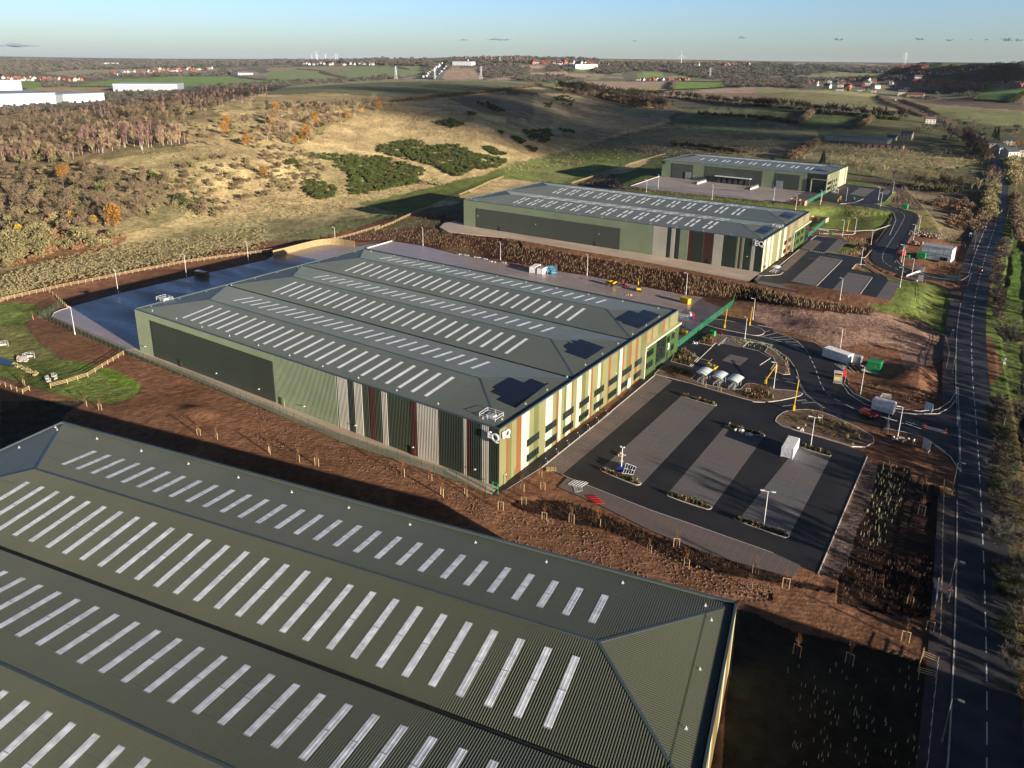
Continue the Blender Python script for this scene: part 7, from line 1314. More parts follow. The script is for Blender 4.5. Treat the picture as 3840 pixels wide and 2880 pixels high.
def scissor(P, rz, h, lb):
    e = thing('scissor_lift', lb, 'scissor lift', P, rz); wheels(e, (-.9, .9), 1.1, .35, hub=LB); q = MB(); q.box((0, 0, .6), (2.5, 1.2, .5)); q.build('chassis', LB, e); q = MB(); [q.bar((-1, y, z), (1, y, z+.45), .1) or q.bar((1, y, z), (-1, y, z+.45), .1) for z in (.9, 1.3) for y in (-.45, .45)]; q.build('scissor_arms', LB, e); q = MB(); q.box((0, 0, h-1.1), (2.6, 1.3, .1)); q.build('platform', LB, e); q = MB()
    for zz in (h-.6, h): [q.bar(a, b_, .06) for a, b_ in (((-1.3, -.6, zz), (1.3, -.6, zz)), ((1.3, -.6, zz), (1.3, .6, zz)), ((1.3, .6, zz), (-1.3, .6, zz)), ((-1.3, .6, zz), (-1.3, -.6, zz)))]
    [q.bar((x, y, h-1.1), (x, y, h), .06) for x in (-1.3, 0, 1.3) for y in (-.6, .6)]; q.build('guard_rail', LB, e)
scissor(at('g', 352, 385), .9, 3.0, 'blue scissor lift touching the brown-roofed container'); scissor(at('g', 388, 392), .9, 3.3, 'blue scissor lift at the right end of the container group')
P = at('g', 1455, 892); e = thing('forklift', 'yellow and black forklift beside the green entrance corner', 'forklift', P, 0); wheels(e, (-.2, 1.3), 1.4, .5); q = MB(); q.box((.7, 0, 1.1), (1.8, 1.2, .9)); q.build('body', YEL, e); q = MB(); [q.bar((-.6, y, .1), (-.6, y, 3.0), .16) for y in (-.5, .5)]; q.bar((-.6, -.5, 2.9), (-.6, .5, 2.9), .12); q.bar((-.6, -.5, 1.5), (-.6, .5, 1.5), .12); [q.bar((-.6, y, .15), (-1.8, y, .15), .12) for y in (-.35, .35)]; q.build('mast', BLKM, e); q = MB(); [q.bar((x, y, 1.4), (x, y, 2.5), .09) for x in (-.2, .9) for y in (-.5, .5)]; q.box((.35, 0, 2.55), (1.4, 1.2, .1)); q.build('cab', BLKM, e)
P = at('g', 1460, 765); e = thing('cage_stack', 'stack of steel mesh cages in the yard corner', 'cages', P, .1); q = MB()
for zz in (.2, .8, 1.4): [q.bar(a, b_, .07) for a, b_ in (((-1.8, -1.2, zz), (1.8, -1.2, zz)), ((1.8, -1.2, zz), (1.8, 1.2, zz)), ((1.8, 1.2, zz), (-1.8, 1.2, zz)), ((-1.8, 1.2, zz), (-1.8, -1.2, zz)))]
[q.bar((x, y, 0), (x, y, 1.6), .07) for x in (-1.8, -1.2, -.6, 0, .6, 1.2, 1.8) for y in (-1.2, 1.2)]; [q.bar((x, -1.2, 1.45), (x, 1.2, 1.45), .06) for x in np.arange(-1.8, 1.9, .45)]; q.build('cage', STEEL, e)
P = at('g', 1532, 758); e = thing('tool_trailer', 'red, white and blue covered load beside the steel cages', 'load', P, .4); q = MB(); q.box((.5, 0, .9), (1.0, 2.0, 1.6)); q.build('red_cover', RED, e); q = MB(); q.box((-.4, 0, 1.0), (.8, 2.2, 1.9)); q.build('white_sacks', WHT, e); q = MB(); q.box((.1, -1.1, .5), (.9, .6, .9)); q.build('blue_drum', mat('blue_plastic', (.03, .12, .5), rough=.5), e)
P = at('e', 1672, 412); e = thing('skip_container', 'brown open-top skip with a white cover in the shaded yard', 'skip', P, .1); q = MB(); q.box((0, 0, 1.1), (6, 2.4, 2.0)); q.build('body', mat('skip_rust', (.25, .13, .03), rough=.7), e); q = MB(); q.box((0, 0, 2.15), (5.0, 1.9, .2)); q.build('cover', WHT, e); q = MB(); [q.box((x, -1.25, 1.1), (.15, .12, 2)) for x in np.arange(-2.8, 2.9, .8)]; q.build('rib', GUT, e)
P = at('g', 1700, 1178); e = thing('builders_skip', 'yellow skip filled with rubbish beside the cycle shelters', 'skip', P, -.3); q = MB(); q.add([(-1, -.7, 0), (1, -.7, 0), (1, .7, 0), (-1, .7, 0), (-1.7, -.9, 1.2), (1.7, -.9, 1.2), (1.7, .9, 1.2), (-1.7, .9, 1.2)], [(3, 2, 1, 0), (0, 1, 5, 4), (1, 2, 6, 5), (2, 3, 7, 6), (3, 0, 4, 7)]); q.build('body', YEL, e); q = MB(); [q.ico((random.uniform(-1.1, 1.1), random.uniform(-.5, .5), 1.1), .35, 1, jit=.3) for _ in range(9)]; q.build('rubbish', mat('rubbish', (.4, .45, .5), col2=(.1, .2, .15), scale=3), e); q = MB(); q.bar((-1.7, .9, 1.2), (-1.0, 1.2, 2.3), .2); q.build('lifting_arm', mat('arm_orange', (.7, .28, .02)), e)
# cycle shelters
def shelter(P, rz, label, s=1.0):
    e = thing('cycle_shelter', label, 'cycle shelter', P, rz); e.scale = (s,)*3; q = MB(); n_ = 10
    for k in range(n_):
        t0, t1 = k/n_, (k+1)/n_; f = lambda t: (-1.3+2.9*t, 2.0+.75*math.sin(pi*(.25+.62*t)))
        a, b_ = f(t0), f(t1); q.quad((a[0], -2.2, a[1]), (b_[0], -2.2, b_[1]), (b_[0], 2.2, b_[1]), (a[0], 2.2, a[1])); q.quad((a[0], 2.2, a[1]-.05), (b_[0], 2.2, b_[1]-.05), (b_[0], -2.2, b_[1]-.05), (a[0], -2.2, a[1]-.05))
    q.build('roof', mat('shelter_polycarbonate', (.62, .68, .70), rough=.25, var=.1), e); q = MB()
    for y in (-2.2, -.75, .75, 2.2):
        q.bar((-.9, y, 2.5), (1.5, y, 2.35), .06)
    for y in (-2, 2): q.bar((.9, y, 0), (.9, y, 2.6), .1); q.bar((.9, y, 1.8), (-.9, y, 2.45), .07)
    q.build('frame', STEEL, e)
    for k in range(5): q = MB(); y = -1.7+k*.85; pts = [(-.7, y, 0), (-.7, y, .7), (-.55, y, .85), (.25, y, .85), (.4, y, .7), (.4, y, 0)]; [q.tube(a, b_, .04, .04, 5) for a, b_ in zip(pts[:-1], pts[1:])]; q.build('cycle_rack', STEEL, e)
for c, x, y, lb in (('g', 1630, 1272, 'left curved-roof cycle shelter beside the near car park'), ('g', 1758, 1305, 'middle curved-roof cycle shelter of the three'), ('g', 1885, 1333, 'right curved-roof cycle shelter of the three')): shelter(at(c, x, y), -.05, lb, 1.12)
shelter(at('h', 148, 378), -.05, 'glassy cycle shelter at the near corner of the upper car park', .95); shelter(at('h', 545, 68), 1.5, 'cycle shelter beside the upper yard gate', 1.0); shelter(at('d', 640, 1270), .6, 'cycle shelter by the entrance of the farthest warehouse', 1.2)
# bollards with hoops
def bollard():
    e = thing('bollard', '', 'bollard'); q = MB(); q.tube((0, 0, 0), (0, 0, 1.1), .11, .11, 10); q.build('post', BLKM, e); q = MB(); q.tube((0, 0, 1.1), (0, 0, 1.16), .12, .1, 10); q.build('cap', WHT, e); return e
def hoop():
    e = thing('cycle_hoop', '', 'cycle stand'); q = MB(); pts = [(0, -.35, 0), (0, -.35, .6), (0, -.2, .78), (0, .2, .78), (0, .35, .6), (0, .35, 0)]; [q.tube(a, b_, .035, .035, 6) for a, b_ in zip(pts[:-1], pts[1:])]; q.build('hoop', STEEL, e); return e
BO, HO = Pool(bollard()), Pool(hoop()); ORD = ['nearest', 'second', 'third', 'fourth', 'fifth', 'sixth', 'seventh', 'eighth']
for k, (x, y) in enumerate(((322, 520), (410, 443), (500, 372), (588, 307), (670, 240), (745, 180), (822, 122))):
    P = bp(*uv('k', x, y), .03); BO.put((P[0], P[1], .03), 0, ORD[k]+' black bollard along the striped facade, counted from the near corner', 'bollards along the striped facade'); HO.put((P[0]+.6, P[1]-.1, .03), .5, ORD[k]+' steel hoop beside the facade bollards, from the near corner', 'hoops along the striped facade')
for k, (x, y) in enumerate(((780, 438), (800, 416), (826, 397), (850, 380), (874, 364), (896, 348), (920, 331))):
    u, v = q4(x, y); P = bp(u, v, 4.03); BO.put((P[0], P[1], 4.03), 0, ORD[k]+' black bollard along the upper warehouse facade', 'bollards along the upper warehouse')
# surveillance tower
P = at('k', 968, 592); e = thing('camera_tower', 'mobile camera tower with a blue base, white mast and tilted solar panels', 'camera tower', P, .2); q = MB(); q.box((-.6, 0, .6), (1.5, 1.4, 1.0)); q.build('base', mat('tower_blue', (.02, .03, .25), rough=.4), e); q = MB(); q.tube((-.5, 0, 1.0), (-.5, 0, 5.8), .1, .08, 8); q.bar((-.9, 0, 2.4), (-.1, 0, 2.4), .1); q.build('mast', WHT, e)
for a in (-.35, .35): q = MB(); q.box((-.5+a, 0, 5.8), (.3, .25, .25)); q.build('camera', WHT, e)
q = MB(); q.add([(.3, -1.6, .5), (2.4, -1.2, .4), (2.4, 1.4, .9), (.3, 1.0, 1.5)], [(0, 1, 2, 3)]); q.add([(.3, -1.6, .45), (2.4, -1.2, .35), (2.4, 1.4, .85), (.3, 1.0, 1.45)], [(3, 2, 1, 0)]); q.build('solar_panel', PVM, e); q = MB(); A, B, Cc, D_2 = [Vector(v) for v in ((.3, -1.6, .53), (2.4, -1.2, .43), (2.4, 1.4, .93), (.3, 1.0, 1.53))]
for t in (0, .25, .5, .75, 1): q.bar(A.lerp(B, t), D_2.lerp(Cc, t), .06)
for t in (0, .5, 1): q.bar(A.lerp(D_2, t), B.lerp(Cc, t), .06)
q.build('panel_frame', WHT, e)
# stacked barriers, pallets, bags, boards
def rails_stack(P, rz, m, n_, label, sp=.35, L=2.2):
    e = thing('barrier_stack', label, 'barriers', P, rz)
    for k in range(n_):
        q = MB(); x = k*sp; t = .25*k; q.bar((x, -L/2, .1+.04*k), (x+.8, L/2, .1+.04*k), .06); q.bar((x+.5, -L/2-.2, .12+.04*k), (x+1.3, L/2-.2, .12+.04*k), .06); [q.bar((x+.8*j/5, -L/2+L*j/5, .12), (x+.5+.8*j/5, -L/2-.2+L*j/5, .14), .06) for j in range(6)]; q.build('barrier', m, e)
rails_stack(at('k', 520, 680), .2, WHT, 5, 'heap of white galvanised barriers in the corner parking bays', .62); rails_stack(at('k', 545, 745), 1.0, STEEL, 3, 'grey barriers lying beside the white heap', .6); rails_stack(at('k', 690, 785), -.5, RED, 5, 'red plastic barriers laid in a row in the corner bays', .75, 1.6)
def box_thing(name, label, cat, P, rz, size, m, part='body', extra=None):
    e = thing(name, label, cat, P, rz); q = MB(); q.box((0, 0, size[2]/2), size); q.build(part, m, e)
    if extra: q = MB(); extra(q); q.build('trim', TIM, e)
    return e
box_thing('board', 'yellow board lying on the end of the disabled bays', 'board', at('k', 368, 574), .6, (2.2, 1.7, .08), mat('board_yellow', (.55, .42, .18)), 'sheet', lambda q: [q.box((x, 0, .1), (.12, 1.7, .05)) for x in (-.9, 0, .9)])
def pile(name, label, cat, P, n_, r, m, sz=.35, h=.4):
    rnd = random.Random(n_+int(P[0])); q = MB(); [q.ico((rnd.uniform(-r, r), rnd.uniform(-r, r)*.6, rnd.uniform(.05, h)), sz*rnd.uniform(.6, 1.3), 1, jit=.3, rnd=rnd) for _ in range(n_)]; o = q.build(name, m); o.location = P; return tag(o, label, cat)
SACK = mat('sack_white', (.65, .65, .64), rough=.7, scale=2); pile('rubbish_sacks', 'white and red sacks at the far end of the middle parking row, left heap', 'sacks', at('k', 1925, 268), 9, .9, SACK, .45, .6); pile('rubbish_sacks', 'white sacks at the far end of the middle parking row, right heap', 'sacks', at('k', 2012, 292), 8, .8, SACK, .42, .5); pile('soil_heap', 'small tan heap beside the mast in the first parking row', 'heap', at('k', 952, 462), 14, .9, mat('tan_heap', (.50, .33, .22), col2=(.35, .22, .15), scale=2), .3, .3)
pile('debris', 'pale debris beside the footpath near the entrance', 'debris', at('g', 1560, 972), 10, .8, SACK, .25, .4); pile('debris', 'white debris on the kerb left of the double-headed lamp', 'debris', at('l', 350, 245), 10, .9, SACK, .25, .25); pile('debris', 'pile of stones right of the kerbed planting island', 'debris', at('l', 1200, 330), 22, 2.5, KERB, .25, .2); pile('debris', 'planks and packing left of the excavator', 'debris', at('g', 1010, 568), 10, 1.2, TIM, .3, .15); pile('spoil_heap', 'tan spoil heap in the works plot', 'heap', at('h', 1330, 150), 26, 2.2, mat('tan_spoil', (.42, .29, .19), col2=(.3, .2, .13), scale=1), .8, 1.0); pile('rubble', 'rubble spread behind the works building', 'rubble', at('h', 1420, 70), 90, 9, mat('rubble_m', (.38, .30, .25), col2=(.15, .11, .09), scale=1), .45, .3)
for k, (x, y, w) in enumerate(((1700, 228, 3), (1770, 238, 3), (1850, 255, 3.5), (1920, 268, 3), (1990, 290, 3), (2070, 298, 2.2))): q = MB(); rnd = random.Random(k); [q.box((rnd.uniform(-w/2, w/2), rnd.uniform(-.5, .5), .15), (rnd.uniform(1, 2), .5, .25), rnd.uniform(-.6, .3)) for _ in range(4)]; o = q.build('packing_materials', SACK); o.location = at('f', x, y); tag(o, 'white packing and panels lying in a line below the planted bank', 'packing', 'packing below the planted bank')
for c, x, y, lb, sz in (('d', 312, 1362, 'left tan timber crate at the edge of the farthest yard', (5, 3.4, 3.0)), ('d', 366, 1370, 'right tan timber crate at the edge of the farthest yard', (4.4, 3.4, 2.8)), ('d', 512, 1505, 'open timber bin enclosure at the upper yard corner', (8, 5, 2.4))):
    P = at(c, x, y); e = thing('timber_enclosure', lb, 'enclosure', P, -.1); q = MB(); L, W, h_ = sz; [q.box(c_, s_) for c_, s_ in (((0, -W/2, h_/2), (L, .12, h_)), ((0, W/2, h_/2), (L, .12, h_)), ((-L/2, 0, h_/2), (.12, W-.12, h_)), ((L/2, 0, h_/2), (.12, W-.12, h_)))]; q.build('board_wall', mat('crate_tan', (.52, .34, .20), rough=.8, col2=(.36, .22, .13), scale=1.5), e); q = MB(); [q.box((x_, y_, h_/2+.1), (.16, .16, h_+.2)) for x_ in (-L/2-.1, 0, L/2+.1) for y_ in (-W/2-.12, W/2+.12)]; q.build('post', TIM, e)
# signs and hoardings
def board_sign(P, rz, w, h, z0, m, label, txt=None, pm_=STEEL, tm=None):
    e = thing('sign', label, 'sign', P, rz); q = MB(); q.box((0, 0, z0+h/2), (w, .08, h)); q.build('panel', m, e); q = MB(); [q.box((x, .07, (z0+h)/2), (.09, .09, z0+h)) for x in (-w*.4, w*.4)]; q.build('post', pm_, e)
    if txt: text_obj('lettering', txt, h*.35, (0, -.06, z0+h*.6), (pi/2, 0, 0), e, m=tm or GUT, ext=.01, bold=.01)
    return e
board_sign(at('l', 1415, 100), -.35, 2.0, 2.0, .6, CWHT, 'white site sign board standing on the soil inside the entrance bend'); board_sign(at('l', 1395, 420), 2.35, 2.4, 2.2, .4, CGREY, 'grey back of a sign board at the corner of the site entrance'); board_sign(at('h', 1352, 382), -.2, 2.2, 2.2, .5, CWHT, 'white sign board beside the upper junction'); board_sign(at('h', 1350, 455), .6, 2.2, 2.4, .3, mat('sign_dark', (.05, .055, .07)), 'dark sign board at the lawn corner by the upper junction')
board_sign(at('h', 1765, 85), 0, 1.0, .8, 1.4, CWHT, 'small white sign on the verge left of the lane, below the shrubs'); board_sign(at('h', 1800, 72), 0, .6, .5, 2.0, mat('sign_green', (.2, .4, .2)), 'tiny green-white post sign beside the lane'); board_sign(at('d', 1930, 1372), 0, 2.4, 1.0, .8, RED, 'red roadworks board beside the lane'); board_sign(at('g', 1755, 895), -.2, 2.6, .9, .3, RED, 'red plastic barrier board on the road by the kerbed island')
board_sign(at('h', 1613, 920), 0, .7, .7, 2.2, mat('sign_pink', (.7, .35, .4)), 'small round-topped sign beside the lane at the fence corner'); board_sign(at('h', 1158, 1690-500+20), .2, .01+.5, .5, 1.8, CWHT, 'small sign plate near the bus lay-by') if 0 else None; board_sign(at('h', 2047, 1150), .3, .6, 1.6, .6, CWHT, 'white bus stop flag at the lay-by')
P = at('p', 1585, 285); e = thing('warning_sign', 'red-bordered triangular warning sign on a pale post at the pavement edge', 'sign', P, .15); q = MB(); q.tube((0, 0, 0), (0, 0, 2.6), .06, .06, 8); q.build('post', mat('sign_post_cream', (.7, .6, .42)), e)
q = MB(); q.add([(-.62, -.08, 2.2), (.62, -.08, 2.2), (0, -.08, 3.25)], [(0, 1, 2)]); q.add([(-.62, -.03, 2.2), (.62, -.03, 2.2), (0, -.03, 3.25)], [(2, 1, 0)]); pl = q.build('plate', RED, e); q = MB(); q.add([(-.38, -.1, 2.34), (.38, -.1, 2.34), (0, -.1, 2.98)], [(0, 1, 2)]); q.build('white_field', WHT, pl); q = MB(); q.bar((0, -.115, 2.4), (0, -.115, 2.75), .09, .02); q.build('symbol', GUT, pl)
P = at('h', 720, 1245); e = thing('site_barrier', 'tall red plastic barrier beside the yellow machine at the road junction', 'barrier', P, .3); q = MB(); q.box((0, 0, 1.1), (.9, .35, 2.1), taper=.8); q.build('body', RED, e); q = MB(); q.box((0, 0, .06), (1.2, .7, .12)); q.build('foot', BLKM, e)
P = at('h', 665, 1275); e = thing('compactor', 'yellow and white machine parked under a grey canopy by the red barrier', 'machine', P, .2); q = MB(); q.box((0, 0, .8), (1.8, 1.5, 1.1)); q.build('body', YEL, e); q = MB(); q.box((0, .1, 2.5), (2.3, 1.9, .12)); q.build('canopy', CWHT, e); q = MB(); [q.bar((x, y, 0), (x, y, 2.5), .08) for x in (-1, 1) for y in (-.8, .9)]; q.build('post', STEEL, e)
for c, x, y, lb in (('l', 1388, 232, 'traffic cone at the left end of the entrance island'), ('l', 1560, 272, 'tall traffic cone at the right end of the entrance island')):
    P = at(c, x, y); e = thing('traffic_cone', lb, 'cone', (P[0], P[1], P[2]+.13), 0); q = MB(); q.tube((0, 0, .05), (0, 0, 1.1), .28, .06, 12); q.box((0, 0, .04), (.7, .7, .08)); q.build('body', mat('cone_orange', (.75, .12, .03)), e); q = MB(); q.tube((0, 0, .4), (0, 0, .75), .205, .13, 12); q.build('sleeve', WHT, e)
island(UV('l', (1368, 208), (1378, 228), (1490, 250), (1560, 276), (1566, 262), (1480, 235)), top='asph', rnd=0) if 0 else None
m_ = MB(); m_.prism(W2(UV('l', (1368, 208), (1376, 230), (1555, 280), (1566, 262), (1480, 237)), 0), .0, .14); structure('traffic_island', m_, KERB)
def heras(pts, label):
    for k, (a, b_) in enumerate(zip(pts[:-1], pts[1:])):
        A, B = at(*a), at(*b_); e = thing('fence_panel', label, 'fence panel', A, 0, 'temporary steel fence panels'); d = (B[0]-A[0], B[1]-A[1], B[2]-A[2]); q = MB(); [q.bar(p_, r_, .08) for p_, r_ in (((0, 0, 0), (0, 0, 2)), ((d[0], d[1], d[2]), (d[0], d[1], d[2]+2)), ((0, 0, 2), (d[0], d[1], d[2]+2)), ((0, 0, .2), (d[0], d[1], d[2]+.2)))]; q.build('frame', STEEL, e); q = MB(); q.quad((0, 0, .2), (d[0], d[1], d[2]+.2), (d[0], d[1], d[2]+2), (0, 0, 2)); q.build('mesh_panel', HMESH, e)
heras([('l', 1088, 160), ('l', 1075, 215), ('l', 1082, 272)], 'steel mesh fence panel crossing the site entrance road'); heras([('h', 1612, 280), ('h', 1635, 225), ('h', 1610, 180)], 'steel mesh fence panel beside the white works building'); heras([('h', 630, 1300), ('h', 700, 1310)], 'steel mesh fence panel around the yellow machine'); heras([('h', 985, 1500), ('h', 1030, 1440), ('h', 1105, 1450)], 'steel mesh fence panel behind the small white cabin')
for k, (a, b_) in enumerate((((1235, 415), (1310, 385)), ((1310, 385), (1375, 375)), ((1240, 425), (1310, 445)), ((1310, 448), (1325, 455)))): A, B = at('h', *a), at('h', *b_); e = thing('hoarding_panel', 'white and tan water-filled barrier at the upper junction', 'barrier', A, 0, 'white barriers at the upper junction'); q = MB(); d = (B[0]-A[0], B[1]-A[1]); q.bar((0, 0, .3), (d[0], d[1], .3), .25, .6); q.build('barrier', CWHT, e); q = MB(); q.bar((0, 0, .64), (d[0], d[1], .64), .2, .1); q.build('capping', OLD, e)
P = at('p', 1475, 330); Q = at('p', 1495, 140); e = thing('banner', 'long blue and white banner along the fence by the dark planting bed', 'banner', P); q = MB(); d = (Q[0]-P[0], Q[1]-P[1]); q.bar((0, 0, .8), (d[0], d[1], .8), .1, 1.2); q.build('sheet', mat('banner_blue', (.25, .38, .62), rough=.4, col2=(.75, .78, .82), scale=.5), e); q = MB(); [q.bar((d[0]*t, d[1]*t, 0), (d[0]*t, d[1]*t, 1.5), .1) for t in (0, .33, .66, 1)]; q.build('post', TIM, e)
# concrete headwalls with white rails at the brook
def headwall(P, rz, w, label, s=1.0):
    e = thing('culvert_headwall', label, 'headwall', P, rz); e.scale = (s,)*3; q = MB(); q.prism([(-w/2, 0), (w/2, 0), (w/2+.9, -1.6), (w/2+.6, -1.6), (w/2-.3, -.3), (-w/2+.3, -.3), (-w/2-.6, -1.6), (-w/2-.9, -1.6)], -.5, .35); q.build('wing_wall', mat('headwall_concrete', (.45, .43, .41), rough=.8), e); r = MB()
    pts = [(-w/2-.8, -1.5), (-w/2, 0), (w/2, 0), (w/2+.8, -1.5)]
    for zz in (.95, 1.5): [r.bar((*a, zz), (*b_, zz), .06) for a, b_ in zip(pts[:-1], pts[1:])]
    for a, b_ in zip(pts[:-1], pts[1:]): [r.bar((a[0]+(b_[0]-a[0])*t, a[1]+(b_[1]-a[1])*t, .3), (a[0]+(b_[0]-a[0])*t, a[1]+(b_[1]-a[1])*t, 1.5), .06) for t in (0, .5, 1)]
    r.build('hand_rail', WHT, e)
headwall(at('e', 258, 1072), .7, 2.4, 'white-railed culvert headwall above the pale stone apron', .8); headwall(at('e', 45, 975), .7, 2.2, 'white-railed culvert headwall at the left edge of the grass', .75); headwall(at('e', 380, 1275), 2.9, 2.6, 'white-railed headwall nearest the timber fence', .6); headwall(at('e', 470, 1245), -.2, 2.6, 'white-railed footbridge parapet beside the timber fence', .6)
def decal(name, px, m, dz=.06, smooth_=2):
    Ps = smooth([at('e', *q) for q in px]+[at('e', *px[0])], smooth_)[:-1]; mb = MB(); zz = max(q[2] for q in Ps)+dz; mb.prism([(q[0], q[1]) for q in Ps], zz-.5, zz); return structure(name, mb, m)
WAT = mat('brook_water', (.02, .035, .06), rough=.08, var=.1, spec=.8); decal('water', [(-60, 1068), (20, 1090), (90, 1115), (150, 1138), (110, 1152), (40, 1142), (-60, 1130)], WAT, .1); decal('water', [(165, 1165), (215, 1185), (280, 1210), (270, 1222), (210, 1200), (160, 1178)], WAT, .1)
q = MB(); rnd = random.Random(3)
for _ in range(150): P = at('e', rnd.uniform(140, 235), rnd.uniform(1075, 1120)); q.ico((P[0], P[1], P[2]+.05), rnd.uniform(.12, .3), 1, jit=.3, rnd=rnd)
tag(q.build('stone_apron', mat('apron_stone', (.50, .44, .40), rough=.9)), 'pale stones below the larger culvert headwall', 'stones', kind='stuff')
q = MB(); rnd = random.Random(4)
for _ in range(120): P = at('e', rnd.uniform(90, 320), 0); P = at('e', *(lambda t: (110+t*200+rnd.uniform(-14, 14), 1140+t*85+rnd.uniform(-12, 12)))(rnd.random())); q.ico((P[0], P[1], P[2]+.05), rnd.uniform(.15, .45), 1, jit=.3, rnd=rnd)
tag(q.build('bank_reeds', VM['straw']), 'straw-coloured reeds lining the brook', 'reeds', kind='stuff')
# ------------------------------------------------------------------ farm, cottages, villages
WALLC = dict(brick=mat('house_brick', (.32, .11, .07), rough=.9, scale=.5), cream=mat('house_cream', (.50, .42, .30), rough=.8, scale=.5), white=mat('house_white', (.52, .51, .48), rough=.7, scale=.5), stone=mat('house_stone', (.38, .32, .25), rough=.9, scale=.5))
ROOFC = dict(slate=mat('roof_slate', (.07, .075, .085), rough=.6, scale=.6), red=mat('roof_red_tile', (.22, .085, .055), rough=.8, scale=.6), brown=mat('roof_brown_tile', (.17, .09, .065), rough=.8, scale=.6))
def house(name, label, P, rz, L, W, h, wall='brick', roof='slate', rh=None, parts=True, nwin=3, storeys=2, group=None, chim=True, cat='house'):
    rh = rh or W*.38; e = thing(name, label, cat, (P[0], P[1], P[2]-.3), rz, group); x, y = L/2, W/2; q = MB(); q.add([(-x, -y, -1), (x, -y, -1), (x, y, -1), (-x, y, -1), (-x, -y, h), (x, -y, h), (x, y, h), (-x, y, h), (-x, 0, h+rh), (x, 0, h+rh)], [(0, 1, 5, 4), (1, 2, 6, 9, 5), (2, 3, 7, 6), (3, 0, 4, 8, 7)]); q.build('wall', WALLC[wall], e)
    q = MB(); o = .35
    for s in (-1, 1): a = [(-x-o, s*(y+o), h-.25), (x+o, s*(y+o), h-.25), (x+o, 0, h+rh), (-x-o, 0, h+rh)]; a = a if s < 0 else a[::-1]; q.add(a+[(v[0], v[1], v[2]+.22) for v in a], [(3, 2, 1, 0), (4, 5, 6, 7), (0, 1, 5, 4), (1, 2, 6, 5), (2, 3, 7, 6), (3, 0, 4, 7)])
    rf = q.build('roof', ROOFC[roof], e)
    if chim: q = MB(); q.box((x-.6, 0, h+rh+.4), (.7, .7, 1.8)); q.build('chimney', WALLC['brick'], rf)
    for st in range(storeys):
        for k in range(nwin):
            xx = -x+L*(k+.5)/nwin
            for s in (-1, 1):
                if st == 0 and k == nwin//2 and s < 0: q = MB(); q.box((xx, s*(y+.03), 1.0), (1.0, .08, 2.0)); q.build('door', FRAME, e); continue
                q = MB(); q.box((xx, s*(y+.03), 1.5+st*2.7), (1.2, .08, 1.2)); q.build('window', GLASS, e)
    return e
def hz(c, x, y): return H(c, x, y)
for a in [('farmhouse', 'grey two-storey farmhouse with a slate roof beside the long green barn', 'd', 1238, 822, -.1, 11, 8, 6, 'stone', 'slate'), ('outbuilding', 'low white-fronted outbuilding with dark roof left of the farmhouse', 'd', 1115, 828, -.1, 9, 6, 3.2, 'white', 'slate'), ('cottage', 'cream cottage with a gable standing alone left of the other cottages', 'd', 1818, 822, .5, 10, 7, 5, 'cream', 'slate'), ('cottage', 'cream and white terrace behind the near cottages', 'd', 1945, 895, .1, 17, 7, 5.5, 'cream', 'slate'), ('cottage', 'white-walled cottage with a black roof above the white van', 'd', 2010, 935, .9, 11, 8, 5.5, 'white', 'slate'), ('cottage', 'large white cottage with dark roof nearest the white van', 'd', 2085, 975, .9, 13, 9, 6, 'white', 'slate'), ('cottage', 'pale cottage with its gable at the right edge of the view', 'd', 2175, 960, .4, 14, 9, 6, 'cream', 'slate'), ('cottage', 'small slate-roofed cottage above the near ones', 'd', 2080, 868, .2, 12, 7, 5, 'stone', 'slate'),
 ('house', 'white gabled house alone left of the upper lane', 'd', 1430, 690, .3, 13, 8, 6, 'white', 'brown'), ('house', 'cream hipped house beside the village end of the lane', 'd', 1198, 465, .2, 18, 14, 9, 'cream', 'slate'), ('house', 'long building with a red roof right of the cream house', 'd', 1310, 472, .0, 34, 12, 5, 'cream', 'red'), ('house', 'white house with a dark roof at the top of the lane', 'd', 985, 402, .9, 20, 12, 9, 'white', 'slate'), ('house', 'small bright red-roofed house beside the upper lane', 'd', 962, 433, .1, 11, 9, 5, 'white', 'red'), ('bungalow', 'pale bungalow at the edge of the village gardens', 'd', 860, 424, .1, 16, 9, 4, 'white', 'brown'), ('bungalow', 'white bungalow left in the village gardens', 'd', 680, 420, .1, 16, 9, 4, 'white', 'slate'), ('house', 'tan house in front of the red-brick estate', 'd', 1238, 412, .1, 16, 12, 7, 'cream', 'brown'), ('bungalow', 'white building by the dark trees at the village left end', 'd', 232, 368, .1, 22, 9, 4, 'white', 'slate'), ('house', 'white house in the trees far right of the village', 'd', 1330, 332, .3, 20, 14, 9, 'white', 'brown')]:
    nm, lb, c, x, y, rz, L, W, h, wl_, rf_ = a; house(nm, lb, hz(c, x, y), rz, L, W, h, wl_, rf_, storeys=2 if h > 4.5 else 1)
P = hz('d', 830, 838); e = thing('barn', 'long low barn with a pale green roof beside the farm', 'barn', P, -.06); q = MB(); q.box((0, 0, 1.8), (62, 20, 4.6)); q.build('wall', WALLC['stone'], e); q = MB()
for s in (-1, 0, 1): q.add([(-31.5, s*7-3.6, 4.1), (31.5, s*7-3.6, 4.1), (31.5, s*7, 5.3), (-31.5, s*7, 5.3), (31.5, s*7+3.6, 4.1), (-31.5, s*7+3.6, 4.1)], [(0, 1, 2, 3), (3, 2, 4, 5)])
q.build('roof', mat('barn_roof_green', (.27, .36, .29), rough=.6, scale=.3), e); P = hz('d', 1045, 890); e = thing('brick_shed', 'low open-fronted brick shed below the farm', 'shed', P, -.04); q = MB(); q.box((0, 0, 1.4), (36, 7, 3.4)); q.build('wall', mat('shed_brick', (.40, .24, .15), rough=.9), e); q = MB(); q.box((0, 0, 3.2), (37, 8, .3)); q.build('roof', ROOFC['slate'], e)
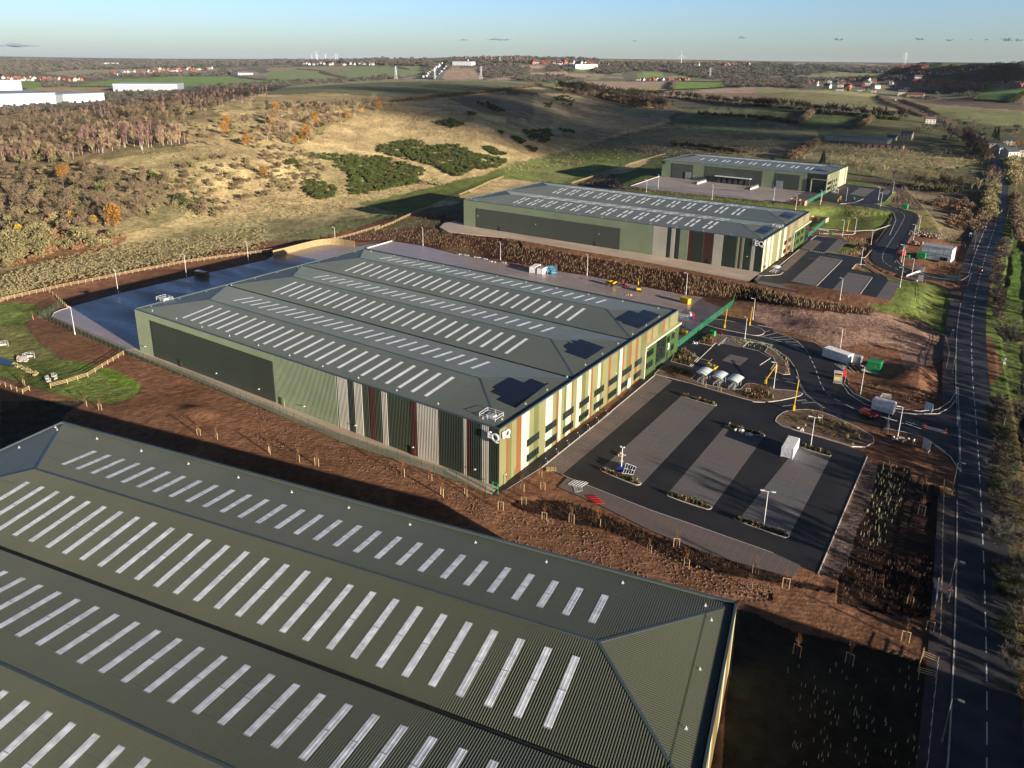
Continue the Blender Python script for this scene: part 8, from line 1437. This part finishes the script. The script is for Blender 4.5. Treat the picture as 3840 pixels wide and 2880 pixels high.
for k in range(6): q = MB(); q.box((-15+6*k, -3.55, 1.2), (1.6, .1, 2.2)); q.build('opening', BLKM, e)
# small far houses: single meshes
def house_mesh(key, wall, roof):
    q = MB(); q.add([(-6, -4, -2), (6, -4, -2), (6, 4, -2), (-6, 4, -2), (-6, -4, 5), (6, -4, 5), (6, 4, 5), (-6, 4, 5), (-6, 0, 8.2), (6, 0, 8.2)], [(0, 1, 5, 4), (1, 2, 6, 9, 5), (2, 3, 7, 6), (3, 0, 4, 8, 7)], 0); q.add([(-6.3, -4.4, 4.7), (6.3, -4.4, 4.7), (6.3, 0, 8.4), (-6.3, 0, 8.4), (6.3, 4.4, 4.7), (-6.3, 4.4, 4.7)], [(0, 1, 2, 3), (3, 2, 4, 5)], 1)
    for x in (-3.6, 0, 3.6): q.box((x, -4.03, 3.6), (1.2, .1, 1.2), mi=2); q.box((x, -4.03, 1.0), (1.2, .1, 1.4), mi=2)
    q.box((5, 0, 8.8), (.8, .8, 1.6)); VG[key] = q.mesh(key, [WALLC[wall], ROOFC[roof], GLASS])
house_mesh('hr0', 'brick', 'red'); house_mesh('hr1', 'brick', 'brown'); house_mesh('hw0', 'white', 'slate'); house_mesh('hw1', 'cream', 'red'); house_mesh('hw2', 'white', 'brown')
VIL = [('red-brick house with a red roof on the estate right of the village', UV('d', (1300, 352), (1500, 347), (1870, 375), (1890, 405), (1720, 412), (1560, 400), (1300, 392)), 52, ('hr0', 'hr1', 'hr0'), 1.35, 'houses of the red-brick estate'), ('small house among the trees of the village at the top of the lane', UV('d', (400, 345), (900, 330), (1150, 370), (1000, 400), (800, 415), (600, 410), (420, 380)), 28, ('hw0', 'hw2', 'hr1'), 1.25, 'houses of the village'), ('distant brick house at the far right edge', UV('d', (1900, 365), (2212, 360), (2212, 395), (1950, 395)), 10, ('hr1', 'hr0'), 1.2, 'houses at the far right'),
 ('tiny distant house in the left valley village', UV('a', (0, 318), (340, 322), (730, 335), (860, 320), (600, 345), (200, 340), (0, 340)), 34, ('hw2', 'hr0', 'hw1'), 1.2, 'houses of the left valley village'), ('tiny pale house in the village beyond the green field', UV('a', (830, 290), (1100, 262), (1300, 245), (1500, 240), (1800, 236), (1800, 256), (1300, 275), (950, 297)), 34, ('hw0', 'hw1', 'hr0'), 1.7, 'houses beyond the green field'), ('tiny white house in the ribbon village on the skyline', UV('b', (310, 200), (500, 197), (880, 200), (880, 210), (310, 212)), 20, ('hw0', 'hw2'), 1.7, 'houses of the skyline ribbon village'),
 ('tiny house on the wooded ridge ahead', UV('b', (1590, 172), (1900, 160), (2200, 170), (2200, 185), (1600, 190)), 24, ('hw0', 'hr0', 'hw2'), 2.0, 'houses on the wooded ridge'), ('tiny red and white house of the hillside town ahead', UV('c', (200, 188), (760, 190), (900, 215), (760, 215), (400, 210), (210, 202)), 40, ('hr0', 'hw0', 'hr1'), 1.9, 'houses of the hillside town'), ('tiny house in the skyline town to the right', UV('c', (1530, 208), (2020, 215), (2020, 232), (1560, 220)), 18, ('hr0', 'hw2'), 2.2, 'houses of the skyline town'), ('small terraced house in the row behind the brown field', UV('c', (1030, 338), (1500, 330), (1500, 337), (1030, 343)), 20, ('hr0', 'hw2'), 1.2, 'terrace behind the brown field'), ('tiny red-roofed house on the far right skyline', UV('d', (1120, 243), (1420, 243), (1420, 252), (1120, 252)), 9, ('hr0', 'hr1'), 1.8, 'houses on the right skyline')]
for k, (lb, pl, n_, keys, s, g) in enumerate(VIL):
    for P in pts_in(pl, n_, 500+k):
        o = bpy.data.objects.new('house', VG[RND.choice(keys)]); COL.objects.link(o); o.location = P; o.rotation_euler = (0, 0, RND.choice((0, pi/2, .4, -.5))+RND.uniform(-.2, .2)); o.scale = (s*RND.uniform(.8, 1.3), s, s*RND.uniform(.85, 1.1)); tag(o, lb, 'house', g)
# distant sheds
def far_shed(px0, px1, c, h, d, label, wall, roof, zl=None):
    P, Q = H(c, *px0), H(c, *px1); L = math.dist(P[:2], Q[:2]); rz = math.atan2(Q[1]-P[1], Q[0]-P[0]); e = thing('distribution_shed', label, 'warehouse', (P[0], P[1], min(P[2], Q[2])-1), rz); q = MB(); q.box((L/2, d/2, h/2), (L, d, h)); q.build('wall', wall, e); q = MB(); q.prism([(-.5, -.5), (L+.5, -.5), (L+.5, d+.5), (-.5, d+.5)], h, h+1.2); q.build('roof', roof, e); q = MB()
    for k in range(int(L/14)): q.box((7+14*k, -.3, 2.4), (4, .5, 4.2))
    q.build('dock_doors', GUT, e); return e
SW, SG = mat('shed_white', (.48, .50, .54), rough=.4, var=.05), mat('shed_grey_roof', (.30, .33, .37), rough=.5, var=.05)
far_shed((-180, 560), (470, 535), 'a', 19, 120, 'long white distribution shed with a grey roof at the left edge', SW, SG); far_shed((530, 528), (870, 500), 'a', 15, 90, 'lower white distribution shed right of the long one', SW, SG); far_shed((-100, 452), (190, 440), 'a', 26, 100, 'taller white shed behind the long one at the left edge', SW, SW); far_shed((940, 425), (1475, 415), 'a', 15, 110, 'separate grey-roofed shed in front of the long green field', SG, SW)
far_shed((870, 218), (990, 217), 'a', 22, 90, 'tiny bright white shed in the far left distance', SW, SW); far_shed((1540, 213), (1695, 213), 'b', 20, 60, 'white school-like block beside the motorway', SW, SW); far_shed((570, 243), (755, 243), 'c', 22, 110, 'cream-sided long shed below the hillside town', mat('shed_cream', (.62, .60, .44), rough=.5), SG); far_shed((1975, 293), (2100, 288), 'a', 10, 60, 'small farm shed at the right end of the long green field', SG, SW)
# pylons and wind turbines
def pylon(P, h, label):
    e = thing('pylon', label, 'pylon', P, .5); q = MB(); w = h*.09
    for s in ((-1, -1), (1, -1), (1, 1), (-1, 1)): q.bar((s[0]*w, s[1]*w, 0), (s[0]*w*.15, s[1]*w*.15, h), .5)
    for k in range(6):
        z0, z1 = h*k/6, h*(k+1)/6; a, b_ = w*(1-.85*k/6), w*(1-.85*(k+1)/6)
        for s in (-1, 1): q.bar((-a, s*a, z0), (b_, s*b_, z1), .3); q.bar((s*a, -a, z0), (s*b_, b_, z1), .3)
    q.build('lattice', STEEL, e); q = MB(); [q.bar((-h*.16, 0, h*t), (h*.16, 0, h*t), .6) for t in (.65, .78, .9)]; q.build('cross_arm', STEEL, e)
for c, x, y, h, lb in (('b', 1073, 325, 46, 'lattice pylon left of the motorway'), ('b', 1778, 325, 46, 'lattice pylon right of the motorway'), ('b', 1395, 325, 30, 'pylon-like gantry mast at the near end of the motorway'), ('c', 1685, 320, 44, 'lattice pylon in the wooded valley to the right'), ('d', 1213, 240, 50, 'tall thin mast on the right skyline')): pylon(H(c, x, y), h, lb)
def turbine(P, h, a, label):
    e = thing('wind_turbine', label, 'wind turbine', P, .3, 'distant wind turbines'); q = MB(); q.tube((0, 0, 0), (0, 0, h), h*.03, h*.018, 8); q.build('tower', WHT, e); q = MB(); q.box((0, 0, h), (h*.04, h*.1, h*.04)); q.build('nacelle', WHT, e)
    for k in range(3): t = a+k*2*pi/3; q = MB(); q.bar((0, -h*.06, h), (h*.55*cos(t), -h*.06, h+h*.55*sin(t)), h*.022); q.build('blade', WHT, e)
for c, x, y, h, lb in (('b', 377, 168, 60, 'leftmost tiny wind turbine of the skyline group'), ('b', 413, 170, 75, 'wind turbine second from the left on the skyline'), ('b', 422, 170, 75, 'wind turbine third from the left on the skyline'), ('b', 491, 172, 70, 'wind turbine in the middle of the skyline group'), ('b', 574, 174, 65, 'left one of the right-hand pair of skyline turbines'), ('b', 588, 174, 70, 'right one of the right-hand pair of skyline turbines'), ('c', 1447, 204, 110, 'largest wind turbine on the skyline right of centre')):
    P = H(c, x, y)
    if P is None or math.hypot(P[0], P[1]) > 16000: u, v = uv(c, x, y); d = ray(u, hor(u)); r = 9000; a = math.atan2(d[0], d[1]); P = (r*sin(a), r*cos(a), zt(r*sin(a), r*cos(a)))
    turbine(P, h*math.hypot(P[0], P[1])/9000*.9, RND.uniform(0, 2), lb)
# motorway with traffic
MW = [H('b', 1345, 322), H('b', 1400, 280), H('b', 1450, 235), H('b', 1475, 212), H('b', 1482, 200)]; MW = [q for q in MW if q]; mb = MB(); MWs = densify(MW, 60); MWs = [(q[0], q[1], zt(q[0], q[1])+3) for q in MWs]; ribbon(mb, MWs, 60, 0, skirt=3); structure('motorway', mb, mat('motorway_grey', (.12, .125, .14), rough=.7)); mb = MB(); ribbon(mb, MWs, 5, 1.0); structure('road_marking', mb, GRASSM)
q = MB(); q.box((0, 0, 2.2), (2.8, 14, 4)); q.box((0, 8, 1.8), (2.6, 2.5, 3)); VG['lorry'] = q.mesh('lorry', CWHT); q = MB(); q.box((0, 0, .9), (1.9, 4.4, .9)); q.box((0, -.2, 1.6), (1.7, 2.4, .6)); VG['farcar'] = q.mesh('farcar', CGREY)
for k in range(46): t = RND.random()*(len(MWs)-1.01); a, b_ = MWs[int(t)], MWs[int(t)+1]; f = t-int(t); o_ = RND.choice((-22, -14, 14, 22)); dx, dy = b_[0]-a[0], b_[1]-a[1]; n_ = math.hypot(dx, dy); key = 'lorry' if RND.random() < .5 else 'farcar'; o = bpy.data.objects.new('lorry' if key == 'lorry' else 'distant_car', VG[key]); COL.objects.link(o); o.location = (a[0]+dx*f-dy/n_*o_, a[1]+dy*f+dx/n_*o_, a[2]+(b_[2]-a[2])*f+.3); o.rotation_euler = (0, 0, math.atan2(dy, dx)-pi/2); o.scale = (1.6,)*3; tag(o, 'tiny white lorry on the distant motorway' if key == 'lorry' else 'tiny car on the distant motorway', 'lorry' if key == 'lorry' else 'car', 'motorway traffic')
# distant woods and hedgerow trees
def clump(key, m, n_, size, seed): VG[key] = leafy(-1, 9, 11, n_, size, seed, 'round', .7, lobes=7).mesh(key, m)
for s in range(3): clump('wood%d' % s, VM['farw'], 170, 1.6, 600+s); clump('woodb%d' % s, VM['farw'], 170, 1.4, 610+s); clump('woodg%d' % s, VM['farg'], 170, 1.5, 620+s)
fw = []
FW_ = [(UV('a', (0, 180), (600, 175), (1200, 185), (2212, 180), (2212, 215), (1300, 238), (600, 250), (0, 305)), 1500), (UV('a', (400, 330), (520, 325), (560, 385), (380, 395)), 60), (UV('a', (640, 300), (880, 290), (900, 320), (700, 335)), 70), (UV('a', (880, 440), (1500, 420), (1450, 470), (900, 520)), 140), (UV('a', (1000, 290), (1700, 275), (2000, 262), (1900, 295), (1400, 305), (1000, 310)), 130), (UV('a', (1800, 260), (1960, 258), (1950, 290), (1800, 290)), 60), (UV('a', (1600, 385), (2212, 355), (2212, 385), (1700, 405)), 130), (UV('a', (0, 560), (900, 510), (800, 560), (0, 600)), 150),
       (UV('b', (0, 165), (1350, 165), (1420, 200), (1350, 220), (900, 205), (600, 195), (0, 210)), 700), (UV('b', (880, 305), (1000, 300), (1070, 325), (880, 330)), 35), (UV('b', (1350, 195), (1440, 190), (1350, 300), (1300, 300)), 90), (UV('b', (1500, 160), (2212, 150), (2212, 195), (1850, 195), (1540, 210), (1480, 260), (1500, 205)), 600), (UV('b', (1800, 205), (2050, 210), (2140, 240), (2000, 300), (1840, 320), (1790, 260)), 330), (UV('b', (2070, 310), (2212, 310), (2212, 350), (2080, 345)), 60), (UV('b', (0, 345), (240, 340), (860, 322), (860, 340), (300, 372), (0, 390)), 110),
       (UV('c', (0, 155), (750, 160), (760, 190), (0, 195)), 350), (UV('c', (0, 245), (200, 235), (120, 300), (0, 300)), 120), (UV('c', (360, 215), (560, 225), (560, 262), (360, 262)), 120), (UV('c', (750, 190), (1400, 195), (2212, 205), (2212, 300), (1700, 330), (1530, 310), (1300, 260), (1100, 260), (800, 290), (700, 265)), 1100), (UV('c', (80, 310), (280, 300), (420, 290), (560, 330), (400, 360), (260, 350)), 120), (UV('c', (1800, 345), (1900, 320), (2212, 300), (2212, 385), (1820, 395)), 260), (UV('d', (0, 320), (400, 315), (400, 400), (0, 385)), 260),
       (UV('d', (400, 330), (1200, 310), (1250, 340), (1000, 330), (600, 345)), 110), (UV('d', (0, 205), (560, 225), (1100, 240), (1400, 245), (1400, 300), (600, 260), (400, 300), (0, 300)), 500), (UV('d', (1400, 265), (1600, 225), (2000, 210), (2212, 205), (2212, 300), (1800, 320), (1400, 300)), 800), (UV('d', (1300, 300), (2212, 305), (2212, 345), (1700, 345)), 160), (UV('d', (1550, 400), (1850, 410), (1820, 500), (1560, 440)), 70), (UV('d', (1240, 430), (1560, 435), (1450, 500), (1260, 490)), 25), (UV('d', (1500, 680), (1750, 690), (1800, 740), (2212, 700), (2212, 760), (1800, 790), (1500, 850)), 40)]
for k, (pl, n_) in enumerate(FW_):
    for P in pts_in(pl, int(n_*.72), 700+k):
        r = math.hypot(P[0], P[1]); fw.append((RND.choice(('wood', 'woodb', 'woodb', 'woodg'))+str(RND.randrange(3)), P[0], P[1], P[2]-1, (max(.35, min(3.0, r/2600))*RND.uniform(.6, 1.3), max(.45, min(2.2, r/2600))*RND.uniform(.6, 1.2)), RND.uniform(0, 6)))
merged('distant_woods', fw, 'distant woods, copses and hedgerow trees out to the horizon', 'stuff', cat='woodland')
# hedges between far fields
HEG = [UV('a', (0, 372), (110, 408), (200, 410)), UV('a', (1900, 290), (2212, 335)), UV('b', (0, 265), (30, 268)), UV('b', (230, 210), (300, 222)), UV('b', (250, 240), (440, 255), (660, 312)), UV('b', (1060, 222), (1180, 245)), UV('b', (450, 272), (640, 312)), UV('a', (600, 385), (930, 392)), UV('c', (600, 345), (700, 404)), UV('c', (1800, 352), (1400, 342), (1000, 345))]
hp = []
for px in HEG:
    Ps = [q for q in (hit(u, v) for u, v in px) if q]
    if len(Ps) > 1:
        for q in densify(Ps, 14): hp.append(('wood%d' % RND.randrange(3), q[0], q[1], zt(q[0], q[1]), (.75, .4), RND.uniform(0, 6)))
merged('far_hedges', hp, 'dark hedges dividing the distant fields', 'stuff', cat='hedges')
# small clouds low over the horizon
for k, (c, x, y, w, h) in enumerate((('z', 1870, 148, 60, 5), ('z', 1740, 150, 26, 4), ('z', 2380, 153, 14, 4), ('z', 2785, 142, 22, 6), ('z', 3145, 148, 24, 7), ('z', 3450, 146, 24, 6), ('z', 3560, 150, 18, 5), ('z', 3700, 148, 10, 4), ('z', 3775, 148, 26, 9), ('z', 3820, 150, 20, 8), ('z', 60, 172, 85, 8), ('z', 3640, 148, 6, 3))):
    d = ray(x, y); D = 26000/math.hypot(d[0], d[1]); P = CAMP+d*D; s = 26000/2850; cloud(P[0], P[1], P[2], w*s*1.0, w*s*.5, h*s*1.1, 900+k, 'small flat grey cloud low above the horizon', 16)
# ------------------------------------------------------------------ haze
mb = MB(); mb.box((0, 0, 90), (54000, 54000, 420))
hm = bpy.data.materials.new('haze_air'); hm.use_nodes = True; n = hm.node_tree.nodes; n.remove(n['Principled BSDF']); v_ = n.new('ShaderNodeVolumePrincipled'); v_.inputs['Color'].default_value = (.66, .78, .98, 1); v_.inputs['Density'].default_value = HAZE_D = 1.5e-5; v_.inputs['Anisotropy'].default_value = .0
hm.node_tree.links.new(v_.outputs[0], n['Material Output'].inputs['Volume']); ho = mb.build('haze', hm); tag(ho, kind='stuff', label='thin blue winter haze over the countryside')
